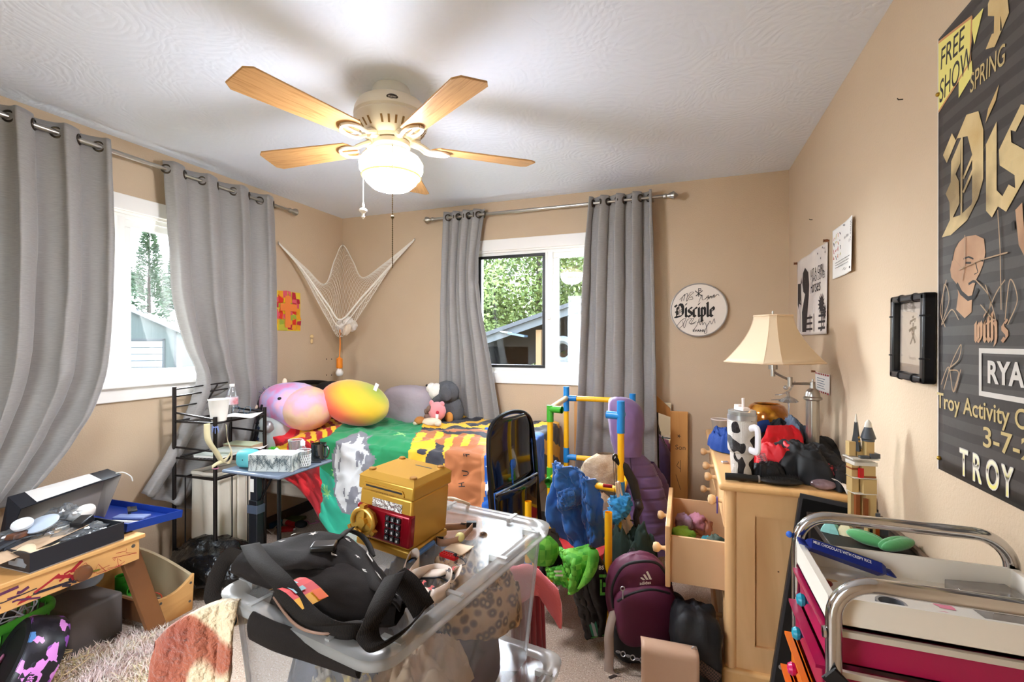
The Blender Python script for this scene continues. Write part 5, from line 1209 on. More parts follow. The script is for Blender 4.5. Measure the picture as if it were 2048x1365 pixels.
ik = Ink(); ik.text('HSRRBRH', 0, 0, 0.026, bold=0.02)
ik.build('lettering', M('lettering_pink', '#d98ad6', 0.4), hp, lambda u, v: Vector((0.1532 * math.cos(R(-30) + u / 0.15), 0.1532 * math.sin(R(-30) + u / 0.15), v - 0.0)))
b = MB(); rnd = random.Random(12)
for k in range(60):
    c0 = Vector((rnd.gauss(0, 0.05), rnd.gauss(0, 0.05), rnd.uniform(-0.02, 0.03))); b.tube(curve([c0 + Vector((rnd.gauss(0, 0.03), rnd.gauss(0, 0.03), rnd.gauss(0, 0.015))) for _ in range(4)], 12), 0.0018, 4, caps=False)
o = b.build('raffia', M('raffia_tan', '#b39a70', 0.8)); o['kind'] = 'stuff'; o.location = Vector(hp.location) + Vector((0.02, -0.015, -0.045)); tag(o, 'tangle of tan raffia inside the round patterned bag', 'raffia')
# shag rug
rg = MB(); rnd = random.Random(6); N_ = 15000
ctr = Vector((-1.93, 1.06, 0))
def rugedge(a): return 0.40 * (1 + 0.12 * fbm(math.cos(a) * 1.5, math.sin(a) * 1.5, 7))
for k in range(N_):
    a = rnd.random() * 2 * PI; r = math.sqrt(rnd.random()) * rugedge(a); x, y = r * math.cos(a) * 1.35, r * math.sin(a) * 0.82
    h = 0.035 + 0.02 * rnd.random(); lx, ly = rnd.gauss(0, 0.018) + 0.016 * fbm(x * 9, y * 9, 1), rnd.gauss(0, 0.018) + 0.016 * fbm(x * 9, y * 9, 5); w = 0.0022; p = rnd.random() * PI; wx, wy = w * math.cos(p), w * math.sin(p)
    n = fbm(x * 5, y * 5, 2) + rnd.gauss(0, 0.15); rg.mi = 0 if n > 0.05 else 1 if n > -0.18 else 2 if n > -0.4 else 3
    rg.add([(x - wx, y - wy, 0.003), (x + wx, y + wy, 0.003), (x + lx * .6 + wx, y + ly * .6 + wy, h * .7), (x + lx * .6 - wx, y + ly * .6 - wy, h * .7), (x + lx * 1.3, y + ly * 1.3, h)], [(0, 1, 2, 3), (3, 2, 4)])
rg.mi = 1; rg.add([(rugedge(2 * PI * i / 40) * math.cos(2 * PI * i / 40) * 1.33, rugedge(2 * PI * i / 40) * math.sin(2 * PI * i / 40) * 0.8, 0.004) for i in range(40)], [tuple(range(40))])
o = rg.build('shag_rug', [M('shag_pink', '#efdad4', 0.9), M('shag_cream', '#f2e8da', 0.9), M('shag_peach', '#efd8ca', 0.9), M('shag_yellow', '#e9dcae', 0.9)], smooth=False)
o.location = ctr; o.rotation_euler = (0, 0, R(-36)); tag(o, 'fluffy pale pink and cream shag rug on the carpet', 'rug')

# ---------------------------------------------------------------- fleece blanket hung over a post beside the storage box
def fleece_mat():
    m = M('fleece', '#d9c09a', 0.95, bump=(75, 1.0), bdist=0.012, sheen=0.3); nt = m.node_tree; N = nt.nodes; L = nt.links
    tc = N.new('ShaderNodeTexCoord'); n = N.new('ShaderNodeTexNoise'); n.inputs['Scale'].default_value = 5.2; n.inputs['Detail'].default_value = 1.5; L.new(tc.outputs['Object'], n.inputs['Vector'])
    r = N.new('ShaderNodeValToRGB'); e = r.color_ramp.elements; e[0].position = 0.5; e[0].color = lin('#dfc7a2'); e[1].position = 0.54; e[1].color = lin('#a85c40')
    x = e.new(0.7); x.color = lin('#8f4334'); L.new(n.outputs['Fac'], r.inputs[0]); L.new(r.outputs[0], N['Principled BSDF'].inputs['Base Color']); return m
topL = [atZ(x, y, z) for x, y, z in ((312, 1290, 0.70), (345, 1258, 0.74), (392, 1230, 0.77), (440, 1212, 0.785), (474, 1212, 0.79))]
def flc(u, v):
    p = path(topL, u)
    q = Vector(p); h = 0.0
    if v < 0.35: # over the top, towards the back
        k = (0.35 - v) / 0.35; q += Vector((-0.05, 0.10, 0)) * k; q.z -= 0.10 * k * k
    else:
        k = (v - 0.35) / 0.65; q += Vector((0.0, -0.03, 0)) * (1 - (1 - k) ** 3); q.z -= 0.74 * k ** 1.2
    q.z -= 0.05 * (1 - u) ** 2 * 0
    n = 0.012 * fbm(u * 4, v * 5, 1) + 0.018 * math.sin(u * 9 + v * 2) * max(0, v - 0.4)
    return q + Vector((0.4, -0.9, 0.15)) * n
b = MB(); b.grid(flc, 50, 60)
o = b.build('fleece_blanket', fleece_mat(), thick=0.014, auto=180, origin=path(topL, 0.5)); tag(o, 'cream fleece blanket with rust brown patches hanging beside the clear storage box', 'blanket')
pl_ = MB(); q = path(topL, 0.6) + Vector((-0.02, 0.05, 0)); pl_.tube([(q.x, q.y, 0), (q.x, q.y, q.z - 0.12)], 0.016, 10); e1, e2 = path(topL, 0.3) + Vector((-0.01, 0.03, -0.05)), path(topL, 0.8) + Vector((-0.01, 0.03, -0.05)); pl_.tube([e1, e2], 0.014, 8)
for dx, dy in ((-0.14, 0.06), (0.12, 0.1), (0, -0.15)): pl_.tube([(q.x, q.y, 0.015), (q.x + dx, q.y + dy, 0.015)], 0.012, 8)
o = pl_.build('towel_stand', m_blackm, origin=(q.x, q.y, 0)); tag(o, 'slim black stand hidden under the fleece blanket', 'stand')

# ---------------------------------------------------------------- clear storage boxes
m_bin = glassy('bin_plastic', '#eef0f2', 0.03, 0.28, 0.2, '#dedddb'); m_lid = glassy('bin_lid', '#eef0f2', 0.06, 0.2, 0.2, '#e2e1df'); m_rib = glassy('bin_rim', '#f2f2f2', 0.05, 0.25, 0.42, '#dddcd9')
def rr(w, l, r, k=7):
    P = []
    for cx, cy, a0 in ((w - r, l - r, 0), (-w + r, l - r, 90), (-w + r, -l + r, 180), (w - r, -l + r, 270)):
        for i in range(k): a = R(a0 + 90 * i / (k - 1)); P.append((cx + r * math.cos(a), cy + r * math.sin(a)))
    return P
def storage_box(name, label, loc, rz, H, latch=True, lid=True):
    t = thing(name, label, 'storage box', loc, rz)
    def skin(levels, nm, mat, cap0=False, cap1=False, auto=50):
        b = MB(); n = None; vs = []; fs = []
        for (w, l, r, z) in levels:
            P = rr(w, l, r); n = len(P); vs += [(x, y, z) for x, y in P]
        for i in range(len(levels) - 1):
            for j in range(n): fs.append((i * n + j, i * n + (j + 1) % n, (i + 1) * n + (j + 1) % n, (i + 1) * n + j))
        if cap0: fs.append(tuple(range(n)))
        if cap1: fs.append(tuple((len(levels) - 1) * n + j for j in range(n)))
        b.add(vs, fs); return b.build(nm, mat, t, auto=auto)
    skin([(0.205, 0.325, 0.05, 0.004), (0.235, 0.355, 0.05, H - 0.03)], 'body', m_bin, cap0=True)
    skin([(0.236, 0.356, 0.05, H - 0.03), (0.25, 0.37, 0.055, H - 0.028), (0.25, 0.37, 0.055, H - 0.015)], 'body_rim', m_rib)
    if lid:
        skin([(0.252, 0.372, 0.055, H - 0.03), (0.258, 0.378, 0.058, H - 0.004), (0.25, 0.37, 0.055, H), (0.225, 0.345, 0.05, H), (0.215, 0.335, 0.05, H - 0.012)], 'lid_rim', m_rib)
        skin([(0.215, 0.335, 0.05, H - 0.012), (0.12, 0.2, 0.04, H - 0.012)], 'lid_panel', m_lid, cap1=True, auto=10)
        for y in (-0.31, -0.12, 0.08, 0.27):
            for s in (-1, 1): MB().bb((s * 0.2, y - 0.006, H - 0.012), (s * 0.252, y + 0.006, H + 0.003)).build('lid_rib', m_rib, t, smooth=False)
        for x in (-0.12, 0.12):
            for s in (-1, 1): MB().bb((x - 0.006, s * 0.32, H - 0.012), (x + 0.006, s * 0.372, H + 0.003)).build('lid_rib', m_rib, t, smooth=False)
    if latch:
        b = MB(); b.bb((-0.07, -0.384, H - 0.05), (0.07, -0.372, H + 0.002)); b.bb((-0.07, -0.384, H - 0.13), (-0.02, -0.36, H - 0.05)); b.build('latch', M('latch_grey', '#2c2c30', 0.4), t, bevel=0.003)
    return t
BZ = R(-9); BC = Vector((-0.69, 1.10, 0))
storage_box('storage_box', 'clear storage box under the upper one with only its lid corner showing', (BC.x + 0.05, BC.y - 0.02, 0), BZ + R(2), 0.392, latch=False)
b1 = storage_box('storage_box', 'large clear storage box with lid carrying the gold safe bank', (BC.x, BC.y, 0.396), BZ, 0.397, latch=False)
LZ = 0.7815
def loc_in(x, y, z): return Vector((BC.x, BC.y, 0.396)) + Matrix.Rotation(BZ, 3, 'Z') @ Vector((x, y, z))
m_leo = M('leopard_cloth', '#c9a074', 0.8, kind='cell', col2=['#3a2a22', '#7a5638', '#c9a074', '#c9a074'], nscale=38, nlo=0.1, nhi=0.75)
for nm, lab, m, (x, y, z), rx, ry, h, sd in (
    ('folded_cloth', 'leopard print cloth folded inside the clear storage box', m_leo, (0.07, 0.19, 0.15), 0.14, 0.13, 0.20, 2),
    ('folded_cloth', 'beige crumpled cloth low in the clear storage box', M('beige_cloth', '#c9a888', 0.85), (0.09, -0.08, 0.03), 0.12, 0.16, 0.19, 5),
    ('folded_cloth', 'dark purple cloth in the clear storage box', M('plum_cloth', '#4b3550', 0.85), (0.05, -0.02, 0.012), 0.15, 0.29, 0.17, 8),
    ('folded_cloth', 'grey cloth filling the near end of the clear storage box', M('ash_cloth', '#6b6c78', 0.85, col2='#3f3f4a', nscale=9), (-0.07, -0.16, 0.012), 0.13, 0.15, 0.26, 11),
    ('folded_cloth', 'yellow and brown printed cloth at the near side of the clear box', M('print_cloth', '#a08a62', 0.8, col2=['#d8b23c', '#5d4a3c', '#c7b8a8'], nscale=11), (0.0, -0.23, 0.02), 0.12, 0.075, 0.2, 14),
    ('folded_cloth', 'blue grey fluffy cloth against the back of the clear storage box', M('steel_cloth', '#8c96a8', 0.9), (-0.08, 0.12, 0.012), 0.11, 0.18, 0.34, 17)):
    tag(cloth_heap(nm, m, loc_in(x, y, z), rx, ry, h, sd, BZ, rim=0.12), lab, 'cloth')
for nm, lab, m, (x, y), rx, ry, h, sd in (('folded_cloth', 'tan cloth inside the lower clear storage box', M('beige_cloth'), (0.08, 0.1), 0.12, 0.2, 0.3, 31), ('folded_cloth', 'grey cloth inside the lower clear storage box', M('ash_cloth'), (-0.06, -0.12), 0.12, 0.16, 0.28, 33)):
    p = loc_in(x, y, 0); p.z = 0.012; tag(cloth_heap(nm, m, p, rx, ry, h, sd, BZ, rim=0.1), lab, 'cloth')

# ---------------------------------------------------------------- gold safe bank
m_gold = M('gold_plastic', '#c99a3c', 0.33, 0.45); m_golds = M('gold_satin', '#d9a748', 0.25, 0.5); m_redp = M('red_metallic', '#8f0e1c', 0.22, 0.35)
sf = thing('safe_bank', 'toy gold electronic safe bank with red door and number keypad', 'money bank', (-0.754, 1.16, LZ + 0.008), rot=(0, R(4.5), R(-5))); sf.scale = (1.12, 1.18, 1.05)
MB().bb((-0.082, -0.077, 0.0), (0.082, 0.077, 0.022)).build('base', m_gold, sf, bevel=0.006)
MB().bb((-0.079, -0.074, 0.022), (0.079, 0.074, 0.15)).build('body', m_gold, sf, bevel=0.006)
MB().bb((-0.083, -0.078, 0.15), (0.083, 0.078, 0.185)).build('lid', m_gold, sf, bevel=0.005)
b = MB(); b.prism([(-0.08, -0.075), (0.08, -0.075), (0.08, 0.075), (-0.08, 0.075)], 0.184, 0.186); b.add([(-0.083, -0.078, 0.184), (0.083, -0.078, 0.184), (0.083, 0.078, 0.184), (-0.083, 0.078, 0.184), (-0.07, -0.063, 0.197), (0.07, -0.063, 0.197), (0.07, 0.063, 0.197), (-0.07, 0.063, 0.197)], [(4, 5, 6, 7), (0, 1, 5, 4), (1, 2, 6, 5), (2, 3, 7, 6), (3, 0, 4, 7)]); b.build('top_panel', m_golds, sf, smooth=False)
for x in (-0.062, 0.062):
    for y in (-0.055, 0.055): MB().lathe([(0.009, 0.197), (0.009, 0.2), (0.007, 0.2015), (0, 0.2015)], (x, y, 0), 14).build('corner_button', M('button_gold', '#a5742c', 0.35, 0.4), sf)
MB().bb((0.0, 0.03, 0.1968), (0.05, 0.034, 0.1974)).build('coin_slot', M('slot_dark', '#171210', 0.6), sf, smooth=False)
b = MB(); b.prism([(-0.062, 0.171), (0.052, 0.171), (0.058, 0.162), (0.058, 0.155), (-0.062, 0.155), (-0.066, 0.163)], -0.0805, -0.077, 'Y'); b.build('note_slot_frame', m_golds, sf, smooth=False)
MB().bb((-0.056, -0.0812, 0.162), (0.052, -0.0795, 0.1665)).build('note_slot', M('slot_dark'), sf, smooth=False)
ik = Ink()
for k in range(4):
    u = -0.04 + k * 0.0165
    for a in ((u, .1375, u + .0165, .138), (u, .1465, u + .0165, .147), (u, .1375, u + .0005, .147), (u + .016, .1375, u + .0165, .147)): ik.rect(*a)
    ik.text(['500', '200', '100', '1000'][k] if False else '1000', u + 0.0025, 0.1405, 0.006)
ik.build('value_marking', M('ink_brown', '#4a3418', 0.6), sf, lambda u, v: Vector((u, -0.0785 if v > 0.15 else -0.0745, v)))
for v in sf.children[-1].data.vertices: v.co.y = -0.0787; v.co.z += 0.012
b = MB(); b.bb((-0.038, -0.0755, 0.112), (0.05, -0.0742, 0.134)); b.build('window_panel', M('silver_facets', '#c8c2bb', 0.15, 0.7, bump=(120, 1.0), bdist=0.01), sf, smooth=False)
MB().bb((-0.0815, -0.081, 0.03), (0.0815, -0.06, 0.112)).build('door', m_redp, sf, bevel=0.006)
wx, wz = -0.043, 0.077
w = MB(); w.torus((wx, -0.098, wz), 0.032, 0.0055, (0, 1, 0), 36, 10)
for k in range(3):
    a = R(90 + 120 * k); w.box((wx + 0.026 * math.cos(a), -0.098, wz + 0.026 * math.sin(a)), (0.034, 0.008, 0.011), Matrix.Rotation(-a, 3, 'Y')); w.box((wx + 0.04 * math.cos(a), -0.0985, wz + 0.04 * math.sin(a)), (0.009, 0.012, 0.013), Matrix.Rotation(-a, 3, 'Y'))
w.build('wheel', m_golds, sf, auto=30)
w2 = MB().lathe([(0.03, 0.081), (0.03, 0.094), (0.013, 0.095), (0.013, 0.106), (0, 0.107)], (0, 0, 0), 8); 
for v in w2.v: v.x, v.y, v.z = v.x + wx, -v.z, v.y + wz
w2.build('wheel_hub', m_golds, sf, auto=30)
MB().bb((0.008, -0.0822, 0.038), (0.06, -0.0805, 0.105)).build('keypad_plate', m_redp, sf, bevel=0.001)
keys = '123456789*0#'
for i, kc in enumerate(keys):
    kx, kz = 0.0185 + (i % 3) * 0.0155, 0.0965 - (i // 3) * 0.0165
    kb = MB().box((0, 0, 0), (0.0125, 0.006, 0.0135)).build('key', M('key_black', '#1c1b1c', 0.4), sf, bevel=0.0012); kb.location = (kx, -0.084, kz)
    ik = Ink(); ik.text(kc, 0, -0.0035 if kc != '*' else -0.0065, 0.0095 if kc != '*' else 0.014, align='CENTER', bold=0.012); ik.build('key_symbol', m_paper, kb, lambda u, v: Vector((u, -0.0032, v)))
b = MB()
for k in range(5): b.lathe([(0.0016, 0), (0, 0.001)], (-0.052 + k * 0.005, 0, 0), 8)
for v in b.v: v.y, v.z = -0.0815 - v.z, 0.028 + v.y
b.build('speaker_hole', M('slot_dark'), sf)

# ---------------------------------------------------------------- black bag on the storage box
m_bl = M('bag_canvas', '#1d1714', 0.85, bump=(320, 0.35), bdist=0.002, spec=0.2); m_wb = M('webbing', '#14100d', 0.85, spec=0.2, kind='wave', col2='#241d18', nscale=120, bump=(260, 0.4)); m_ing = M('print_grey_white', '#c4bbb2', 0.7)
bg_ = thing('sling_bag', 'black canvas sling bag with small pale prints slumped over the storage box lid', 'bag', (-0.80, 0.93, LZ)); go = Vector(bg_.location)
def PZ(x, y, z): return atZ(x, y, z) - go
# main roll: from the far end to the near end, a soft tapered body with a sagging mouth
spine = [PZ(486, 1128, 0.81), PZ(545, 1135, 0.812), PZ(615, 1160, 0.815), PZ(685, 1185, 0.815), PZ(745, 1212, 0.81), PZ(800, 1228, 0.80)]
rad = [0.03, 0.045, 0.05, 0.052, 0.046, 0.025]
def roll(u, v):
    p = path(spine, u); r = path([(x, 0, 0) for x in rad], u).x; a = 2 * PI * v
    t = (path(spine, min(u + .02, 1)) - path(spine, max(u - .02, 0))).normalized(); s = t.cross(Vector((0, 0, 1))).normalized()
    k = 1 + 0.16 * fbm(u * 3.5, math.cos(a) * 1.3, math.sin(a) * 1.3) + 0.05 * fbm(u * 9, a * 0.0 + math.cos(a) * 3, math.sin(a) * 3)
    up = max(0, math.sin(a)); q = p + s * (math.cos(a) * r * 1.15 * k) + Vector((0, 0, math.sin(a) * r * k * (0.95 if math.sin(a) > 0 else 0.75)))
    return Vector((q.x, q.y, max(q.z, 0.006)))
b = MB(); b.grid(roll, 60, 40); b.build('main_body', m_bl, bg_, auto=180)
bk = [PZ(500, 1092, 0.80), PZ(560, 1085, 0.84), PZ(620, 1072, 0.86), PZ(680, 1075, 0.86), PZ(728, 1105, 0.85), PZ(775, 1165, 0.83), PZ(815, 1215, 0.80)]
bk2 = [PZ(520, 1140, 0.83), PZ(590, 1140, 0.86), PZ(650, 1140, 0.86), PZ(690, 1140, 0.85), PZ(720, 1160, 0.85), PZ(760, 1195, 0.85), PZ(800, 1225, 0.83)]
def flap(u, v):
    if v < 0.45: return path(bk, u).lerp(path(bk2, u), (v / 0.45)) + Vector((0, 0, 0.018 * math.sin(PI * v / 0.45) + 0.012 * fbm(u * 4, v * 3, 2)))
    k = (v - 0.45) / 0.55; p = path(bk, u); q = Vector((p.x - 0.01, p.y + 0.02, 0.008))
    return p.lerp(q, k) if False else path(bk2, u).lerp(q, k)
b = MB(); b.grid(lambda u, v: path(bk, u).lerp(path(bk2, u), v) + Vector((0, 0, 0.02 * math.sin(PI * v) + 0.014 * fbm(u * 4, v * 3, 2))), 40, 14)
b.grid(lambda u, v: path(bk, u).lerp(Vector((path(bk, u).x - 0.015, path(bk, u).y + 0.015, 0.006)), v), 40, 8)
b.build('back_panel', m_bl, bg_, auto=180, thick=0.004)
ik = Ink(); rnd = random.Random(17)
for k, (u, v) in enumerate(((0.16, 0.3), (0.33, 0.28), (0.42, 0.75), (0.55, 0.35), (0.63, 0.7), (0.72, 0.3), (0.70, 0.85), (0.8, 0.6), (0.88, 0.3), (0.24, 0.12), (0.93, 0.7))):
    if k % 3 == 0: ik.ring((u, v), 0.008, 0.024, 10, 20, 300)
    elif k % 3 == 1: ik.star((u, v), 0.03, 5, 0.4, 0.4 * k)
    else: ik.rect(u - 0.022, v - 0.08, u + 0.022, v - 0.04); ik.rect(u - 0.022, v + 0.04, u + 0.022, v + 0.08); ik.rect(u - 0.022, v - 0.08, u - 0.013, v + 0.08)
def onflap(u, v): return path(bk, u).lerp(path(bk2, u), v) + Vector((0, 0, 0.004 + 0.0035 + 0.02 * math.sin(PI * max(0, min(1, v))) + 0.014 * fbm(u * 4, v * 3, 2)))
ik.build('pale_print', m_ing, bg_, onflap)
def web(name, pts, w, ax=(0, 0, 1), tw=0, mat=None, thick=0.003):
    b = MB(); ribbon(b, [PZ(*p) for p in pts], w, 44, ax, tw); return b.build(name, mat or m_wb, bg_, auto=180, thick=thick)
web('strap', [(500, 1090, 0.86), (520, 1122, 0.885), (560, 1162, 0.885), (598, 1212, 0.862), (640, 1245, 0.85), (690, 1250, 0.845), (738, 1245, 0.84)], 0.05, (0.85, 0.35, 0.15), 0.5)
web('strap', [(790, 1150, 0.885), (772, 1185, 0.88), (752, 1230, 0.862), (735, 1268, 0.83), (755, 1292, 0.815), (800, 1270, 0.81), (838, 1232, 0.812), (850, 1200, 0.815)], 0.042, (0.8, 0.5, 0.2), -0.8)
web('strap', [(790, 1150, 0.885), (815, 1170, 0.865), (838, 1205, 0.835), (848, 1222, 0.82)], 0.05, (0.3, 0.9, 0.2), 0.3)
web('strap', [(700, 1058, 0.862), (680, 1075, 0.875), (655, 1092, 0.88), (632, 1108, 0.872)], 0.03, (0.6, 0.6, 0.2), 0)
web('strap', [(700, 1062, 0.85), (722, 1072, 0.852), (738, 1092, 0.85), (746, 1115, 0.845)], 0.032, (0.7, -0.3, 0.4), 0.2)
web('lower_pocket', [(545, 1195, 0.80), (590, 1245, 0.795), (640, 1272, 0.79), (700, 1278, 0.795), (745, 1250, 0.80)], 0.055, (0.25, 0.25, 1), 0)
MB().tube(curve([PZ(x, y, z) + Vector((-0.006, -0.024, 0)) for x, y, z in ((524, 1238, 0.772), (575, 1262, 0.765), (640, 1282, 0.758), (700, 1300, 0.758), (742, 1312, 0.762))], 30), [0.02] + [0.03] * 29 + [0.018], 14, flat=(1, 0.35)).build('hanging_flap', m_bl, bg_)
bp_ = PZ(648, 1094, 0.885); MB().box(bp_, (0.055, 0.038, 0.016), Matrix.Rotation(R(28), 3, 'Z')).build('buckle', M('buckle_black', '#1a1815', 0.35), bg_, bevel=0.005)
e = PZ(448, 1108, 0.80); MB().tube(curve([PZ(490, 1120, 0.82), PZ(462, 1112, 0.815), PZ(442, 1135, 0.79), PZ(425, 1185, 0.74), PZ(432, 1205, 0.72)], 24), 0.012, 8, flat=(1.6, 0.4)).build('side_strap', m_wb, bg_)
MB().tube(curve([PZ(548, 1196, 0.802), PZ(588, 1248, 0.80), PZ(640, 1268, 0.797), PZ(700, 1262, 0.80)], 30), 0.0028, 6).build('zip', M('zip_copper', '#9c7a66', 0.4, 0.5), bg_)
MB().tube([PZ(556, 1235, 0.79), PZ(546, 1262, 0.775)], 0.003, 6).build('zip_pull', M('zip_steel', '#a8a29a', 0.3, 0.8), bg_)
# bright patch: a rounded pad seen in the mouth of the bag
pc1, pc2 = PZ(566, 1178, 0.852), PZ(634, 1215, 0.852); dv = (pc2 - pc1); dl = dv.length; dv.normalize(); dw = Vector((0, 0, 1)).cross(dv).normalized() * -1; up_ = Vector((-0.05, -0.25, 1)).normalized()
ik = Ink()
for i, cc in enumerate((0, 1, 1, 1, 0)): ik.mi = cc; ik.rect(i * 0.2, -0.5, i * 0.2 + 0.2, 0.5)
ik.mi = 2
for i in (0, 4): ik.rect(i * 0.2 + 0.0, -0.5, i * 0.2 + 0.2, -0.15)
ik.mi = 3; ik.ring((0.5, 0.0), 0.0, 0.0001, 6)
for a in ((0.3, -0.1, 0.42, 0.3), (0.42, 0.12, 0.62, 0.3), (0.62, -0.1, 0.72, 0.3), (0.42, -0.1, 0.5, 0.02)): ik.rect(*a)
ik.build('bright_patch', [M('patch_yellow', '#e8a823', 0.6), M('patch_red', '#c51f22', 0.6), M('patch_orange', '#e2601f', 0.6), M('patch_blue', '#8fb4bd', 0.6)], bg_, lambda u, v: pc1 + dv * (u * dl) + dw * (v * 0.055) + up_ * (0.012 + 0.02 * math.sin(PI * u) - 0.01 * v * v))
for k, v in enumerate(bg_.children[-1].data.vertices): v.co += up_ * (0.0008 * (k >= 20) + 0.0008 * (k >= 28))

# small things on the lid
def lidp(x, y, dz=0.0): return atZ(x, y, LZ + dz) + Vector((0, 0, 0.001))
t = thing('dog_collar', 'tan webbing collar with black buckle and a round yellow bell on the box lid', 'collar', lidp(905, 1068)); o = Vector(t.location)
b = MB(); ribbon(b, [lidp(x, y, 0.012) - o for x, y in ((940, 1052), (915, 1055), (885, 1058), (870, 1072), (878, 1086), (900, 1086), (925, 1076), (945, 1055))], 0.02, 50, (0, 0, 1), 0); b.build('webbing', M('collar_tan', '#b08a72', 0.7), t, thick=0.002, auto=180)
MB().box(lidp(880, 1083, 0.012) - o, (0.02, 0.006, 0.022), 0.3).build('slider', M('tool_black'), t, bevel=0.001)
b = MB(); b.box(lidp(943, 1050, 0.015) - o, (0.03, 0.016, 0.016), 0.4)
for s in (-1, 0, 1): b.tube([lidp(925, 1050, 0.02) - o + Vector((0.005 * s, 0, 0)), lidp(925, 1050, 0.04) - o + Vector((0.005 * s, 0.006, 0))], 0.0022, 6)
b.build('buckle', M('tool_black'), t); MB().ball(lidp(920, 1076, 0.014) - o, 0.0135, 18, 12).build('bell', M('bell_yellow', '#d9cf8a', 0.25), t)
sheet('note_paper', 'small blank peach note card lying on the storage box lid', lidp(918, 1098, 0.004), 0.062, 0.058, R(-12), M('note_peach', '#eacfae', 0.7), 'paper', 0.002)
t = thing('keychain', 'red studded brick keychain with black cord loop on the box lid', 'keychain', lidp(898, 1118)); o = Vector(t.location); rz = R(-14) 
b = MB(); q = Matrix.Rotation(rz, 3, 'Z'); b.box((0, 0, 0.006), (0.052, 0.017, 0.009), q)
for i in range(6):
    for j in (0, 1): c = q @ Vector((-0.021 + i * 0.0085, -0.004 + j * 0.0085, 0)); b.cyl((c.x, c.y, 0.01), (c.x, c.y, 0.0128), 0.0026, n=10)
b.build('brick', M('brick_red', '#c4161c', 0.3), t); MB().tube(curve([q @ Vector((0.02, 0, 0.012)), q @ Vector((0.04, 0.006, 0.006)), q @ Vector((0.06, -0.004, 0.002)), q @ Vector((0.05, -0.02, 0.002)), q @ Vector((0.03, -0.012, 0.002))], 24), 0.0011, 6).build('cord', M('tool_black'), t); MB().ball(q @ Vector((0.022, 0, 0.014)), 0.005, 10, 8).build('bead', M('tool_black'), t)
t = thing('lanyard', 'white lanyard with black edging and red figures curled on the box lid', 'lanyard', lidp(860, 1165)); o = Vector(t.location); m_lan = M('lanyard_cream', '#e6d3c2', 0.7)
for pts, w, ax in (([(812, 1172), (806, 1150), (815, 1118), (832, 1108), (838, 1125), (822, 1150), (812, 1165)], 0.026, (0.2, 0.2, 1)), ([(812, 1160), (835, 1150), (870, 1142), (900, 1152), (895, 1180), (865, 1195), (838, 1188)], 0.03, (0.15, 0.5, 0.9)), ([(850, 1150), (885, 1148), (915, 1140), (912, 1158), (890, 1170)], 0.03, (0.3, 0.9, 0.3))):
    P = [lidp(x, y, 0.012 + 0.010 * (i % 2)) - o for i, (x, y) in enumerate(pts)]
    b = MB(); ribbon(b, P, w, 40, ax, 0.4); b.build('webbing', m_lan, t, thick=0.0015, auto=180)
    b = MB(); ribbon(b, [p - Vector(ax).normalized() * w / 2 for p in P], 0.004, 40, ax, 0.4); b.build('black_edge', M('tool_black'), t, thick=0.003, auto=180)
ik = Ink(); rnd = random.Random(2)
def figure(ik, c, s): 
    for a, l in ((1.9, 1.0), (0.9, 0.9), (3.6, 0.9), (5.3, 1.1), (4.4, 1.0)): ik.line([c, (c[0] + s * l * math.cos(a), c[1] + s * l * math.sin(a))], s * 0.36)
    ik.ring((c[0], c[1] + s * 0.75), 0, s * 0.25, 10)
fg = [(812, 1145, 0.03, 0), (818, 1168, 0.028, 0), (846, 1168, 0.03, 0), (897, 1145, 0.03, 1), (906, 1141, 0.031, 0), (862, 1180, 0.028, 0)]
for x, y, z, mi in fg: ik.mi = mi; p = lidp(x, y, z) - o; figure(ik, (p.x, p.y), 0.009)
ik.build('figure_print', [M('print_red', '#b8332c', 0.6), M('tool_black')], t, lambda u, v: Vector((u, v, 0.031 + (v + 0.05) * 0.04)))
placed(MB().tube([(0, -0.05, 0.0075), (0, 0.02, 0.0075), (0, 0.045, 0.0075)], [0.0075, 0.0075, 0.0065], 10).build('glue_stick', M('tube_blue', '#4d7ec4', 0.35)), lidp(845, 1108), 'blue tube standing out from beneath the lanyard by the gold bank', 'tube', (0.15, 0, -0.25))
placed(MB().tube(curve([lidp(868, 1020, 0.002) , lidp(878, 1005, 0.03), lidp(900, 998, 0.045), lidp(922, 1004, 0.04), lidp(938, 1010, 0.012)], 24), 0.0055, 8).build('handle_loop', M('handle_cream', '#e3d0b4', 0.5), origin=lidp(900, 1010)), lidp(900, 1010), 'cream curved plastic handle standing on the far end of the box lid', 'handle')
# pink towel and red velvet right of the boxes
def cloth_drop(name, label, cat, mat, top, drop, seed, foldn=5, amp=0.02, back=0.12, thick=0.006, nrm=(0, -1, 0)):
    nrm = Vector(nrm)
    def f(u, v):
        p = path(top, u)
        if v < 0.2: k = (0.2 - v) / 0.2; return p - nrm * back * k - Vector((0, 0, 0.04 * k * k)) + Vector((0, 0, 0.008 * fbm(u * 5, v * 5, seed)))
        k = (v - 0.2) / 0.8; w = amp * math.sin(u * foldn * 2 * PI + seed + 1.2 * fbm(u * 2, k * 2, seed)) * (0.3 + 0.7 * k)
        return p + nrm * (0.02 * (1 - (1 - k) ** 4) + w) - Vector((0, 0, drop * k)) + Vector((0, 0, 0.02 * math.sin(u * 7 + seed) * k))
    b = MB(); b.grid(f, 60, 36); o = b.build(name, mat, auto=180, thick=thick, origin=path(top, 0.5)); return tag(o, label, cat)
m_vel = M('red_velvet', '#8a0c1e', 0.55, sheen=0.8)
V = lambda x, y, d: Vector((ray(x, y)[0] * d / (ray(x, y)[0] * -SN + ray(x, y)[1] * CN), ray(x, y)[1] * d / (ray(x, y)[0] * -SN + ray(x, y)[1] * CN), EYE + ray(x, y)[2] * d))
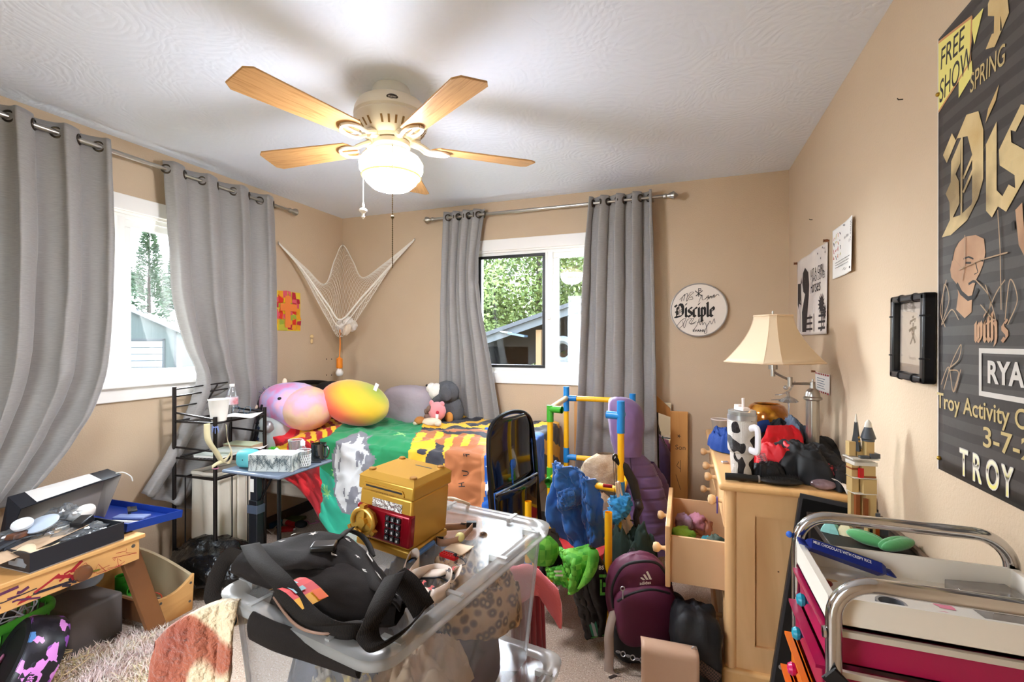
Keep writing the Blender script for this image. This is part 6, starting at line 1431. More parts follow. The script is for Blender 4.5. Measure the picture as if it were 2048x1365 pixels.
cloth_drop('velvet_cloth', 'deep red pleated velvet cloth hanging to the carpet behind the storage boxes', 'cloth', m_vel, [V(1020, 1180, 1.62), V(1050, 1175, 1.62), V(1085, 1180, 1.62)], 0.50, 3, 7, 0.008, 0.04, nrm=(0.75, -0.6, 0))
cloth_drop('towel', 'coral pink towel draped behind the clear storage box', 'towel', M('coral_terry', '#e8747c', 0.9, sheen=0.4, bump=(300, 0.5)), [V(1020, 1140, 1.58), V(1062, 1135, 1.58), V(1098, 1165, 1.57), V(1118, 1185, 1.56)], 0.10, 5, 2, 0.008, 0.05, 0.012, nrm=(0.75, -0.6, 0))
q = V(1050, 1180, 1.64); vst = MB().tube([(q.x - 0.0, q.y + 0.02, 0), (q.x, q.y + 0.02, q.z - 0.02)], 0.02, 8)
vst.tube([V(1015, 1183, 1.635) - Vector((0, 0, .01)), V(1100, 1190, 1.625) - Vector((0, 0, .01))], 0.012, 8); vst.cyl((q.x, q.y + 0.02, 0), (q.x, q.y + 0.02, 0.02), 0.1)
tag(vst.build('cloth_stand', m_blackm, origin=(q.x, q.y, 0)), 'small black stand under the red velvet cloth', 'stand')
# ---------------------------------------------------------------- folded chair at the bed foot
m_gb_ = M('gloss_black', '#0f1013', 0.12, coat=0.5); m_fr = M('chair_tube', '#15161a', 0.25, 0.4)
fc = thing('folding_chair', 'glossy black folding chair folded and leaning at the foot of the bed', 'chair', (-0.80, 2.385, 0), R(79))
q = Matrix.Rotation(R(-5), 3, 'X')
def cf(p): return q @ Vector(p)
b = MB(); b.tube([cf(p) for p in curve([(-0.235, 0, 0.0), (-0.235, 0, 0.45), (-0.235, 0, 0.78), (-0.19, 0, 0.93), (0, 0, 0.975), (0.19, 0, 0.93), (0.235, 0, 0.78), (0.235, 0, 0.45), (0.235, 0, 0)], 60)], 0.0125, 10); b.build('front_frame', m_fr, fc)
b = MB(); b.tube([cf(p) for p in curve([(-0.2, 0.035, 0.0), (-0.2, 0.035, 0.5), (-0.17, 0.03, 0.62), (0.17, 0.03, 0.62), (0.2, 0.035, 0.5), (0.2, 0.035, 0)], 40)], 0.011, 8); b.build('rear_frame', m_fr, fc)
def panel(z0, z1, w, y, bul):
    return lambda u, v: cf(((u - .5) * 2 * w * (1 - 0.28 * max(0, (v - 0.62) / 0.38) ** 2 * (z1 > .8)), y - bul * (1 - (2 * u - 1) ** 2) + 0.012 * math.sin(v * 2.4 + u), z0 + (z1 - z0) * v))
b = MB(); b.grid(panel(0.60, 0.955, 0.222, 0.0, 0.018), 20, 14); b.build('backrest', m_gb_, fc, auto=180, thick=0.006)
b = MB(); b.grid(panel(0.12, 0.585, 0.205, -0.012, 0.028), 20, 14); b.build('seat', m_gb_, fc, auto=180, thick=0.012)
b = MB(); b.tube([cf((-0.22, -0.014, 0.592)), cf((0.22, -0.014, 0.596))], 0.006, 8); b.tube([cf((-0.2, 0.03, 0.2)), cf((0.2, 0.03, 0.2))], 0.008, 8); b.build('cross_rod', M('rod_grey', '#8d9096', 0.3, 0.8), fc)
for x in (-0.235, 0.235): MB().tube([cf((x, 0, 0)), cf((x, 0, 0.03))], 0.016, 10).build('foot_cap', M('rubber_black', '#0c0c0d', 0.8), fc)

# ---------------------------------------------------------------- pipe play frame
m_py = M('pipe_yellow', '#f2b40f', 0.35); m_pb = M('pipe_blue', '#1c7fc2', 0.35); m_pg = M('pipe_green', '#3f9e2c', 0.35)
pf = thing('pipe_frame', 'yellow pipe play frame with blue and green connectors draped with clothes', 'play frame', (-0.5, 2.6, 0)); po = Vector(pf.location); PR = 0.0165
def pipe(a, c, m=None, r=PR, name='pipe', hollow=False):
    b = MB(); b.tube([Vector(a) - po, Vector(c) - po], r, 16)
    if hollow: d = (Vector(c) - Vector(a)).normalized(); b = MB(); b.tube([Vector(a) - po, Vector(c) - po], r, 16, caps=False); b.tube([Vector(c) - po - d * 0.03, Vector(c) - po], r * 0.82, 16, caps=False); b.tube([Vector(a) - po, Vector(c) - po - d * 0.0], r * 0.82, 16, caps=False)
    o = b.build(name, m or m_py, pf, bevel=0); return o
P1, P2, P3, P4, S1, S2 = (-0.69, 2.51), (-0.724, 3.03), (-0.294, 2.39), (-0.30, 3.02), (-0.315, 2.12), (-0.70, 2.15)
def pt(P, z): return (P[0], P[1], z)
def conn(P, z0, z1, m, name='connector', arms=()):
    b = MB(); b.tube([Vector(pt(P, z0)) - po, Vector(pt(P, z1)) - po], PR * 1.17, 18)
    for (dx, dy, z, L_) in arms:
        d = Vector((dx, dy, 0)).normalized(); c0 = Vector(pt(P, z)) - po; b.tube([c0, c0 + d * L_], PR * 1.17, 18, caps=False); b.tube([c0, c0 + d * L_], PR * 0.9, 18, caps=False)
        b.tube([c0 + d * (L_ - 0.004), c0 + d * L_], PR * 1.17, 18, caps=False)
    return b.build(name, m, pf)
d13 = (P3[0] - P1[0], P3[1] - P1[1]); d12 = (P2[0] - P1[0], P2[1] - P1[1]); d24 = (P4[0] - P2[0], P4[1] - P2[1]); d34 = (P4[0] - P3[0], P4[1] - P3[1]); ds = (S1[0] - S2[0], S1[1] - S2[1])
for P, top in ((P1, 1.0), (P2, 1.0), (P3, 1.02), (P4, 1.0)): pipe(pt(P, 0.0), pt(P, top))
for P, z in ((S1, 0.596), (S2, 0.59)): pipe(pt(P, 0.0), pt(P, z), hollow=True)
ZT = 0.985
pipe(pt(P1, ZT), pt(P2, ZT), M('pipe_faded', '#e9cf9a', 0.4)); pipe(pt(P2, ZT), pt(P4, ZT))
ZM = 0.60
pipe(pt(P2, ZM), pt(P4, ZM)); pipe(pt(P1, ZM + 0.015), pt(P3, ZM + 0.015)); pipe(pt(P3, ZM), pt(P4, ZM))
ZL = 0.255
pipe(pt(S2, ZL), pt(S1, ZL)); pipe(pt(S2, ZL), pt(P1, ZL)); pipe(pt(S1, ZL), pt(P3, ZL)); pipe(pt(P1, ZL), pt(P2, ZL)); pipe(pt(P3, ZL), pt(P4, ZL)); pipe(pt(P2, ZL), pt(P4, ZL))
conn(P1, 0.915, 1.005, m_pg, arms=((*d13, 0.985, 0.075), (*d12, 0.985, 0.03)))
conn(P2, 0.90, 1.06, m_pb, arms=((*d24, ZT, 0.07),)); conn(P3, 0.90, 1.06, m_pb, arms=((-d13[0], -d13[1], 0.985, 0.075), (*d34, 0.985, 0.06)))
conn(P4, 0.9, 1.03, m_pb); conn(P1, 0.555, 0.665, m_pg, arms=((-d12[0], -d12[1], 0.60, 0.06),)); conn(P2, 0.565, 0.66, m_pb, arms=((*d24, ZM, 0.07),)); conn(P3, 0.5, 0.66, m_pb)
for P in (P3, P1): conn(P, 0.2, 0.3, m_pg)
conn(S1, 0.19, 0.30, m_pb, arms=((*ds, 0.215, 0.03),)); conn(S2, 0.2, 0.3, m_pb)
o = MB().ball(Vector(pt(S1, 0.215)) + Vector((0.035, 0.0, 0)) - po, 0.016, 12, 8).build('end_cap', m_py, pf)
b = MB(); b.grid(lambda u, v: (lerp(-0.69, -0.31, u), lerp(2.16, 3.0, v), 0.262 - 0.035 * math.sin(PI * u) * math.sin(PI * v) + 0.008 * fbm(u * 6, v * 8)), 16, 20)
o = b.build('seat_fabric', M('red_canvas', '#c2201f', 0.8), thick=0.003, auto=180, origin=(-0.5, 2.6, 0.26)); o.parent = pf; o.location -= po

def drape(name, label, cat, mat, Lpts, Rpts, nu=36, nv=40, folds=4, amp=0.012, seed=1, thick=0.005, nrm=(-0.34, -0.94, 0), parent=None, bulge=0.0):
    nrm = Vector(nrm)
    def f(u, v):
        p = path(Lpts, v).lerp(path(Rpts, v), u)
        w = amp * 0.9 * (1 - 2.2 * abs(fbm(u * 2.2 + v * 1.2 + seed, v * 3.2 - u * 1.4, seed, 3))) + amp * (0.4 + 0.6 * v) * math.sin(u * folds * 2 * PI + seed + 1.6 * fbm(u * 1.5, v * 1.5, seed)) + amp * 1.2 * fbm(u * 3 + seed, v * 3, 1.0) + amp * .5 * fbm(u * 9, v * 9, seed)
        return p + nrm * (w + bulge * math.sin(PI * u))
    b = MB(); b.grid(f, nu, nv); o = b.build(name, mat, parent, auto=180, thick=thick, origin=f(.5, 0) if parent is None else None)
    if parent is None: tag(o, label, cat)
    return o, f
def Vs(l, d): return [V(x, y, d if len(q_) == 0 else q_[0]) for x, y, *q_ in l]
def ringbody(rings, d, flat=0.6, seam=None, nseg=36, seed=0, am=0.05, k=60):
    """Hanging garment: elliptical sections through pixel-placed centres; rings = (px, py, half width in m)."""
    C = [V(x, y, d) for x, y, w in rings]; W = [(w, 0, 0) for *_, w in rings]; vx = Vector((CN, SN, 0)); vy = Vector((-SN, CN, 0))
    def f(u, v):
        c = path(C, v); w = path(W, v).x; a = 2 * PI * u
        kk = 1 + am * fbm(math.cos(a) * 1.6 + seed, math.sin(a) * 1.6, c.z * 5) + am * 0.8 * math.sin(a * 5 + seed + c.z * 3) * min(1, v * 2) + am * 1.1 * (0.5 - 2 * abs(fbm(math.cos(a) * 2.2 + seed, math.sin(a) * 2.2, c.z * 11, 2)))
        if seam: kk -= seam(v, a, c.z)
        return c + vx * (math.cos(a) * w * kk) + vy * (math.sin(a) * w * flat * kk)
    b = MB(); b.grid(f, nseg, k); return b, f
# purple coat
m_pur = M('purple_nylon', '#7d6290', 0.55, bump=(160, 0.08), sheen=0.2)
ct = thing('coat', 'purple quilted hooded coat hanging on the back corner of the pipe frame', 'coat', V(1262, 900, 2.78)); co = Vector(ct.location)
def shift(o, off):
    for v in o.data.vertices: v.co -= off
    return o
qs = lambda v, a, z: 0.085 * max(0, 1 - abs(((z * 15) % 1.0) - 0.5) * 9 if z < 0.72 else 0) * (1 if v > 0.05 else 0)
b, f = ringbody([(1255, 905, 0.075), (1268, 930, 0.115), (1278, 965, 0.135), (1288, 1010, 0.14), (1292, 1060, 0.14), (1296, 1104, 0.145)], 2.80, 0.55, qs, 44, 3, 0.05, 90); shift(b.build('body', m_pur, ct, auto=180), co)
b, f = ringbody([(1236, 794, 0.012), (1240, 799, 0.06), (1248, 815, 0.092), (1252, 845, 0.1), (1253, 880, 0.09), (1256, 912, 0.075)], 2.72, 0.8, lambda v, a, z: 0.12 * max(0, math.cos(a + 1.2)) ** 6, 44, 5, 0.04); shift(b.build('hood', m_pur, ct, auto=180), co)
b, f = ringbody([(1298, 925, 0.03), (1312, 960, 0.06), (1324, 1010, 0.065), (1330, 1060, 0.06), (1336, 1100, 0.055)], 2.86, 0.8, qs, 30, 8, 0.05, 70); shift(b.build('sleeve', M('purple_shade', '#6d5480', 0.55, bump=(160, 0.08)), ct, auto=180), co)
shift(MB().tube([V(1259, 905, 2.69), V(1264, 955, 2.70), V(1272, 1040, 2.70), V(1276, 1098, 2.70)], 0.004, 6).build('zip', M('zip_purple', '#4d3c5c', 0.5), ct), co)
# blue hoodie
m_bh = M('blue_fleece', '#1f5a9e', 0.85, bump=(130, 0.25), sheen=0.4)
hd = thing('hoodie', 'royal blue hoodie draped over the front middle pipe of the frame', 'hoodie', V(1150, 960, 2.52)); ho = Vector(hd.location)
o, _ = drape('body', '', '', m_bh, Vs([(1112, 925), (1108, 960), (1104, 1000), (1108, 1040), (1135, 1080), (1180, 1090)], 2.5), Vs([(1178, 955), (1190, 975), (1196, 1010), (1202, 1050), (1206, 1085), (1204, 1086)], 2.5), folds=2.4, amp=0.03, seed=2, parent=hd, thick=0.012, bulge=0.05); shift(o, ho)
o, _ = drape('hood', '', '', m_bh, Vs([(1114, 922), (1110, 950), (1116, 985), (1132, 1012)], 2.43), Vs([(1158, 935), (1172, 958), (1172, 990), (1150, 1016)], 2.43), folds=1.4, amp=0.02, seed=4, parent=hd, thick=0.014, bulge=0.05); shift(o, ho)
o, _ = drape('sleeve', '', '', m_bh, Vs([(1160, 944), (1164, 985), (1170, 1035), (1180, 1084)], 2.43), Vs([(1192, 958), (1202, 1000), (1206, 1050), (1209, 1090)], 2.43), folds=1.2, amp=0.018, seed=9, parent=hd, thick=0.014, bulge=0.045); shift(o, ho)
o, _ = drape('cuff', '', '', m_bh, Vs([(1120, 985), (1124, 1000), (1132, 1012)], 2.38), Vs([(1142, 975), (1152, 990), (1150, 1010)], 2.38), folds=1, amp=0.01, seed=2, parent=hd, thick=0.01, bulge=0.03); shift(o, ho)
# fleece vest
m_fl = M('tan_sherpa', '#b59a7c', 0.95, bump=(90, 0.9), bdist=0.006, col2='#d6c3a8', nscale=16); m_gyf = M('grey_sherpa', '#8d8681', 0.95, bump=(90, 0.9), bdist=0.006)
vt_ = thing('fleece_jacket', 'tan and grey sherpa jacket hanging inside the pipe frame behind the blue scarf', 'jacket', V(1210, 960, 2.7)); vo = Vector(vt_.location)
b, f = ringbody([(1212, 908, 0.05), (1205, 925, 0.1), (1203, 955, 0.11), (1205, 975, 0.1)], 2.74, 0.6, None, 30, 3, 0.1, 30); shift(b.build('collar', m_fl, vt_, auto=180), vo)
b, f = ringbody([(1212, 968, 0.085), (1215, 1010, 0.1), (1216, 1060, 0.1), (1215, 1100, 0.09)], 2.76, 0.6, None, 30, 6, 0.08, 40); shift(b.build('body', m_gyf, vt_, auto=180), vo)
b, f = ringbody([(1196, 985, 0.03), (1206, 1000, 0.045), (1212, 1020, 0.04), (1214, 1030, 0.015)], 2.66, 0.7, None, 24, 2, 0.08, 20); shift(b.build('ear_flap', m_fl, vt_, auto=180), vo)
# scarf around the post
b = MB(); c0 = Vector(pt(P3, 0.545))
b.ball(c0, (0.062, 0.055, 0.062), 44, 30, None, lambda d: 1 + 0.25 * fbm(d.x * 1.8, d.y * 1.8, d.z * 2, 2) - 0.45 * abs(fbm(d.x * 3 + d.z * 2, d.y * 3, d.z * 7, 3)))
b.ball(c0 + Vector((-0.03, -0.03, -0.05)), (0.05, 0.04, 0.045), 36, 24, None, lambda d: 1 + 0.25 * fbm(d.x * 2, d.y * 2 + 4, d.z * 2, 2) - 0.45 * abs(fbm(d.x * 3, d.y * 3 + d.z * 2, d.z * 7, 3)))
tag(b.build('scarf', M('turquoise_cloth', '#2a86bd', 0.8, sheen=0.3), origin=c0, auto=180), 'turquoise blue scarf bunched round the front post of the pipe frame', 'scarf')
drape('cloth_strip', 'beige cloth strip printed with a brown animal hanging down from the turquoise scarf', 'cloth', M('beige_strip', '#c8a98a', 0.8, col2='#d6bda2', nscale=9), Vs([(1232, 965), (1236, 1010), (1246, 1060), (1246, 1105)], 2.33), Vs([(1240, 962), (1252, 1010), (1268, 1060), (1262, 1098)], 2.33), 12, 24, 1, 0.006, 3, 0.003)
# bow
bw_ = thing('toy_bow', 'black toy compound bow hanging on the front post of the pipe frame', 'bow', V(1255, 1000, 2.34)); wo_ = Vector(bw_.location); m_bw = M('bow_black', '#1b1919', 0.5)
b = MB(); b.tube([V(x, y, 2.34) - wo_ for x, y in ((1229, 918), (1250, 935), (1266, 965), (1275, 1000))], [0.008, 0.016, 0.018, 0.016], 10, flat=(1.3, 0.6)); b.build('limb', m_bw, bw_); b = MB(); b.tube([V(x, y, 2.34) - wo_ for x, y in ((1272, 1050), (1268, 1080), (1255, 1105), (1240, 1130))], [0.016, 0.017, 0.014, 0.008], 10, flat=(1.3, 0.6)); b.build('limb', m_bw, bw_)
b = MB(); b.tube([V(x, y, 2.34) - wo_ for x, y in ((1275, 998), (1279, 1015), (1272, 1035), (1274, 1055))], [0.018, 0.022, 0.016, 0.018], 10); b.ball(V(1278, 1012, 2.32) - wo_, (0.02, 0.02, 0.024), 12, 8); b.build('grip', M('grip_black', '#2a2022', 0.5), bw_)
b = MB()
for y in (916, 1134): b.torus(V(1230 if y < 1000 else 1240, y, 2.34) - wo_, 0.014, 0.006, (0.8, -0.5, 0), 18, 8)
b.build('cam_wheel', m_bw, bw_)
b = MB(); b.tube([V(1231, 918, 2.33) - wo_, V(1239, 1132, 2.33) - wo_], 0.0016, 5); b.tube([V(1227, 918, 2.335) - wo_, V(1234, 1134, 2.335) - wo_], 0.0014, 5); b.build('bowstring', m_bw, bw_)
MB().tube([V(1246, 1038, 2.33) - wo_, V(1268, 1043, 2.33) - wo_], 0.004, 6).build('arrow_rest', m_bw, bw_)
placed(MB().tube([V(1206, 972, 2.33) , V(1224, 974, 2.33)], 0.0085, 10).build('red_handle', M('dark_red_plastic', '#8d1524', 0.35), origin=V(1215, 973, 2.33)), V(1215, 973, 2.33), 'dark red plastic handle lying on the pipe by the turquoise scarf', 'dowel')  # loose red plastic handle
# green and black outfit over the low front pipe
def pixel_mat():
    m = M('pixel_green', '#5fb53a', 0.6); nt = m.node_tree; N = nt.nodes; L = nt.links
    tc = N.new('ShaderNodeTexCoord'); s = N.new('ShaderNodeVectorMath'); s.operation = 'SNAP'; s.inputs[1].default_value = (0.022, 0.022, 0.022); L.new(tc.outputs['Object'], s.inputs[0])
    w = N.new('ShaderNodeTexWhiteNoise'); L.new(s.outputs[0], w.inputs['Vector']); r = N.new('ShaderNodeValToRGB'); e = r.color_ramp.elements; e[0].color = lin('#3f9a2c'); e[1].color = lin('#7cc74a'); x = e.new(0.5); x.color = lin('#59ae36')
    L.new(w.outputs['Value'], r.inputs[0]); L.new(r.outputs[0], N['Principled BSDF'].inputs['Base Color']); return m
m_px = pixel_mat(); m_jb = M('black_satin', '#1d1a1a', 0.42, bump=(40, 0.1))
jk = thing('costume_suit', 'green pixel pattern and black outfit flung over the low front pipe down to the carpet', 'outfit', V(1170, 1150, 2.12)); jo = Vector(jk.location)
o, _ = drape('black_leg', '', '', m_jb, Vs([(1148, 1120, 2.13), (1146, 1165, 2.10), (1152, 1205, 2.11), (1164, 1240, 2.12), (1178, 1272, 2.13)], 2.12), Vs([(1180, 1090, 2.13), (1204, 1120, 2.10), (1222, 1165, 2.10), (1234, 1215, 2.11), (1224, 1262, 2.12)], 2.12), folds=2.2, amp=0.014, seed=5, parent=jk, thick=0.02, bulge=0.03); shift(o, jo)
o, _ = drape('green_panel', '', '', m_px, Vs([(1118, 1096, 2.14), (1126, 1120, 2.09), (1136, 1150, 2.07), (1150, 1178, 2.06)], 2.1), Vs([(1178, 1090, 2.14), (1188, 1108, 2.09), (1186, 1140, 2.07), (1156, 1180, 2.06)], 2.1), folds=1.6, amp=0.012, seed=3, parent=jk, thick=0.015, bulge=0.045); shift(o, jo)
b, f = ringbody([(1186, 1098, 0.012), (1187, 1108, 0.022), (1183, 1135, 0.024), (1172, 1160, 0.02), (1158, 1178, 0.008)], 2.02, 0.9, None, 20, 2, 0.06, 24); shift(b.build('green_cuff', m_px, jk, auto=180), jo)
b, f = ringbody([(1090, 1072, 0.02), (1086, 1090, 0.062), (1084, 1110, 0.066), (1088, 1130, 0.04)], 2.10, 0.5, None, 26, 7, 0.06, 24); shift(b.build('green_sleeve', m_px, jk, auto=180), jo)
o, _ = drape('black_sleeve', '', '', m_jb, Vs([(1072, 1045, 2.2), (1076, 1080, 2.17), (1082, 1110, 2.14), (1086, 1150, 2.13)], 2.1), Vs([(1108, 1060, 2.2), (1122, 1090, 2.17), (1128, 1115, 2.14), (1118, 1150, 2.13)], 2.1), folds=1.5, amp=0.01, seed=8, parent=jk, thick=0.015, bulge=0.02); shift(o, jo)
o, _ = drape('printed_panel', '', '', m_px, Vs([(1094, 1136, 2.09), (1100, 1150, 2.08), (1112, 1162, 2.08)], 2.1), Vs([(1126, 1130, 2.09), (1134, 1150, 2.07), (1146, 1176, 2.07)], 2.1), folds=1, amp=0.008, seed=1, parent=jk, thick=0.012, bulge=0.02); shift(o, jo)
ik = Ink()
def pxq(x, y, d=2.03): return V(x, y, d) - jo
for (a, c_, e, h) in ((1198, 1150, 1213, 1156), (1200, 1160, 1204, 1190), (1206, 1166, 1212, 1175), (1212, 1178, 1220, 1186), (1200, 1186, 1210, 1192), (1214, 1190, 1224, 1197)): ik.rect(a, c_, e, h)
ik.mi = 1; ik.text('BS', 1197, -1140, 11, bold=0.02)
for x, y in ((1108, 1142), (1110, 1150)): ik.rect(x, y, x + 16, y + 4)
for k, (x, y) in enumerate(ik.v):
    if y < 0: ik.v[k] = (x, -y)
ik.build('block_print', [m_px, m_paper], jk, lambda x, y: pxq(x, y, 2.045 if y > 1100 and x > 1150 else 2.04))
ik = Ink(); ik.rect(0.0, 0, 0.3, 1); ik.rect(0.7, 0, 1, 1); ik.mi = 1; ik.rect(0.3, 0, 0.7, 1)
ik.build('cuff_stripe', [M('stripe_green', '#2c7d63', 0.6), M('stripe_silver', '#a3abb0', 0.3, 0.3)], jk, lambda u, v: V(1176 + 16 * u - 0 + 8 * (1 - v), 1274 - 30 * v, 2.085) - jo)
shift(MB().tube([V(x, y, 2.085) for x, y in ((1205, 1150), (1222, 1185), (1236, 1215), (1233, 1245), (1224, 1268), (1182, 1277))], 0.002, 6).build('green_piping', M('piping_green', '#4a9a4c', 0.5), jk), jo)

# ---------------------------------------------------------------- backpack, bag, jacket, purse
m_mar = M('maroon_nylon', '#5c1e3c', 0.6, bump=(300, 0.15)); m_nyl = M('black_nylon', '#17171a', 0.6, bump=(300, 0.15))
bp = thing('backpack', 'maroon and black school backpack with three stripe mark slumped on the carpet', 'backpack', (-0.145, 2.085, 0), R(18)); q = Matrix.Rotation(R(-6), 3, 'Y')
def bpuff(nm, m, c, r, sq=2.8, seed=1, am=0.04, fr=2.2): return MB().ball(q @ Vector(c), r, 44, 26, q, lambda d: (1 + am * fbm(d.x * fr + seed, d.y * fr, d.z * fr)) * (abs(d.x) ** sq + abs(d.y) ** sq + abs(d.z) ** sq) ** (-1 / sq)).build(nm, m, bp, auto=180)
bpuff('main_body', m_mar, (0, 0.03, 0.25), (0.142, 0.085, 0.19), 2.6, 1); bpuff('base', m_nyl, (0.01, 0.03, 0.095), (0.155, 0.10, 0.092), 3.2, 4); bpuff('front_pocket', m_mar, (0.005, -0.032, 0.215), (0.128, 0.055, 0.125), 3.6, 7, 0.05)
bpuff('side_pocket', m_nyl, (0.135, 0.0, 0.15), (0.06, 0.08, 0.12), 2.6, 9)
b = MB(); b.tube([q @ Vector(p) for p in curve([(-0.125, -0.03, 0.25), (-0.12, -0.035, 0.34), (-0.07, -0.04, 0.42), (0.0, -0.045, 0.44), (0.08, -0.04, 0.42), (0.125, -0.03, 0.33)], 40)], 0.006, 8); b.build('zip', m_nyl, bp)
b = MB(); b.tube([q @ Vector(p) for p in curve([(-0.11, -0.075, 0.30), (-0.05, -0.088, 0.335), (0.03, -0.09, 0.345), (0.105, -0.075, 0.315)], 30)], 0.005, 8); b.build('pocket_zip', m_nyl, bp)
MB().torus(q @ Vector((-0.085, -0.083, 0.355)), 0.008, 0.0025, (0, 1, 0), 16).tube([q @ Vector((-0.085, -0.085, 0.345)), q @ Vector((-0.09, -0.088, 0.315))], 0.0028, 6).build('zip_pull', M('steel', '#b5b5b8', 0.3, 0.8), bp)
b = MB(); ribbon(b, [q @ Vector(p) for p in ((-0.12, -0.03, 0.24), (-0.155, -0.06, 0.17), (-0.165, -0.07, 0.09), (-0.175, -0.085, 0.02), (-0.15, -0.10, 0.012))], 0.045, 30, (0.8, -0.3, 0.5), 0.2); b.build('shoulder_strap', M('strap_grey', '#9c8a7e', 0.7), bp, thick=0.006, auto=180)
MB().box(q @ Vector((-0.16, -0.105, 0.012)), (0.05, 0.014, 0.018), 0.5).build('strap_clip', M('clip_brown', '#3d3430', 0.4), bp, bevel=0.003)
ik = Ink()
for k in range(3): x = 0.012 * k; ik.poly([(x, 0), (x + 0.009, 0), (x + 0.009 - 0.012 + 0.0, 0.012 + 0.010 * k), (x - 0.010, 0.010 + 0.010 * k)])
ik.text('adidas', -0.014, -0.016, 0.017, bold=0.015)
ik.build('three_stripe_mark', m_paper, bp, lambda u, v: q @ Vector((0.0 + u * 1.1, -0.077 - 0.012 * 1, 0.385 + v * 1.1)))
b = MB()
for k in range(14): b.torus(q @ Vector((-0.13 + 0.018 * k, -0.085 - 0.02 * math.sin(PI * k / 13), 0.10 - 0.02 * math.sin(PI * k / 13) - 0.002 * k)), 0.009, 0.0022, (0.2, 1, 0.8 * (-1) ** k), 12, 6)
o = b.build('purse_chain', M('steel')); o.location = bp.location; o.rotation_euler = bp.rotation_euler; tag(o, 'silver chain strap lying across the base of the maroon backpack', 'chain')
bb_ = thing('duffel_bag', 'black mesh sided bag wedged between the maroon backpack and the dresser', 'bag', (0.04, 1.98, 0), R(10))
MB().ball((0, 0, 0.16), (0.085, 0.10, 0.158), 36, 22, None, lambda d: (abs(d.x) ** 5 + abs(d.y) ** 5 + abs(d.z) ** 4) ** (-1 / 4.6) * (1 + 0.12 * fbm(d.x * 3, d.y * 3, d.z * 3))).build('body', m_nyl, bb_, auto=180)
MB().tube(curve([(-0.07, -0.09, 0.19), (0.0, -0.105, 0.15), (0.06, -0.1, 0.11)], 12), 0.016, 8, flat=(1.6, 0.5)).build('mesh_pocket', M('copper_mesh', '#5a4238', 0.5, kind='check', col2='#1c1614', nscale=160), bb_)
b = MB(); b.tube([(-0.03, -0.1, 0.225), (-0.015, -0.105, 0.195)], 0.003, 6); b.build('zip_pull', M('steel'), bb_)
tag(cloth_heap('jacket', M('dark_green_cloth', '#1c3029', 0.8), (-0.235, 2.33, 0.0), 0.15, 0.12, 0.46, 9, 0.3, power=3.0, amp=0.25, rim=0.12), 'dark green jacket heaped behind the maroon backpack', 'jacket')
tag(cloth_heap('jacket', M('charcoal_denim', '#4a4d52', 0.8), (-0.215, 2.185, 0.0), 0.07, 0.05, 0.415, 4, 0.3, power=3.0, amp=0.2, rim=0.1), 'charcoal cloth poking out over the top of the maroon backpack', 'jacket')
pu = thing('purse', 'beige leather purse standing on the carpet in front of the backpack', 'purse', (V(1338, 1400, 1.74).x, V(1338, 1400, 1.74).y, 0), R(8)); m_be = M('beige_leather', '#c9a58a', 0.5, bump=(60, 0.25))
MB().bb((-0.098, -0.03, 0.0), (0.098, 0.03, 0.225)).build('body', m_be, pu, bevel=0.008)
b = MB(); b.grid(lambda u, v: ((u - .5) * 0.2, -0.033 - 0.004 * math.sin(PI * u) if v > 0.25 else lerp(0.03, -0.033, v / 0.25), 0.236 - (0 if v < 0.25 else (v - 0.25) / 0.75 * 0.2) - 0.012 * u + 0.006 * math.sin(PI * min(1, v / 0.25))), 14, 18); b.build('flap', m_be, pu, thick=0.004, auto=60)
MB().torus((0.088, 0.0, 0.232), 0.009, 0.002, (0, 1, 0), 14).build('ring', M('steel'), pu)

# ---------------------------------------------------------------- pine dresser
m_dp = M('dresser_pine', '#d8a871', 0.42, col2=['#e2b681', '#c6925c'], nscale=6, nstretch=(1, 1, 0.1), nlo=0.25, nhi=0.75, distort=1.2)
m_dpx = M('dresser_pine_long', '#d9a768', 0.4, col2=['#e3b478', '#c18b50'], nscale=6, nstretch=(1, 0.1, 1), nlo=0.25, nhi=0.75, distort=1.2)
m_dl = M('drawer_birch', '#dcb58b', 0.5, col2='#d2a97c', nscale=3, nstretch=(1, 1, 0.3)); m_kn = M('knob_pine', '#dfb887', 0.35)
dr = thing('dresser', 'honey pine dresser with round knobs and one lower drawer pulled open', 'dresser', (0.39, 2.53, 0)); do = Vector(dr.location)
def D(nm, a, c, m, bev=0.003, par=None): return L3(MB(), a, c, do).build(nm, m, par or dr, bevel=bev)
D('top', (0.125, 1.945, 0.79), (0.618, 3.12, 0.82), m_dpx, 0.012)
D('back_panel', (0.60, 1.975, 0.1), (0.614, 3.10, 0.79), m_dp, 0); D('far_side', (0.165, 3.08, 0.1), (0.60, 3.10, 0.79), m_dp, 0)
b = MB(); L3(b, (0.18, 1.985, 0.12), (0.60, 1.999, 0.79), do); b.build('side_panel', m_dp, dr, smooth=False)
b = MB(); L3(b, (0.185, 1.972, 0.12), (0.25, 1.986, 0.79), do); L3(b, (0.545, 1.972, 0.12), (0.605, 1.986, 0.79), do); L3(b, (0.25, 1.972, 0.70), (0.545, 1.986, 0.79), do); L3(b, (0.25, 1.972, 0.12), (0.545, 1.986, 0.21), do); b.build('side_frame', m_dp, dr, smooth=False)
b = MB(); b.tube([Vector((0.168, 1.98, 0.12)) - do, Vector((0.168, 1.98, 0.79)) - do], 0.021, 16); b.build('corner_post', m_dp, dr)
D('plinth', (0.135, 1.95, 0.0), (0.61, 3.11, 0.12), m_dpx, 0.01)
b = MB()
for x, z, r in ((0.40, 0.30, 0.011), (0.47, 0.62, 0.009), (0.36, 0.36, 0.005), (0.33, 0.50, 0.003)): b.tube([Vector((x, 1.9845, z)) - do, Vector((x, 1.9838, z)) - do], r, 14)
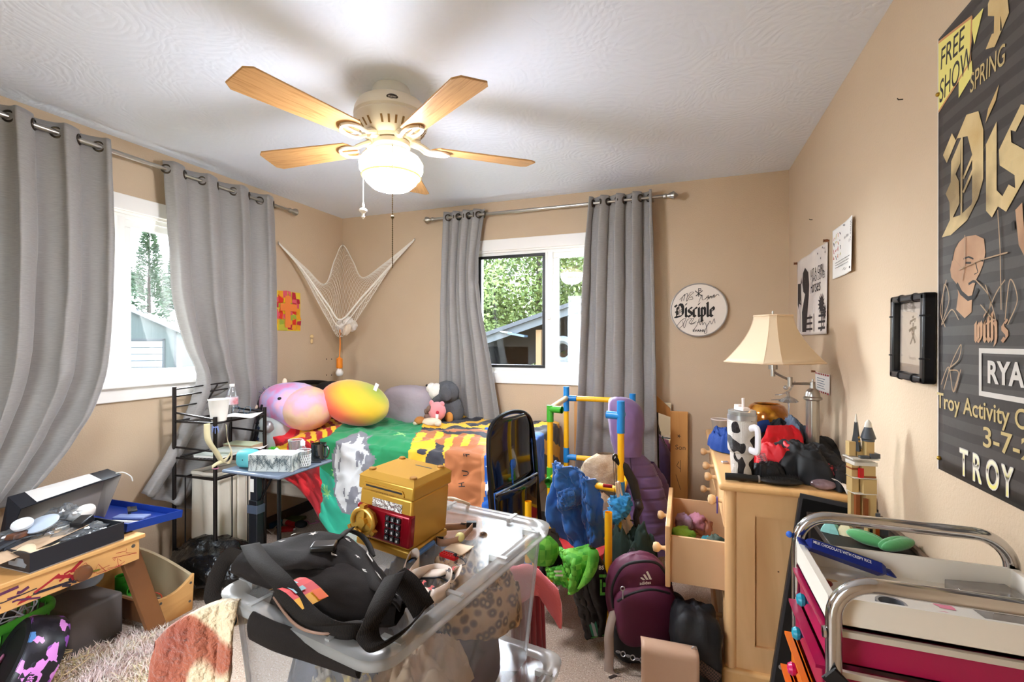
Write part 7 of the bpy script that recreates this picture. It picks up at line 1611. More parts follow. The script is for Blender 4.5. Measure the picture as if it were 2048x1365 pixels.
b.build('wood_knot', M('knot_brown', '#6b4526', 0.6), dr)
b = MB()
for z in (0.12, 0.355, 0.62): L3(b, (0.165, 1.995, z), (0.20, 3.08, z + 0.012), do)
L3(b, (0.165, 2.535, 0.13), (0.2, 2.56, 0.79), do); b.build('front_rail', m_dp, dr, smooth=False)
def knob(par, p, s=1.0):
    return MB().lathe([(0.011, 0), (0.008, -0.012), (0.009, -0.02), (0.019 * s, -0.03), (0.021 * s, -0.04), (0.017 * s, -0.05), (0, -0.054)], p, 22, 'X').build('knob', m_kn, par)
def drawer(y0, y1, z0, z1, pull, knobs):
    xf = 0.165 - pull
    o = D('drawer', (xf - 0.02, y0, z0), (xf, y1, z1), m_dp, 0.004)
    b = MB(); zs = z0 + (z1 - z0) * 0.02; zt = z1 - 0.045
    if pull:
        for a, c in (((xf, y0 + 0.02, zs + 0.01), (xf + 0.4, y0 + 0.034, zt)), ((xf, y1 - 0.034, zs + 0.01), (xf + 0.4, y1 - 0.02, zt)), ((xf + 0.386, y0 + 0.034, zs + 0.01), (xf + 0.4, y1 - 0.034, zt)), ((xf, y0 + 0.034, zs + 0.02), (xf + 0.386, y1 - 0.034, zs + 0.026))): L3(b, a, c, do)
        b.build('drawer_box', m_dl, o, smooth=False)
    for y in knobs: knob(o, Vector((xf - 0.02, y, (z0 + z1) / 2)) - do)
    return o
drawer(1.998, 2.53, 0.635, 0.785, 0.0, (2.09, 2.44)); drawer(2.565, 3.075, 0.635, 0.785, 0.0, (2.65, 2.98))
drawer(1.99, 2.53, 0.37, 0.615, 0.215, (2.07, 2.46)); drawer(2.565, 3.075, 0.37, 0.615, 0.0, (2.65, 2.98))
drawer(1.998, 2.53, 0.135, 0.352, 0.0, (2.09, 2.44)); drawer(2.565, 3.075, 0.135, 0.352, 0.0, (2.65, 2.98))
placed(MB().torus((0, 0, 0), 0.012, 0.003, (1, 0, 0), 16).tube([(0, -0.012, 0), (0.0, -0.016, -0.03), (0, -0.01, -0.05)], 0.003, 6).build('hair_tie', M('tie_purple', '#4b3a8a', 0.7)), (0.127, 2.09, 0.71), 'purple and blue hair tie looped on a top drawer knob', 'hair tie')
socks = [('#5ea23a', (0.03, 2.17), 0.075, 'bright green sock in the open drawer'), ('#8fc24a', (0.0, 2.26), 0.07, 'lime green patterned sock in the open drawer'), ('#c98ba0', (0.06, 2.40), 0.055, 'dusty pink sock at the far side of the open drawer'), ('#2e7f8f', (0.1, 2.24), 0.04, 'teal rolled sock in the open drawer'), ('#e0a08c', (0.09, 2.40), 0.045, 'salmon sock at the back of the open drawer'), ('#37453a', (0.13, 2.16), 0.055, 'dark green lacy sock in the open drawer'), ('#d8bfa5', (0.10, 2.08), 0.055, 'beige sock near the front corner of the open drawer'), ('#77707a', (0.03, 2.08), 0.06, 'grey speckled sock along the near side of the open drawer'), ('#a78fb3', (0.0, 2.37), 0.06, 'lilac sock in the middle of the open drawer')]
for i, (c, (x, y), r, lab) in enumerate(socks):
    o = MB().ball((0, 0, 0), (r, r * 0.75, 0.042), 22, 12, None, lambda d: 1 + 0.3 * fbm(d.x * 2.5 + i, d.y * 2.5, d.z * 2) - 0.12 * abs(math.sin(d.x * 7 + i))).build('sock', M('sock_%d' % i, c, 0.85, bump=(120, 0.5)), auto=180)
    o.location = (x, y, 0.46 + 0.02 * (i % 3)); o.rotation_euler = (0.2, 0.3 * math.sin(i), i); tag(o, lab, 'sock')
# mirror
m_mp = M('mirror_pine', '#c58a4b', 0.42, col2=['#d39a58', '#b3773a'], nscale=6, nstretch=(1, 1, 0.1), nlo=0.25, nhi=0.75, distort=1.0)
mr = thing('mirror', 'pine framed mirror with arched top standing behind the hanging curtain', 'mirror', (-0.36, 3.372, 0))
def MX(nm, a, c, bev=0.004): return L3(MB(), a, c, (-0.36, 3.372, 0)).build(nm, m_mp, mr, bevel=bev)
MX('post', (-0.085, 3.36, 0), (0.026, 3.385, 0.885)); MX('post', (-0.745, 3.36, 0), (-0.635, 3.385, 0.97))
arch = [(-0.635, 0.86), (-0.36, 0.93), (-0.085, 0.845), (-0.085, 0.90), (-0.12, 0.935), (-0.2, 1.01), (-0.3, 1.05), (-0.45, 1.06), (-0.58, 1.01), (-0.635, 0.975)]
b = MB(); b.prism([(x + 0.36, z) for x, z in arch], -0.01, 0.012, 'Y'); b.build('arched_rail', m_mp, mr, bevel=0.003)
MX('bottom_rail', (-0.635, 3.362, 0.1), (-0.085, 3.384, 0.2))
mm = M('mirror_glass', '#e6eae6', 0.01, 1.0); L3(MB(), (-0.64, 3.376, 0.18), (-0.08, 3.381, 0.94), (-0.36, 3.372, 0)).build('glass', mm, mr, smooth=False)
ik = Ink(); ik.mi = 0; ik.star((-0.03, 0.72), 0.016, 5, 0.3); ik.text('Son', -0.055, 0.63, 0.045); ik.line([(-0.03, 0.55), (-0.045, 0.52), (-0.02, 0.5)], 0.004); ik.line([(-0.02, 0.56), (-0.02, 0.48)], 0.003); ik.line([(-0.05, 0.46), (-0.02, 0.36)], 0.003)
ik.build('pencil_marks', M('pencil_dark', '#5a4635', 0.8), mr, lambda u, v: Vector((u + 0.36, -0.0125, v)))

# ---------------------------------------------------------------- on the dresser
ZD = 0.8205
t = thing('tumbler', 'tall rhinestone tumbler with black cow spots and white handle on the dresser corner', 'tumbler', (0.213, 2.035, ZD), R(-62))
def rhine():
    m = M('rhinestone', '#cfc6bb', 0.25, 0.1, spec=0.6); nt = m.node_tree; N = nt.nodes; L = nt.links
    tc = N.new('ShaderNodeTexCoord'); v = N.new('ShaderNodeTexVoronoi'); v.inputs['Scale'].default_value = 300; v.inputs['Randomness'].default_value = 0.25; L.new(tc.outputs['Object'], v.inputs['Vector'])
    bn = N.new('ShaderNodeBump'); bn.inputs['Strength'].default_value = 1.0; bn.inputs['Distance'].default_value = 0.003; bn.invert = True; L.new(v.outputs['Distance'], bn.inputs['Height']); L.new(bn.outputs[0], N['Principled BSDF'].inputs['Normal'])
    n = N.new('ShaderNodeTexNoise'); n.inputs['Scale'].default_value = 24; n.inputs['Detail'].default_value = 0.3; mp = N.new('ShaderNodeMapping'); mp.inputs['Location'].default_value = (0.31, 0.12, 0.43); mp.inputs['Scale'].default_value = (1, 1, 0.75); L.new(tc.outputs['Object'], mp.inputs[0]); L.new(mp.outputs[0], n.inputs['Vector'])
    r = N.new('ShaderNodeValToRGB'); r.color_ramp.interpolation = 'CONSTANT'; e = r.color_ramp.elements; e[0].color = lin('#d6cec4'); e[1].position = 0.53; e[1].color = lin('#1c1516'); L.new(n.outputs['Fac'], r.inputs[0]); L.new(r.outputs[0], N['Principled BSDF'].inputs['Base Color']); return m
MB().lathe([(0, 0), (0.036, 0), (0.038, 0.004), (0.043, 0.098), (0.043, 0.104), (0.05, 0.112), (0.0515, 0.12), (0.053, 0.225), (0.051, 0.232), (0, 0.232)], n=44).build('body', rhine(), t, auto=40)
MB().lathe([(0.0525, 0.232), (0.053, 0.25), (0.0, 0.25)], n=40).build('steel_rim', M('steel'), t); MB().lathe([(0.05, 0.25), (0.051, 0.265), (0.048, 0.268), (0, 0.264)], n=40).build('lid', glassy('clear_lid', '#eef2f2', 0.15, 0.05, 0.35, '#e9e9e6'), t, auto=40)
b = MB(); b.box((0.0, 0.0, 0.273), (0.06, 0.03, 0.014)); b.box((-0.02, 0.0, 0.281), (0.028, 0.024, 0.012)); b.build('lid_slider', M('soft_white', '#f1e3dc', 0.4), t, bevel=0.003); MB().tube([(0.008, 0, 0.26), (0.008, 0, 0.315)], 0.0055, 12).build('straw', M('soft_white'), t)
MB().tube(curve([(0.052, 0, 0.205), (0.082, 0, 0.212), (0.094, 0, 0.2), (0.095, 0, 0.15), (0.092, 0, 0.13), (0.08, 0, 0.122), (0.05, 0, 0.124)], 36), 0.0105, 10, flat=(1.25, 0.8)).build('handle', M('handle_white', '#e9e6e8', 0.4), t)
t = thing('hairbrush', 'black paddle hairbrush lying along the near edge of the dresser top', 'hairbrush', (0.275, 1.995, ZD), R(3))
MB().tube(curve([(-0.125, 0, 0.016), (-0.06, 0, 0.017), (-0.01, 0, 0.015)], 20), [0.0135] * 12 + [0.012] * 9, 12).build('handle', M('brush_black', '#141312', 0.55), t); MB().tube([(-0.012, 0, 0.015), (-0.006, 0, 0.015)], 0.0135, 14).build('ferrule', M('steel'), t)
MB().ball((0.065, 0, 0.014), (0.075, 0.036, 0.013), 28, 10).build('head', M('brush_black'), t)
b = MB()
for i in range(15):
    for j in range(7):
        x, y = 0.005 + i * 0.0086, -0.027 + j * 0.009
        if ((x - 0.065) / 0.07) ** 2 + (y / 0.032) ** 2 < 1: b.tube([(x, y, 0.022), (x, y, 0.037)], 0.0008, 4)
b.build('bristle', M('brush_black'), t)
def heap(nm, lab, cat, m, c, rx, ry, h, seed, rz=0, **k): tag(cloth_heap(nm, m, (c[0], c[1], ZD), rx, ry, h, seed, rz, **k), lab, cat)
heap('shorts', 'crumpled royal blue shorts hanging at the front edge of the dresser behind the tumbler', 'shorts', M('blue_cotton', '#153f8c', 0.8, bump=(160, 0.2)), (0.2, 2.60), 0.08, 0.15, 0.1, 3, 0.1, amp=0.3)
m_bc = M('black_cotton', '#131214', 0.8); m_pld = M('plaid_cloth', '#1a1618', 0.8, kind='check', col2='#8f2430', nscale=42)
heap('sweater', 'black sweater heaped on the dresser beside the hairbrush', 'sweater', m_bc, (0.46, 2.2), 0.14, 0.19, 0.12, 6, 0.4, amp=0.25)
SW = bpy.data.objects['sweater']; heap('trousers', 'black cloth trailing toward the right wall on the dresser', 'trousers', m_bc, (0.535, 2.11), 0.085, 0.14, 0.075, 16, -0.2, amp=0.25)
heap('shirt', 'bright red shirt spilling between the tumbler and the black sweater', 'shirt', M('red_jersey', '#d3121f', 0.6, bump=(90, 0.2)), (0.36, 2.22), 0.085, 0.12, 0.12, 9, 0.5, amp=0.25)
SH = bpy.data.objects['shirt']
def over(par, nm, m, L_, R_, d, **k):
    o, _ = drape(nm, '', '', m, Vs(L_, d), Vs(R_, d), parent=par, **k)
    bpy.context.view_layer.update(); o.matrix_parent_inverse = par.matrix_world.inverted()
over(SH, 'front', M('red_jersey'), [(1536, 852, 2.12), (1526, 876, 2.03), (1512, 902, 2.0), (1498, 930, 1.97)], [(1596, 850, 2.14), (1606, 876, 2.05), (1610, 905, 2.0), (1622, 932, 1.96)], 2.0, folds=2.6, amp=0.011, seed=5, thick=0.006, bulge=0.02)
over(SW, 'sleeve', m_bc, [(1604, 866, 2.14), (1606, 896, 2.04), (1602, 926, 1.99), (1596, 956, 1.955)], [(1652, 874, 2.12), (1690, 902, 2.04), (1714, 930, 1.99), (1722, 958, 1.96)], 2.0, folds=2.4, amp=0.014, seed=7, thick=0.008, bulge=0.03)
heap('cloth', 'dark navy cloth with red plaid lining behind the hairbrush', 'cloth', M('navy_cloth', '#16171d', 0.6), (0.305, 2.085), 0.075, 0.055, 0.06, 12, 0.3, amp=0.2)
heap('plaid_shirt', 'black and red plaid shirt poking out of the black sweater', 'shirt', m_pld, (0.50, 2.045), 0.055, 0.05, 0.07, 15, 0.3, amp=0.2); heap('jeans', 'folded faded denim jeans behind the black sweater by the lamp pole', 'jeans', M('denim', '#5c6b7d', 0.85, bump=(160, 0.4)), (0.475, 2.47), 0.065, 0.11, 0.18, 19, 0.3, amp=0.15)
heap('black_shirt', 'black shirt lying behind the red shirt in front of the amber bowl', 'shirt', m_bc, (0.395, 2.46), 0.12, 0.12, 0.16, 22, 0.1, amp=0.2)
o = MB().tube(curve([(0, 0, 0), (0.05, 0.01, 0.02), (0.1, 0.03, 0.01)], 16), 0.016, 8, flat=(1.6, 0.4)).build('blue_strap', M('blue_cotton')); placed(o, (0.285, 2.36, 0.935), 'blue cloth strip across the pile behind the tumbler handle', 'cloth', (0, -0.3, 0.3))
b = MB(); rnd = random.Random(8)
for k in range(9): x = 0.007 * k; b.tube(curve([(x, 0, 0), (x + 0.004, -0.012, 0.018), (x + 0.002, -0.022, 0.0), (x + 0.004, -0.014, -0.014)], 12), 0.0022, 6)
b.tube([(0, 0, 0), (0.062, 0, 0.004)], 0.004, 8)
placed(b.build('claw_clip', glassy('pink_clear', '#f0cfd6', 0.2, 0.05, 0.35, '#e9b9c4')), (0.285, 2.13, 0.905), 'clear pink claw clip resting on the red shirt behind the tumbler', 'hair clip', (0.3, 1.2, 0.5))
t = thing('plastic_cup', 'clear plastic deli cup at the far end of the dresser top', 'cup', (0.195, 2.96, ZD)); m_cup = glassy('cup_plastic', '#f1eeea', 0.1, 0.1, 0.45, '#efe6da')
MB().lathe([(0, 0.003), (0.036, 0), (0.046, 0.085), (0.048, 0.09), (0.045, 0.09), (0.035, 0.006), (0, 0.006)], n=30).build('vessel', m_cup, t, auto=60); MB().torus((0, 0, 0.088), 0.0465, 0.003, n=30).build('rim', M('soft_white'), t)
c = V(1500, 845, 2.55); t = thing('snack_tub', 'low clear tub printed with a brown bear beside the deli cup', 'cup', (0.255, 2.80, ZD)); MB().lathe([(0, 0), (0.035, 0), (0.04, 0.065), (0.037, 0.065), (0.033, 0.004), (0, 0.004)], n=26).build('vessel', m_cup, t, auto=60); MB().ball((-0.024, -0.034, 0.03), (0.016, 0.006, 0.017), 12, 8).build('printed_motif', M('motif_brown', '#a8693c', 0.6), t)
c = V(1548, 800, 2.62)
o = MB().lathe([(0, 0), (0.05, 0), (0.075, 0.02), (0.102, 0.07), (0.1, 0.11), (0.078, 0.145), (0.062, 0.152), (0.058, 0.146), (0.095, 0.08), (0.04, 0.01), (0, 0.008)], n=40).build('amber_bowl', M('amber_glass', '#c77a12', 0.12, 0.55, col2=['#a85a08', '#dd9a24'], nscale=14, coat=1.0), auto=60)
placed(o, (0.40, 2.72, 0.885), 'round amber mercury glass bowl at the back of the dresser', 'bowl'); b = MB().lathe([(0.05, 0), (0.052, 0.064), (0, 0.064)], n=24).build('bowl_stand', M('stand_dark', '#2a1d12', 0.5)); placed(b, (0.40, 2.72, ZD), 'dark stand under the amber bowl hidden by clothes', 'stand')
m_ice = glassy('crystal', '#f1f4f6', 0.35, 0.05, 0.35, '#f4f4f4'); pc = V(1577, 835, 2.28); t = thing('ballerina_ornament', 'clear crystal ballerina ornament standing on one leg before the amber bowl', 'ornament', (pc.x, pc.y, pc.z))
b = MB(); b.tube([(0, 0, 0.0), (0.002, 0, 0.045), (0.0, 0, 0.08)], [0.003, 0.004, 0.006], 8); b.tube([(0, 0, 0.078), (-0.04, 0, 0.083), (-0.075, 0.0, 0.08)], [0.006, 0.004, 0.002], 8); b.build('leg', m_ice, t)
MB().lathe([(0.008, 0.1), (0.03, 0.088), (0.042, 0.075), (0.034, 0.072), (0.01, 0.08)], n=24, lobes=8, la=0.08).build('tutu', m_ice, t, auto=60); b = MB(); b.tube([(0, 0, 0.095), (-0.004, 0, 0.125)], [0.008, 0.007], 10); b.ball((-0.012, 0, 0.142), 0.011, 14, 10); b.build('torso', m_ice, t)
b = MB(); b.tube([(0, 0, 0.12), (0.018, 0, 0.15), (0.028, 0, 0.175)], [0.004, 0.003, 0.002], 8); b.tube([(-0.004, 0, 0.12), (-0.03, 0, 0.108), (-0.058, 0, 0.105)], [0.004, 0.003, 0.002], 8); b.build('arm', m_ice, t)
placed(MB().tube([(0, 0, 0), (0, 0, 0.0 + 0.002)], 0.02, 16).build('ornament_base', m_ice), (pc.x, pc.y, pc.z - 0.002), 'clear disc under the crystal ballerina', 'base')
placed(MB().ball((0, 0, 0.018), (0.042, 0.028, 0.018), 24, 12, None, lambda d: 1 + 0.06 * fbm(d.x * 3, d.y * 3, d.z * 3)).build('polished_stone', M('stone_mauve', '#4d3a3d', 0.2, col2='#a58a90', nscale=14)), (0.475, 1.99, ZD), 'polished mauve stone on the dresser edge right of the hairbrush', 'stone')
sheet('crumpled_tissue', 'crumpled white paper by the polished stone on the dresser', (0.54, 1.995, ZD + 0.02), 0.075, 0.08, 0.7, M('tissue_cream', '#e6d9cb', 0.8), 'paper', 0.02, 0.5); sheet('sticky_note', 'pale yellow note sticking out from under the crumpled paper', (0.575, 1.968, ZD + 0.006), 0.06, 0.045, 0.1, M('note_yellow', '#d3d385', 0.7), 'paper', 0.003)
placed(MB().box((0, 0, 0.004), (0.028, 0.018, 0.008)).build('foil_wrapper', M('foil', '#cfcfd2', 0.2, 0.7, bump=(90, 1.0)), bevel=0.002), (0.17, 2.27, ZD), 'tiny silver foil scrap on the front edge of the dresser', 'wrapper', (0, 0, 0.4))
# lamp
LX, LY = 0.525, 2.37
lp = thing('swing_arm_lamp', 'brushed nickel swing arm lamp with cream bell shade on the dresser', 'lamp', (LX, LY, ZD)); lo = Vector(lp.location)
MB().lathe([(0.075, 0), (0.075, 0.012), (0.06, 0.02), (0.03, 0.03), (0, 0.03)], n=36).build('base', m_nickel, lp); MB().lathe([(0.0255, 0.03), (0.0255, 0.285), (0, 0.285)], n=40, lobes=10, la=0.03).build('fluted_pole', m_nickel, lp)
MB().lathe([(0.027, 0.28), (0.036, 0.285), (0.036, 0.292), (0.029, 0.298), (0.027, 0.312), (0.022, 0.324), (0.012, 0.332), (0.0105, 0.36), (0.004, 0.362), (0.003, 0.372), (0, 0.373)], n=30).build('finial_cap', m_nickel, lp)
A1 = Vector((LX, LY, 1.172)); A2 = atY(1580, 770, 2.375); A3 = atY(1546, 757, 2.42); A2.z = 1.17
MB().tube([A1 - lo, A2 - lo], 0.0055, 10).build('arm', m_nickel, lp); MB().tube([A2 - lo - Vector((0, 0, 0.014)), A2 - lo + Vector((0, 0, 0.028))], 0.0095, 14).build('elbow', m_nickel, lp)
MB().tube(curve([A2 - lo + Vector((0, 0, 0.015)), A2.lerp(A3, 0.5) - lo + Vector((0, 0, 0.02)), A3 - lo + Vector((0, 0, 0.03))], 12), 0.0055, 10).build('arm', m_nickel, lp)
MB().tube([A3 - lo + Vector((0, 0, 0.008)), A3 - lo + Vector((0, 0, 0.042))], 0.009, 14).tube([A3 - lo + Vector((0, 0, 0.04)), A3 - lo + Vector((0, 0, 0.09))], 0.0185, 20).build('socket', m_nickel, lp); MB().tube([A3 - lo + Vector((-0.016, -0.008, 0.075)), A3 - lo + Vector((-0.038, -0.016, 0.075))], 0.004, 8).ball(A3 - lo + Vector((-0.038, -0.016, 0.075)), 0.006, 10, 8).build('switch', M('tool_black'), lp)
sh = MB(); vs = []; ns = 12; z0, z1 = 1.262 - ZD, 1.472 - ZD; cc = Vector((A3.x, A3.y, 0)) - Vector((LX, LY, 0)); rz = R(20 + 16)
for i in range(ns + 1):
    k = i / ns; s = lerp(0.166, 0.064, 1 - (1 - k) ** 1.65); c_ = s * 0.30; zz = lerp(z0, z1, k)
    for x, y in ((s, -s + c_), (s, s - c_), (s - c_, s), (-s + c_, s), (-s, s - c_), (-s, -s + c_), (-s + c_, -s), (s - c_, -s)): vs.append((cc.x + x * math.cos(rz) - y * math.sin(rz), cc.y + x * math.sin(rz) + y * math.cos(rz), zz))
sh.add(vs, [(i * 8 + j, i * 8 + (j + 1) % 8, (i + 1) * 8 + (j + 1) % 8, (i + 1) * 8 + j) for i in range(ns) for j in range(8)])
m_shd = M('shade_linen', '#d9c3a2', 0.8, bump=(400, 0.1)); so = sh.build('lamp_shade', m_shd, lp, auto=25, thick=0.002)
b = MB()
for i in (0, ns): b.tube([Vector(v) for v in vs[i * 8:i * 8 + 8]], 0.0042, 8, closed=True)
for j in range(8): b.tube([Vector(vs[i * 8 + j]) for i in range(ns + 1)], 0.0022, 6)
b.build('shade_piping', M('shade_trim', '#dcc3a2', 0.8), so); MB().tube([(cc.x, cc.y, z1 - 0.01), (cc.x, cc.y, z1 + 0.022)], 0.004, 10).build('shade_finial', m_nickel, lp)
MB().tube([(cc.x, cc.y, 1.19 - ZD + 0.08), (cc.x, cc.y, z1)], 0.003, 6).build('harp', m_nickel, lp)
a, c = V(1556, 905, 3.2), V(1566, 735, 3.3); placed(MB().box((0, 0, 0), (0.05, 0.02, 1.26)).build('wooden_board', M('amber_wood', '#b5661a', 0.4, col2='#a2560f', nscale=8, nstretch=(1, 1, 0.1)), bevel=0.004), V(1562, 800, 3.24) + Vector((0, 0, -0.37)), 'narrow orange wooden board leaning in the wall corner behind the lamp', 'board', (0, R(2), 0))

# ---------------------------------------------------------------- black panel, low stand, brick castle
bpn = thing('leaning_board', 'flat black framed panel leaning against the end of the dresser', 'panel', (0.335, 1.93, 0.012), rot=(R(-1.5), R(8), 0)); m_bpk = M('panel_black', '#0e0e10', 0.35)
MB().bb((-0.055, -0.008, 0.0), (0.2, 0.008, 0.80)).build('board', m_bpk, bpn, bevel=0.002); b = MB()
for a, c in (((-0.055, -0.012, 0.785), (0.17, -0.008, 0.80)), ((-0.055, -0.012, 0.0), (-0.045, -0.008, 0.785))): b.bb(a, c)
b.build('frame_edge', M('edge_grey', '#38383c', 0.4), bpn, smooth=False)
MB().lathe([(0.009, 0), (0.008, 0.002), (0, 0.002)], (0, 0, 0), 14, 'Y').build('bolt', M('steel'), bpn).location = (-0.03, -0.0105, 0.17)
st = thing('low_stand', 'black stained wooden stand holding the brick castle by the right hand wall', 'stand', (0.5, 1.65, 0)); m_bst = M('black_wood', '#221d1b', 0.55, col2='#191514', nscale=6, nstretch=(1, 0.1, 1)); ZS = 0.765
MB().bb((-0.10, -0.24, ZS - 0.02), (0.118, 0.24, ZS)).build('top', m_bst, st, bevel=0.002)
MB().bb((0.105, -0.24, ZS), (0.118, 0.24, ZS + 0.012)).build('back_lip', M('edge_tan', '#6a5646', 0.6), st, bevel=0.001)
for x in (-0.08, 0.09):
    for y in (-0.22, 0.22): MB().bb((x - 0.015, y - 0.015, 0), (x + 0.015, y + 0.015, ZS - 0.02)).build('leg', m_bst, st)
m_tan = M('brick_tan', '#c9ab73', 0.4); m_dg2 = M('brick_grey', '#4b5056', 0.4); m_br = M('brick_brown', '#8a4a22', 0.4); m_lg = M('brick_white', '#d9d4c8', 0.4); m_dk = M('brick_black', '#1c1a1a', 0.4)
cpos = atZ(1733, 1066, ZS); cs = thing('brick_castle', 'tall tan toy brick castle tower with grey cone roofs on the black stand', 'toy castle', (0.530, 1.79, ZS + 0.0005), R(12)); cs.scale = (0.9,) * 3
def C(nm, m, boxes, bev=0.0008):
    b = MB()
    for c, d in boxes: b.box(c, d)
    return b.build(nm, m, cs, bevel=bev)
C('base_plate', M('plate_stone', '#6f675c', 0.6, col2='#3b3732', nscale=30), [((0, 0, 0.004), (0.10, 0.12, 0.008))]); C('brown_column', m_br, [((-0.026, -0.024, 0.065), (0.014, 0.014, 0.115)), ((-0.002, -0.03, 0.06), (0.012, 0.012, 0.10)), ((0.024, -0.022, 0.105), (0.016, 0.006, 0.008))])
C('lower_tower', m_tan, [((0.018, -0.006, 0.064), (0.034, 0.04, 0.116)), ((-0.018, 0.012, 0.064), (0.03, 0.02, 0.116))]); C('ledge', m_lg, [((0, 0, 0.124), (0.072, 0.056, 0.004)), ((0, 0, 0.178), (0.072, 0.056, 0.003)), ((0.0, 0, 0.228), (0.074, 0.058, 0.012)), ((-0.004, -0.004, 0.246), (0.084, 0.064, 0.004))])
C('middle_tower', m_tan, [((0.014, -0.004, 0.15), (0.042, 0.048, 0.05)), ((-0.026, 0.004, 0.15), (0.022, 0.036, 0.05)), ((0.012, 0, 0.2), (0.044, 0.046, 0.042)), ((-0.026, 0.004, 0.2), (0.024, 0.036, 0.042))]); C('red_window', M('brick_red'), [((-0.012, -0.02, 0.196), (0.014, 0.012, 0.034))])
C('brown_band', m_br, [((0.012, -0.0, 0.183), (0.046, 0.05, 0.006)), ((-0.026, 0.003, 0.208), (0.026, 0.04, 0.006))]); C('top_tower', m_tan, [((0.018, -0.008, 0.278), (0.026, 0.026, 0.06)), ((-0.03, 0.008, 0.276), (0.022, 0.024, 0.05)), ((-0.004, 0.01, 0.262), (0.02, 0.02, 0.026))]); C('balcony', m_dg2, [((0.03, -0.012, 0.257), (0.03, 0.036, 0.016)), ((-0.006, -0.026, 0.254), (0.03, 0.014, 0.008))])
MB().lathe([(0.019, 0.306), (0.019, 0.312), (0.0235, 0.316), (0.011, 0.356), (0, 0.356)], (0.018, -0.008, 0), 16).build('cone_roof', m_dg2, cs, auto=30); MB().lathe([(0.0115, 0.354), (0.009, 0.37), (0.003, 0.38), (0, 0.381)], (0.018, -0.008, 0), 16).build('cone_tip', m_lg, cs, auto=60)
MB().lathe([(0.02, 0.268), (0.01, 0.33), (0.006, 0.37), (0, 0.37)], (-0.012, 0.008, 0), 4).build('spire_roof', m_dk, cs, smooth=False); MB().lathe([(0.005, 0.368), (0.002, 0.395), (0, 0.4)], (-0.012, 0.008, 0), 12).build('spire_tip', m_lg, cs)
ik = Ink(); ik.star((0, 0), 0.006, 6, 0.4); ik.star((0.002, -0.014), 0.005, 5, 0.5); ik.build('gold_emblem', M('emblem_gold', '#c99a3c', 0.4, 0.4), cs, lambda u, v: Vector((-0.012 + u, -0.0095 - v * 0.16, 0.318 + v)))
C('small_house', m_tan, [((-0.02, -0.085, 0.022), (0.024, 0.022, 0.032))]); C('orange_door', M('brick_orange', '#c2571e', 0.4), [((0.0, -0.082, 0.02), (0.014, 0.02, 0.032))]); C('grey_wall', m_dg2, [((0.022, -0.08, 0.022), (0.026, 0.02, 0.03)), ((0.038, -0.02, 0.03), (0.014, 0.02, 0.06))]); C('house_window', m_dk, [((-0.022, -0.0965, 0.022), (0.01, 0.001, 0.014))])
for (x, y), c1, lab in (((1640, 1040), '#7fb7ae', 'pale teal folded paper tent at the near corner of the black stand'), ((1672, 1045), '#d9cfa6', 'cream and teal folded paper tent beside the brick castle')):
    p = atZ(x, y, ZS); p.x = max(p.x, 0.43); o = MB().lathe([(0.03, 0), (0.024, 0.012), (0.006, 0.034), (0, 0.038)], n=8, lobes=4, la=0.12).build('paper_tent', M('tent_' + c1[1:], c1, 0.7), smooth=False); placed(o, (p.x, p.y - 0.1 + 0.0, ZS + 0.0005), lab, 'paper tent', (0, 0, 0.4))
m_lf = M('leaf_plush', '#4f9a5c', 0.85, sheen=0.4, bump=(120, 0.3))
for (x, y, s, rz, lab) in ((1742, 1080, 0.05, 2.6, 'green plush leaf lying in front of the brick castle'), (1800, 1092, 0.055, 0.5, 'larger green plush leaf at the wall end of the black stand')):
    p = atZ(x, y, ZS + 0.02); o = MB().ball((0, 0, 0), (s, s * 0.42, 0.018), 26, 12, None, lambda d: (1 + 0.25 * d.x) * (1 - 0.25 * math.exp(-(d.y / 0.12) ** 2) * (d.z > 0))).build('plush_leaf', m_lf, auto=180); placed(o, (min(p.x, 0.55), p.y, ZS + 0.02), lab, 'plush leaf', (0, -0.1, rz))

# ---------------------------------------------------------------- drawer cart
CX0, CX1_, CYN, CYF, CZT = 0.238, 0.602, 0.935, 1.20, 0.918
m_chr = M('chrome', '#c9c9cb', 0.12, 1.0); m_wtr = M('tray_white', '#eae3d6', 0.45)
ctt = thing('drawer_cart', 'chrome drawer cart with white top tray and pink and orange drawers', 'cart', (0.42, 1.07, 0)); cto = Vector(ctt.location)
def CB(nm, a, c, m, bev=0.003, par=None): return L3(MB(), a, c, cto).build(nm, m, par or ctt, bevel=bev)
for y, zz in ((CYN, 0.952), (CYF, 0.972)):
    P = [(CX0, y, 0.04), (CX0, y, zz - 0.07)] + [(CX0 + 0.06 * (1 - math.cos(a)), y, zz - 0.06 + 0.06 * math.sin(a)) for a in [k * PI / 2 / 8 for k in range(9)]] + [(CX1_ - 0.06 * (1 - math.cos(a)), y, zz - 0.06 + 0.06 * math.sin(a)) for a in [k * PI / 2 / 8 for k in range(8, -1, -1)]] + [(CX1_, y, zz - 0.07), (CX1_, y, 0.04)]
    MB().tube([Vector(p) - cto for p in P], 0.0125, 14).build('hoop_frame', m_chr, ctt)
    for x in (CX0, CX1_): MB().ball(Vector((x, y, 0.025)) - cto, 0.025, 14, 10).build('caster', M('caster_black', '#1b1b1d', 0.4), ctt)
yn, yf = CYN + 0.014, CYF - 0.014; ZB = 0.868
b = MB()
for a, c in (((CX0 - 0.005, yn, ZB), (CX1_, yf, ZB + 0.004)), ((CX0 - 0.005, yn, ZB), (CX0 + 0.007, yf, CZT)), ((CX1_ - 0.012, yn, ZB), (CX1_, yf, CZT)), ((CX0, yn, ZB), (CX1_, yn + 0.006, CZT)), ((CX0, yf - 0.006, ZB), (CX1_, yf, CZT))): L3(b, a, c, cto)
b.build('top_tray', m_wtr, ctt, smooth=False)
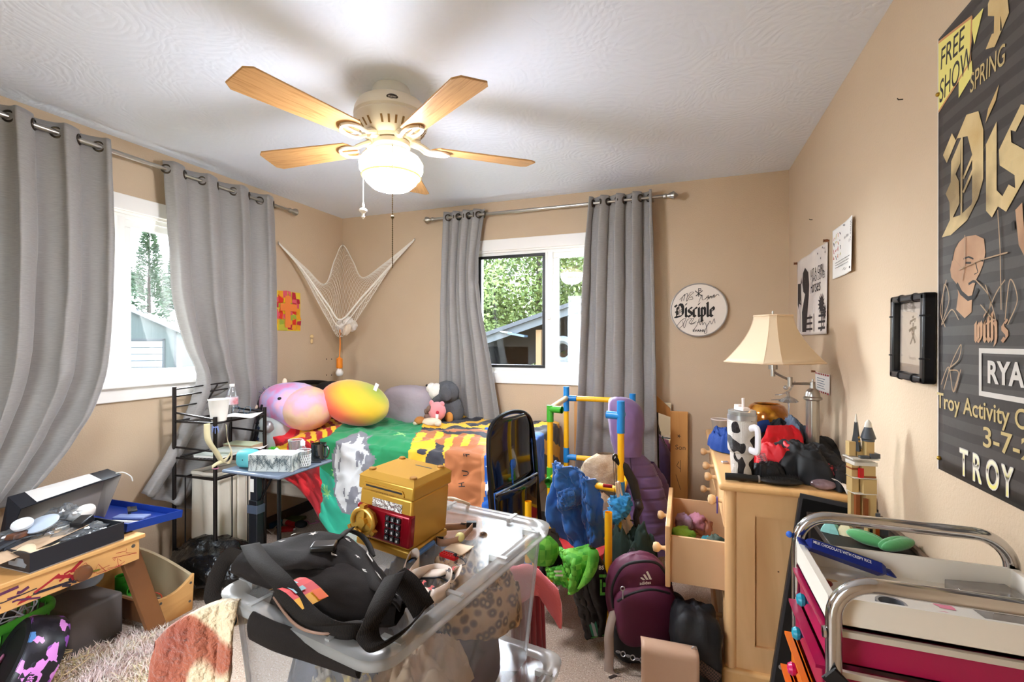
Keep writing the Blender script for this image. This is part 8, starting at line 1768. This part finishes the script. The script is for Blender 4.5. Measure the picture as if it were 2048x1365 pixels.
ik = Ink(); rnd = random.Random(5)
for k in range(18):
    ik.mi = rnd.randrange(4); x, y = rnd.uniform(CX0 + 0.03, CX1_ - 0.03), rnd.uniform(yn + 0.02, yf - 0.03); s = rnd.uniform(0.006, 0.02)
    ik.poly([(x + s * (1 + .5 * rnd.random()) * math.cos(a) * (0.5 + rnd.random()), y + s * math.sin(a) * (0.4 + rnd.random())) for a in [i * 2 * PI / 9 for i in range(9)]])
ik.build('paint_stain', [M('stain_pink', '#e58aa0', 0.6), M('stain_tan', '#d8b98a', 0.6), M('stain_redwash', '#cf6a55', 0.6), M('stain_brown', '#4a3528', 0.6)], ctt, lambda u, v: Vector((u, v, ZB + 0.0046)) - cto)
dcol = [('#b3194f', 0.797), ('#a81048', 0.728), ('#e0701a', 0.655), ('#dd661a', 0.582), ('#8fb52a', 0.509), ('#7aa326', 0.436)]
for i, (c, z) in enumerate(dcol):
    m = M('drawer_plastic_%d' % i, c, 0.3, trans=0.15); zt = z + 0.064
    b = MB(); x0 = CX0 - 0.002 - 0.008 * i
    for a, c_ in (((x0, yn + 0.012, z), (x0 + 0.004, yf - 0.012, zt)), ((x0, yn + 0.014, z), (CX1_ - 0.02, yn + 0.017, zt - 0.004)), ((x0, yf - 0.017, z), (CX1_ - 0.02, yf - 0.014, zt - 0.004)), ((CX1_ - 0.024, yn + 0.014, z), (CX1_ - 0.02, yf - 0.014, zt - 0.004)), ((x0, yn + 0.014, z), (CX1_ - 0.02, yf - 0.014, z + 0.003)), ((x0 - 0.012, yn + 0.006, zt - 0.006), (x0 + 0.006, yf - 0.006, zt))): L3(b, a, c_, cto)
    d_ = b.build('drawer', m, ctt, smooth=False); d_['label'] = ('pink', 'magenta', 'orange', 'dark orange', 'lime', 'green')[i] + ' drawer'
    if i < 5: MB().lathe([(0.006, 0), (0.006, -0.004), (0.011, -0.008), (0.0125, -0.014), (0.009, -0.02), (0, -0.022)], Vector((x0 - 0.002, (yn + yf) / 2 + 0.02, z + 0.04)) - cto, 18, 'X').build('knob', M('knob_teal', '#1f8fa8', 0.25) if i < 2 else M('knob_pink', '#c2185b', 0.25), d_)
    for y in (yn - 0.004, yf + 0.004): L3(MB(), (CX0, y - 0.004, zt - 0.006), (CX1_, y + 0.004, zt + 0.004), cto).build('side_rail', M('rail_white', '#c9c0b2', 0.4), ctt)
MB().lathe([(0.01, 0), (0.009, -0.004), (0, -0.005)], (0, 0, 0), 16, 'X').build('bolt', m_chr, ctt).location = Vector((CX0 - 0.0125, CYN, 0.862)) - cto
b = MB(); b.box((0, 0, 0), (0.028, 0.004, 0.028), Matrix.Rotation(R(45), 3, 'Y')); b.box((0, -0.004, 0.004), (0.024, 0.004, 0.02), Matrix.Rotation(R(40), 3, 'Y')); placed(b.build('black_bow', M('ribbon_black', '#18181b', 0.5)), (CX0 - 0.002, CYN - 0.018, 0.795), 'folded black ribbon bow tied on the near chrome post of the cart', 'ribbon')
placed(MB().ball((0, 0, 0), 0.007, 10, 8).build('blue_bead', M('bead_blue', '#2a62c4', 0.4)), (CX0 - 0.017, CYF, 0.925), 'tiny blue bead stuck on the far chrome post of the cart', 'bead')
# candy bar
a, c = atZ(1598, 1086, 0.925), atZ(1782, 1152, 0.885); a.x = max(a.x, CX0 - 0.01); dv = c - a; L_ = dv.length
cb_ = thing('candy_bar', 'blue and yellow chocolate bar wrapper slanting across the white cart tray', 'candy bar', (a + c) / 2, rot=dv.to_track_quat('X', 'Z').to_euler()); m_cb = M('wrapper_blue', '#14277a', 0.3); m_cy = M('wrapper_yellow', '#d8c860', 0.35)
b = MB(); b.tube([(-L_ / 2 + 0.012, 0, 0.004), (-L_ / 2 + 0.02, 0, 0.004), (L_ / 2 - 0.02, 0, 0.004), (L_ / 2 - 0.012, 0, 0.004)], [0.013, 0.019, 0.019, 0.013], 4, flat=(0.75, 1)); b.build('bar', m_cb, cb_, smooth=False)
b = MB()
for s in (-1, 1): b.grid(lambda u, v: (s * (L_ / 2 - 0.013 + 0.016 * u), (v - .5) * 0.034, 0.004 + 0.002 * math.sin(v * 40)), 2, 20)
b.build('crimped_end', m_cb, cb_, thick=0.0008); ik = Ink(); ik.rect(-L_ / 2 + 0.02, 0.001, L_ / 2 - 0.025, 0.0085); ik.build('yellow_band', m_cy, cb_, lambda u, v: Vector((u, v, 0.0195 - v * 0.74)))
ik = Ink(); ik.text('MILK CHOCOLATE WITH CRISPY RICE', -L_ / 2 + 0.022, -0.0095, 0.0075, sx=min(1.0, (L_ - 0.05) / 0.135) * 0.95, bold=0.015); ik.build('lettering', m_paper, cb_, lambda u, v: Vector((u, v, 0.0198 + v * 0.74)))
ik = Ink(); ik.text('CRISPY MILK', -0.05, 0.0025, 0.006, bold=0.01); ik.build('lettering', M('tool_black'), cb_, lambda u, v: Vector((u, v, 0.0199 - v * 0.74)))
def ontray(x, y): p = atZ(x, y, ZB + 0.005); return p
p = ontray(1780, 1212); placed(MB().lathe([(0.022, 0), (0.0225, 0.034), (0.018, 0.034), (0.018, 0.003), (0, 0.003)], n=28).build('metal_cup', M('dull_silver', '#a2a5aa', 0.35, 0.7), auto=40), (0.335, 0.985, ZB + 0.005), 'small dull silver cup in the white cart tray', 'cup')
p = ontray(1650, 1136); placed(MB().ball((0, 0, 0.006), (0.010, 0.0075, 0.006), 14, 8).build('red_putty', M('putty_red', '#7d2018', 0.5)), (0.265, 1.085, ZB + 0.005), 'dark red putty blob in the white cart tray', 'putty')
t = thing('clear_case', 'flat clear plastic case at the wall end of the white cart tray', 'case', (0.535, 1.10, ZB + 0.005), 0.15); MB().bb((-0.05, -0.06, 0), (0.05, 0.06, 0.02)).build('case', glassy('case_clear', '#e6e4e2', 0.15, 0.1, 0.35, '#b9b2ae'), t, bevel=0.002); MB().ball((0.0, 0.03, 0.008), (0.03, 0.012, 0.006), 12, 8).build('dark_insert', M('insert_grey', '#4a4a52', 0.5), t)
for x, y, lab in ((0.43, 1.02, 'dark dried leaf in the white cart tray'),): placed(MB().grid(lambda u, v: ((u - .5) * 0.05, (v - .5) * 0.03 * math.sin(PI * min(1, u * 1.1 + .05)), 0.004 + 0.004 * math.sin(v * 3)), 10, 6).build('dried_leaf', M('leaf_brown', '#4a3b2c', 0.7), thick=0.001, auto=180), (x, y, ZB + 0.006), lab, 'leaf', (0, 0, -0.3))

# ---------------------------------------------------------------- wall pieces
def wallthing(name, label, cat, X, Y, Z, side):
    t = thing(name, label, cat, (X, Y, Z)); return t
# drum head
dh = thing('drum_head', 'round white signed drum head with black lettering on the back wall', 'drum head', (0.093, YB, 1.566)); m_skin = M('drum_skin', '#e9dfd2', 0.35); m_ink = M('drum_ink', '#1d1815', 0.6)
MB().lathe([(0.172, -0.001), (0.18, -0.006), (0.18, -0.022), (0.174, -0.027), (0.168, -0.022), (0.168, -0.002)], n=64, closed=True, axis='Y').build('hoop', M('hoop_grey', '#bdb8b2', 0.3, 0.4), dh); MB().lathe([(0.171, -0.018), (0.17, -0.0245), (0, -0.025)], n=64, axis='Y').build('skin', m_skin, dh, auto=60)
ik = Ink(); blackletter(ik, 'Disciple', -0.148, -0.045, 0.062, 0.019, 0.80)
def xy(c, r): return lambda pts: [(c[0] + r * a, c[1] + r * b) for a, b in pts]
for a, c in (((-0.022, 0.128), (0.018, 0.092)), ((0.024, 0.128), (-0.018, 0.092)), ((0.0, 0.145), (0.0, 0.088))): ik.line([a, c], 0.005)
ik.scrawl([(0.0, 0.14), (0.012, 0.142), (0.012, 0.128), (0.0, 0.13)], 0.004); ik.text('EVANS', 0.0, -0.145, 0.02, align='CENTER', bold=0.03, sx=1.25)
for pts in ([(-0.12, 0.07), (-0.09, 0.1), (-0.07, 0.11), (-0.075, 0.06), (-0.05, 0.1), (-0.03, 0.118), (-0.05, 0.118), (-0.066, 0.09)], [(-0.11, 0.06), (-0.1, 0.09), (-0.085, 0.105), (-0.095, 0.065)], [(-0.052, 0.082), (-0.042, 0.09), (-0.036, 0.075), (-0.05, 0.072)], [(-0.06, 0.068), (-0.035, 0.074)],
            [(0.0, 0.05), (0.02, 0.1), (0.024, 0.065), (0.06, 0.085), (0.05, 0.06)], [(0.04, 0.07), (0.06, 0.095), (0.062, 0.07), (0.075, 0.09), (0.08, 0.075), (0.095, 0.1), (0.092, 0.08), (0.115, 0.1), (0.125, 0.09)], [(0.055, 0.08), (0.1, 0.094)],
            [(-0.14, -0.11), (-0.11, -0.07), (-0.08, -0.055), (-0.1, -0.1), (-0.12, -0.12)], [(-0.1, -0.075), (-0.09, -0.12), (-0.07, -0.065), (-0.045, -0.06), (-0.06, -0.085), (-0.04, -0.09), (-0.015, -0.075)], [(-0.135, -0.115), (-0.118, -0.132)], [(-0.05, -0.06), (-0.03, -0.055), (-0.05, -0.095), (-0.02, -0.085)],
            [(0.0, -0.06), (0.01, -0.1), (0.02, -0.06), (0.025, -0.1), (0.035, -0.085), (0.045, -0.1), (0.05, -0.15), (0.035, -0.15), (0.06, -0.09)], [(0.005, -0.055), (-0.01, -0.1), (-0.03, -0.13)], [(0.06, -0.095), (0.07, -0.075), (0.08, -0.095), (0.095, -0.06), (0.1, -0.09)], [(-0.01, -0.085), (0.03, -0.072)]): ik.scrawl(pts, 0.0026)
ik.build('lettering', m_ink, dh, lambda u, v: Vector((u, -0.0256, v)))
def RW(px, py, off=0.0): return atX(px, py, XR - off)
# horse poster: corner pins and a picture of generic shapes
def flat_poster(name, label, cat, Yl, Yr, Zb, Zt, curl, mat, dz=0.0):
    """On the right wall: u runs left to right in the photo (Y falls), v up."""
    t = thing(name, label, cat, (XR, (Yl + Yr) / 2, (Zb + Zt) / 2)); W_ = Yl - Yr; H_ = Zt - Zb
    def f(u, v, off=0.0): return Vector((-0.004 - off - curl(u / W_, v / H_), W_ / 2 - u, v - H_ / 2 + dz * u / W_))
    b = MB(); b.grid(lambda a, c: f(a * W_, c * H_), 24, 30); b.build('sheet', mat, t, auto=180, thick=0.0008, off=-1)
    return t, W_, H_, f
m_pst = M('poster_cream', '#e6dcd0', 0.6, col2='#d3c8c0', nscale=5); m_bkp = M('poster_black', '#2b2324', 0.7)
t, W_, H_, f = flat_poster('horse_poster', 'cream poster of a girl and horse silhouette with fence and sunflower near the corner', 'poster', 3.15, 2.52, 1.39, 1.815, lambda a, c: 0.02 * max(0, a - 0.75) * (1 - c) + 0.006 * math.sin(a * 7) ** 2, m_pst)
ik = Ink(); S = lambda pts: [(a * W_, c * H_) for a, c in pts]
def blob(ik, pts, fan=True):
    P = S(pts); c = (sum(p[0] for p in P) / len(P), sum(p[1] for p in P) / len(P))
    for i in range(len(P)): ik.poly([c, P[i], P[(i + 1) % len(P)]])
blob(ik, [(0.04, 0.70), (0.2, 0.68), (0.22, 0.40), (0.16, 0.26), (0.1, 0.32), (0.03, 0.42)]); blob(ik, [(0.27, 0.80), (0.33, 0.86), (0.42, 0.78), (0.45, 0.62), (0.43, 0.45), (0.36, 0.5), (0.28, 0.56), (0.25, 0.68)]); blob(ik, [(0.33, 0.52), (0.44, 0.5), (0.4, 0.3), (0.36, 0.04), (0.25, 0.04), (0.24, 0.3)])
blob(ik, [(0.18, 0.66), (0.22, 0.76), (0.24, 0.68)])
for v in (0.07, 0.14, 0.21): ik.rect(0.36 * W_, v * H_ - 0.005, 0.95 * W_, v * H_ + 0.006)
for u in (0.48, 0.64, 0.84): ik.rect(u * W_ - 0.006, 0.04 * H_, u * W_ + 0.006, 0.25 * H_)
ik.star((0.84 * W_, 0.34 * H_), 0.055, 14, 0.6); ik.star((0.93 * W_, 0.24 * H_), 0.04, 12, 0.6); ik.line(S([(0.86, 0.3), (0.9, 0.1), (0.82, 0.04)]), 0.01)
ik.text('JUST A GIRL', 0.5 * W_, 0.70 * H_, 0.055, sx=0.86); ik.text('WHO LOVES', 0.56 * W_, 0.625 * H_, 0.045, sx=0.9); ik.text('Horses', 0.5 * W_, 0.50 * H_, 0.09, sx=0.75, shear=0.25)
for x, y in ((0.75, 0.93), (0.82, 0.86), (0.9, 0.95), (0.86, 0.97), (0.93, 0.9)): ik.ring((x * W_, y * H_), 0, 0.005, 8)
ik.mi = 1; blob(ik, [(0.12, 0.42), (0.2, 0.4), (0.22, 0.2), (0.2, 0.05), (0.08, 0.05), (0.06, 0.22)]); ik.mi = 0
for u in (0.09, 0.13, 0.18): ik.line(S([(u, 0.05), (u - 0.01, 0.2), (u + 0.02, 0.34)]), 0.004)
ik.build('print', [m_bkp, M('dress_pale', '#cfc3bc', 0.7)], t, lambda u, v: f(u, v, 0.0012))
for u, v in ((-0.0, H_ - 0.005), (W_, H_ + 0.002)): MB().lathe([(0.003, 0), (0.007, -0.006), (0.006, -0.018), (0.008, -0.022), (0, -0.023)], f(u, v, -0.004), 10, 'X').build('push_pin', M('pin_brown', '#7a4a2c', 0.4), t)
t, W_, H_, f = flat_poster('certificate', 'white certificate sheet pinned above and right of the horse poster', 'certificate', 2.455, 2.165, 1.63, 1.845, lambda a, c: 0.035 * max(0, a - 0.55) ** 1.3 * (1 - 0.3 * c), m_paper, 0.0)
ik = Ink(); rnd = random.Random(6)
for r in range(4):
    for k in range(4): ik.mi = rnd.choice((0, 1, 2, 1, 3)); x, y = (0.08 + 0.1 * k) * W_, (0.84 - 0.14 * r) * H_; blob_ = [(x + rnd.uniform(-.008, .008), y + rnd.uniform(-.012, .012)) for _ in range(3)]; ik.line(blob_, 0.006)
ik.mi = 0; ik.text('the White', 0.56 * W_, 0.68 * H_, 0.018, shear=0.2)
for r in range(3): ik.rect(0.15 * W_, (0.3 - 0.05 * r) * H_, (0.9 - 0.05 * r) * W_, (0.3 - 0.05 * r) * H_ + 0.0018)
ik.scrawl([(0.5 * W_, 0.1 * H_), (0.58 * W_, 0.14 * H_), (0.6 * W_, 0.09 * H_), (0.7 * W_, 0.12 * H_)], 0.002); ik.rect(0.88 * W_, 0.06 * H_, 0.95 * W_, 0.1 * H_); ik.text('White as', 0.93 * W_, 0.93 * H_, 0.022, rot=-PI / 2); ik.text('8', 0.85 * W_, 0.55 * H_, 0.02)
ik.build('print', [M('ink_dark', '#33302f', 0.7), M('ink_red', '#c4402c', 0.7), M('ink_yellow', '#c9c04a', 0.7), M('ink_orange', '#d9803a', 0.7)], t, lambda u, v: f(u, v, 0.0012)); MB().ball(f(0.6 * W_, H_ - 0.012, 0.004), 0.004, 10, 8).build('push_pin', M('steel'), t)
# small card
t, W_, H_, f = flat_poster('small_card', 'little white note card with red pattern border on the wall by the lamp', 'card', 2.75, 2.50, 1.11, 1.205, lambda a, c: 0.004 * math.sin(a * 3), m_paper)
ik = Ink()
for k in range(8): ik.rect((k * .125 + .01) * W_, 0.9 * H_, (k * .125 + .09) * W_, 0.985 * H_); ik.rect((k * .125 + .01) * W_, 0.015 * H_, (k * .125 + .09) * W_, 0.1 * H_)
ik.mi = 1
for r in range(5): ik.rect(0.2 * W_, (0.7 - 0.12 * r) * H_, (0.75 - 0.06 * (r % 2)) * W_, (0.7 - 0.12 * r) * H_ + 0.003)
ik.build('print', [M('card_red', '#a8322c', 0.7), M('ink_blue', '#5c7486', 0.7)], t, lambda u, v: f(u, v, 0.0012)); MB().lathe([(0.002, 0), (0.005, -0.005), (0.006, -0.02), (0, -0.021)], f(-0.01, H_, -0.004), 10, 'X').build('push_pin', M('pin_brown'), t)
# kanji frame
X0 = XR - 0.032; yl, yr = atX(1779, 605, X0).y, atX(1846, 585, X0).y; zt_, zb_ = 1.488, 1.245
kf = thing('picture_frame', 'black bamboo style frame with a brush character on cream paper beside the big poster', 'picture frame', (XR, (yl + yr) / 2, (zt_ + zb_) / 2), rot=(R(1.6), 0, 0)); hw, hh = (yl - yr) / 2, (zt_ - zb_) / 2; m_kf = M('frame_black', '#17171a', 0.3)
b = MB()
for a, c in (((-0.032, -hw, -hh), (-0.002, hw, -hh + 0.02)), ((-0.032, -hw, hh - 0.02), (-0.002, hw, hh)), ((-0.032, -hw, -hh), (-0.002, -hw + 0.022, hh)), ((-0.032, hw - 0.022, -hh), (-0.002, hw, hh))): b.bb(a, c)
b.build('moulding', m_kf, kf, bevel=0.005); b = MB()
for y in (-hw + 0.01, hw - 0.01):
    for z in (-hh * 0.45, hh * 0.5): b.torus((-0.024, y, z), 0.0105, 0.0025, (0, 0, 1), 16, 6)
for z in (-hh + 0.01, hh - 0.01):
    for y in (-hw * 0.4, hw * 0.4): b.torus((-0.024, y, z), 0.0105, 0.0025, (0, 1, 0), 16, 6)
b.build('bamboo_node', m_kf, kf); MB().bb((-0.012, -hw + 0.02, -hh + 0.018), (-0.008, hw - 0.02, hh - 0.018)).build('mat_board', M('mat_taupe', '#a8988a', 0.8), kf, smooth=False); MB().bb((-0.014, -hw + 0.03, -hh + 0.045), (-0.012, hw - 0.026, hh - 0.04)).build('cream_paper', M('paper_cream', '#dccdbc', 0.8), kf, smooth=False)
ik = Ink(); s = 0.038
for pts, w in (([(0.02, 1.0), (0.05, 0.86)], 0.16), ([(-0.42, 0.45), (-0.38, 0.62)], 0.12), ([(-0.42, 0.62), (0.1, 0.75), (0.45, 0.82), (0.3, 0.6)], 0.1), ([(0.1, 0.55), (0.0, 0.1), (-0.1, -0.1), (0.45, -0.75)], 0.12), ([(0.3, 0.2), (0.1, -0.3), (-0.35, -0.85)], 0.1), ([(-0.6, 0.0), (-0.2, 0.14), (0.6, 0.25)], 0.13)): ik.line([(a * s, 0.018 + c * s * 1.15) for a, c in pts], w * s * 1.7)
ik.text('Tranquility', 0, -0.062, 0.013, align='CENTER', sx=0.8); ik.build('brush_character', M('brush_ink', '#3d2e28', 0.7), kf, lambda u, v: Vector((-0.0145, -u, v)))
gl_ = MB().bb((-0.0205, -hw + 0.02, -hh + 0.018), (-0.0195, hw - 0.02, hh - 0.018)).build('glass', glassy('frame_glass', '#ffffff', 0.04), kf, smooth=False)

# big banner poster
YT = 1.531
def banner_mat():
    m = M('banner_cloth', '#38332f', 0.5, bump=(30, 0.12), bdist=0.004); nt = m.node_tree; N = nt.nodes; L = nt.links
    tc = N.new('ShaderNodeTexCoord'); w = N.new('ShaderNodeTexWave'); w.bands_direction = 'Z'; w.inputs['Scale'].default_value = 7.0; w.inputs['Distortion'].default_value = 0.6; L.new(tc.outputs['Object'], w.inputs['Vector'])
    r = N.new('ShaderNodeValToRGB'); r.color_ramp.interpolation = 'CONSTANT'; e = r.color_ramp.elements; e[0].color = lin('#37312d'); e[1].position = 0.5; e[1].color = lin('#49433f'); L.new(w.outputs['Fac'], r.inputs[0]); L.new(r.outputs[0], N['Principled BSDF'].inputs['Base Color']); return m
bn_, W_, H_, f = flat_poster('concert_poster', 'large dark concert poster with gold and white lettering pinned on the right hand wall', 'poster', YT, 0.86, 1.025, 2.14, lambda a, c: 0.0, banner_mat())
def UV(px, py): p = RW(px, py); return (YT - p.y, p.z - 1.025)
gold = M('gold_print', '#c7a76c', 0.5, col2=['#d8bf8a', '#8f7850'], nscale=5, bump=(400, 0.3)); goldl = M('gold_flat', '#c2ab73', 0.55); whp = M('white_print', '#cfc8be', 0.6); tanp = M('skin_print', '#c29a76', 0.6, col2='#a87f5f', nscale=9); drk = M('dark_print', '#2c2826', 0.6); yel = M('yellow_print', '#e4d878', 0.5)
ik = Ink() # free show ribbon
r0, r1, r2, r3 = UV(1876, 152), UV(1878, 62), UV(1951, 38), UV(1946, 132)
ik.mi = 0; ik.poly([(0.004, 0.925), (0.004, 1.105), (0.155, 1.075), (0.148, 0.975)]); ik.poly([(0.10, 0.955), (0.155, 0.975), (0.158, 0.94), (0.10, 0.915)]); ik.poly([(0.15, 1.065), (0.2, 1.065), (0.165, 1.005)])
ik.mi = 1
for a, c in (((0.004, 1.105), (0.155, 1.075)), ((0.004, 0.925), (0.148, 0.975)), ((0.155, 1.075), (0.148, 0.975))): ik.line([a, c], 0.006)
ik.mi = 2; ik.text('FREE', 0.012, 1.028, 0.075, sx=0.72, shear=0.12, bold=0.005, warp=lambda x, y: (x, y + x * -0.05)); ik.text('SHOW', 0.008, 0.944, 0.08, sx=0.60, shear=0.12, bold=0.005, warp=lambda x, y: (x, y + x * 0.12))
ik.build('free_show_ribbon', [yel, M('copper_print', '#c98f5a', 0.5), drk], bn_, lambda u, v: f(u, v, 0.0012 + (0.0005 if False else 0)))
FSR = bn_.children[-1]
ik = Ink(); a = UV(1945, 187); c = UV(2027, 132); ik.text('SPRING', a[0], a[1], 0.062, sx=0.62, shear=0.1, bold=0.004); ik.text('TOUR', a[0] + 0.19, a[1], 0.062, sx=0.62, bold=0.004)
ik.text('Troy Activity Center', *UV(1879, 815), 0.056, sx=0.97, bold=0.012); ik.text('3-7-25', *UV(1970, 892), 0.062, sx=1.25, bold=0.012); ik.build('date_lettering', goldl, bn_, lambda u, v: f(u, v, 0.0013))
ik = Ink(); a = UV(1985, 75); blackletter(ik, 'S', a[0] - 0.01, a[1] - 0.02, 0.085, 0.03, 0.95); d0 = UV(1895, 460); blackletter(ik, 'Disciple', d0[0] + 0.01, d0[1] + 0.0, 0.165, 0.05, 0.80); ik.build('gold_lettering', gold, bn_, lambda u, v: f(u, v, 0.0014))
ik = Ink(); a = UV(1955, 690); blackletter(ik, 'with s', a[0], a[1] + 0.008, 0.042, 0.0125, 0.82); ik.build('small_lettering', tanp, bn_, lambda u, v: f(u, v, 0.0014))
ik = Ink(); a = UV(1964, 792); c = UV(1964, 697); w0, z0_, z1_ = a[0], a[1], c[1]
for rc in ((w0, z0_, W_ - 0.06, z0_ + 0.011), (w0, z1_ - 0.011, W_ - 0.06, z1_), (w0, z0_, w0 + 0.01, z1_)): ik.rect(*rc)
a = UV(1980, 765); ik.text('RYAN', a[0], a[1], 0.066, sx=0.95, bold=0.03); ik.build('boxed_lettering', whp, bn_, lambda u, v: f(u, v, 0.0014))
ik = Ink(); a = UV(1925, 948); u = a[0]
for i, ch in enumerate('TROY AIR'):
    if ch == ' ': u += 0.02; continue
    ik.mi = 0; [ik.text(ch, u + dx, a[1] + dy, 0.088, sx=0.66) for dx, dy in ((-.0022, 0), (.0022, 0), (0, .0025), (0, -.0025), (.002, .002), (-.002, -.002), (.002, -.002), (-.002, .002))]; ik.mi = 1; ik.text(ch, u, a[1], 0.088, sx=0.66, bold=0.0); u += 0.052 if ch != 'O' else 0.056
def ytr():
    m = M('chrome_gold', '#d9d06a', 0.4); nt = m.node_tree; N = nt.nodes; L = nt.links; tc = N.new('ShaderNodeTexCoord'); sp = N.new('ShaderNodeSeparateXYZ'); L.new(tc.outputs['Object'], sp.inputs[0]); r = N.new('ShaderNodeMapRange'); r.inputs[1].default_value = -0.535; r.inputs[2].default_value = -0.47; L.new(sp.outputs[2], r.inputs[0]); cr = N.new('ShaderNodeValToRGB'); e = cr.color_ramp.elements; e[0].color = lin('#e6dc7a'); e[1].color = lin('#d9cf66')
    for p, c in ((0.3, '#e8e0c8'), (0.45, '#4a4432'), (0.52, '#d8cf8a'), (0.75, '#f0ead0')): x = e.new(p); x.color = lin(c)
    L.new(r.outputs[0], cr.inputs[0]); L.new(cr.outputs[0], N['Principled BSDF'].inputs['Base Color']); return m
ik.build('outlined_lettering', [whp, ytr()], bn_, lambda u, v: f(u, v, 0.0014))
def lift(ob, mi, dx):
    vs_ = {vi for p in ob.data.polygons if p.material_index == mi for vi in p.vertices}
    for vi in vs_: ob.data.vertices[vi].co.x -= dx
lift(bn_.children[-1], 1, 0.0008); lift(FSR, 1, 0.0006); lift(FSR, 2, 0.0006)
ik = Ink() # portrait: pale head and neck turned to the right, dark beard
fx = lambda l: [UV(x, y) for x, y in l]
def fan(ik, P): 
    c = (sum(p[0] for p in P) / len(P), sum(p[1] for p in P) / len(P))
    for i in range(len(P)): ik.poly([c, P[i], P[(i + 1) % len(P)]])
fan(ik, fx([(1911, 515), (1918, 490), (1935, 474), (1957, 470), (1974, 478), (1977, 505), (1972, 530), (1966, 545), (1958, 560), (1950, 590), (1949, 625), (1935, 637), (1918, 620), (1922, 590), (1920, 570), (1908, 555), (1906, 540)])); ik.mi = 1
ik.line(fx([(1919, 568), (1928, 586), (1942, 598), (1955, 594), (1962, 578)]), 0.011); ik.line(fx([(1943, 569), (1952, 563), (1962, 565)]), 0.006); ik.line(fx([(1933, 518), (1943, 514), (1953, 518)]), 0.004); ik.line(fx([(1937, 526), (1948, 526)]), 0.005); ik.line(fx([(1957, 524), (1962, 545), (1955, 549)]), 0.003); ik.line(fx([(1966, 520), (1973, 522)]), 0.004); ik.line(fx([(1910, 522), (1914, 500), (1924, 482)]), 0.004)
fan(ik, fx([(2030, 445), (2036, 440), (2038, 460), (2031, 462)])); ik.mi = 0; fan(ik, fx([(2038, 420), (2052, 405), (2060, 520), (2045, 490)]))
ik.build('portrait_print', [tanp, drk], bn_, lambda u, v: f(u, v, 0.0012)); lift(bn_.children[-1], 1, 0.0006)
ik = Ink()
for pts in ([(1890, 640), (1895, 570), (1905, 600), (1890, 650), (1910, 620), (1925, 640)], [(1900, 560), (1888, 620), (1898, 655)], [(1895, 780), (1910, 730), (1930, 690), (1925, 720), (1905, 740), (1925, 745), (1915, 785)], [(1890, 770), (1905, 735), (1915, 785), (1930, 740)], [(1960, 560), (1990, 600), (1975, 650), (2000, 590), (2020, 560)], [(1970, 610), (2000, 640), (1980, 570)], [(2020, 640), (2030, 560), (2045, 600), (2025, 650)]): ik.scrawl(fx(pts), 0.0028)
ik.line(fx([(1938, 470), (1937, 530), (1932, 560)]), 0.003); ik.line(fx([(2005, 420), (2010, 500), (2012, 620)]), 0.003); ik.line(fx([(1925, 540), (1970, 520), (2025, 505)]), 0.003)
ik.build('signature', M('pen_gold', '#a98a68', 0.5), bn_, lambda u, v: f(u, v, 0.0026))
ik = Ink(); ik.rect(0.0, 0.0, 0.0045, H_); ik.build('white_edge', whp, bn_, lambda u, v: f(u, v, 0.0012))
for u, v in ((0.012, 0.03), (0.006, 0.97)): MB().ball(f(u, v, 0.003), 0.0055, 12, 8).build('brass_tack', M('brass', '#b08a3a', 0.3, 0.9), bn_)
for x, y in ((1806, 199), (1625, 440)):
    p = RW(x, y); o = MB().tube([(0, 0, 0), (-0.012, 0, 0.001), (-0.016, -0.006, 0.003)], 0.0016, 6).build('nail', M('nail_dark', '#3c322a', 0.5)); placed(o, p, 'bent dark nail high on the right hand wall near the ceiling' if y < 300 else 'small nail in the wall above the horse poster', 'nail')
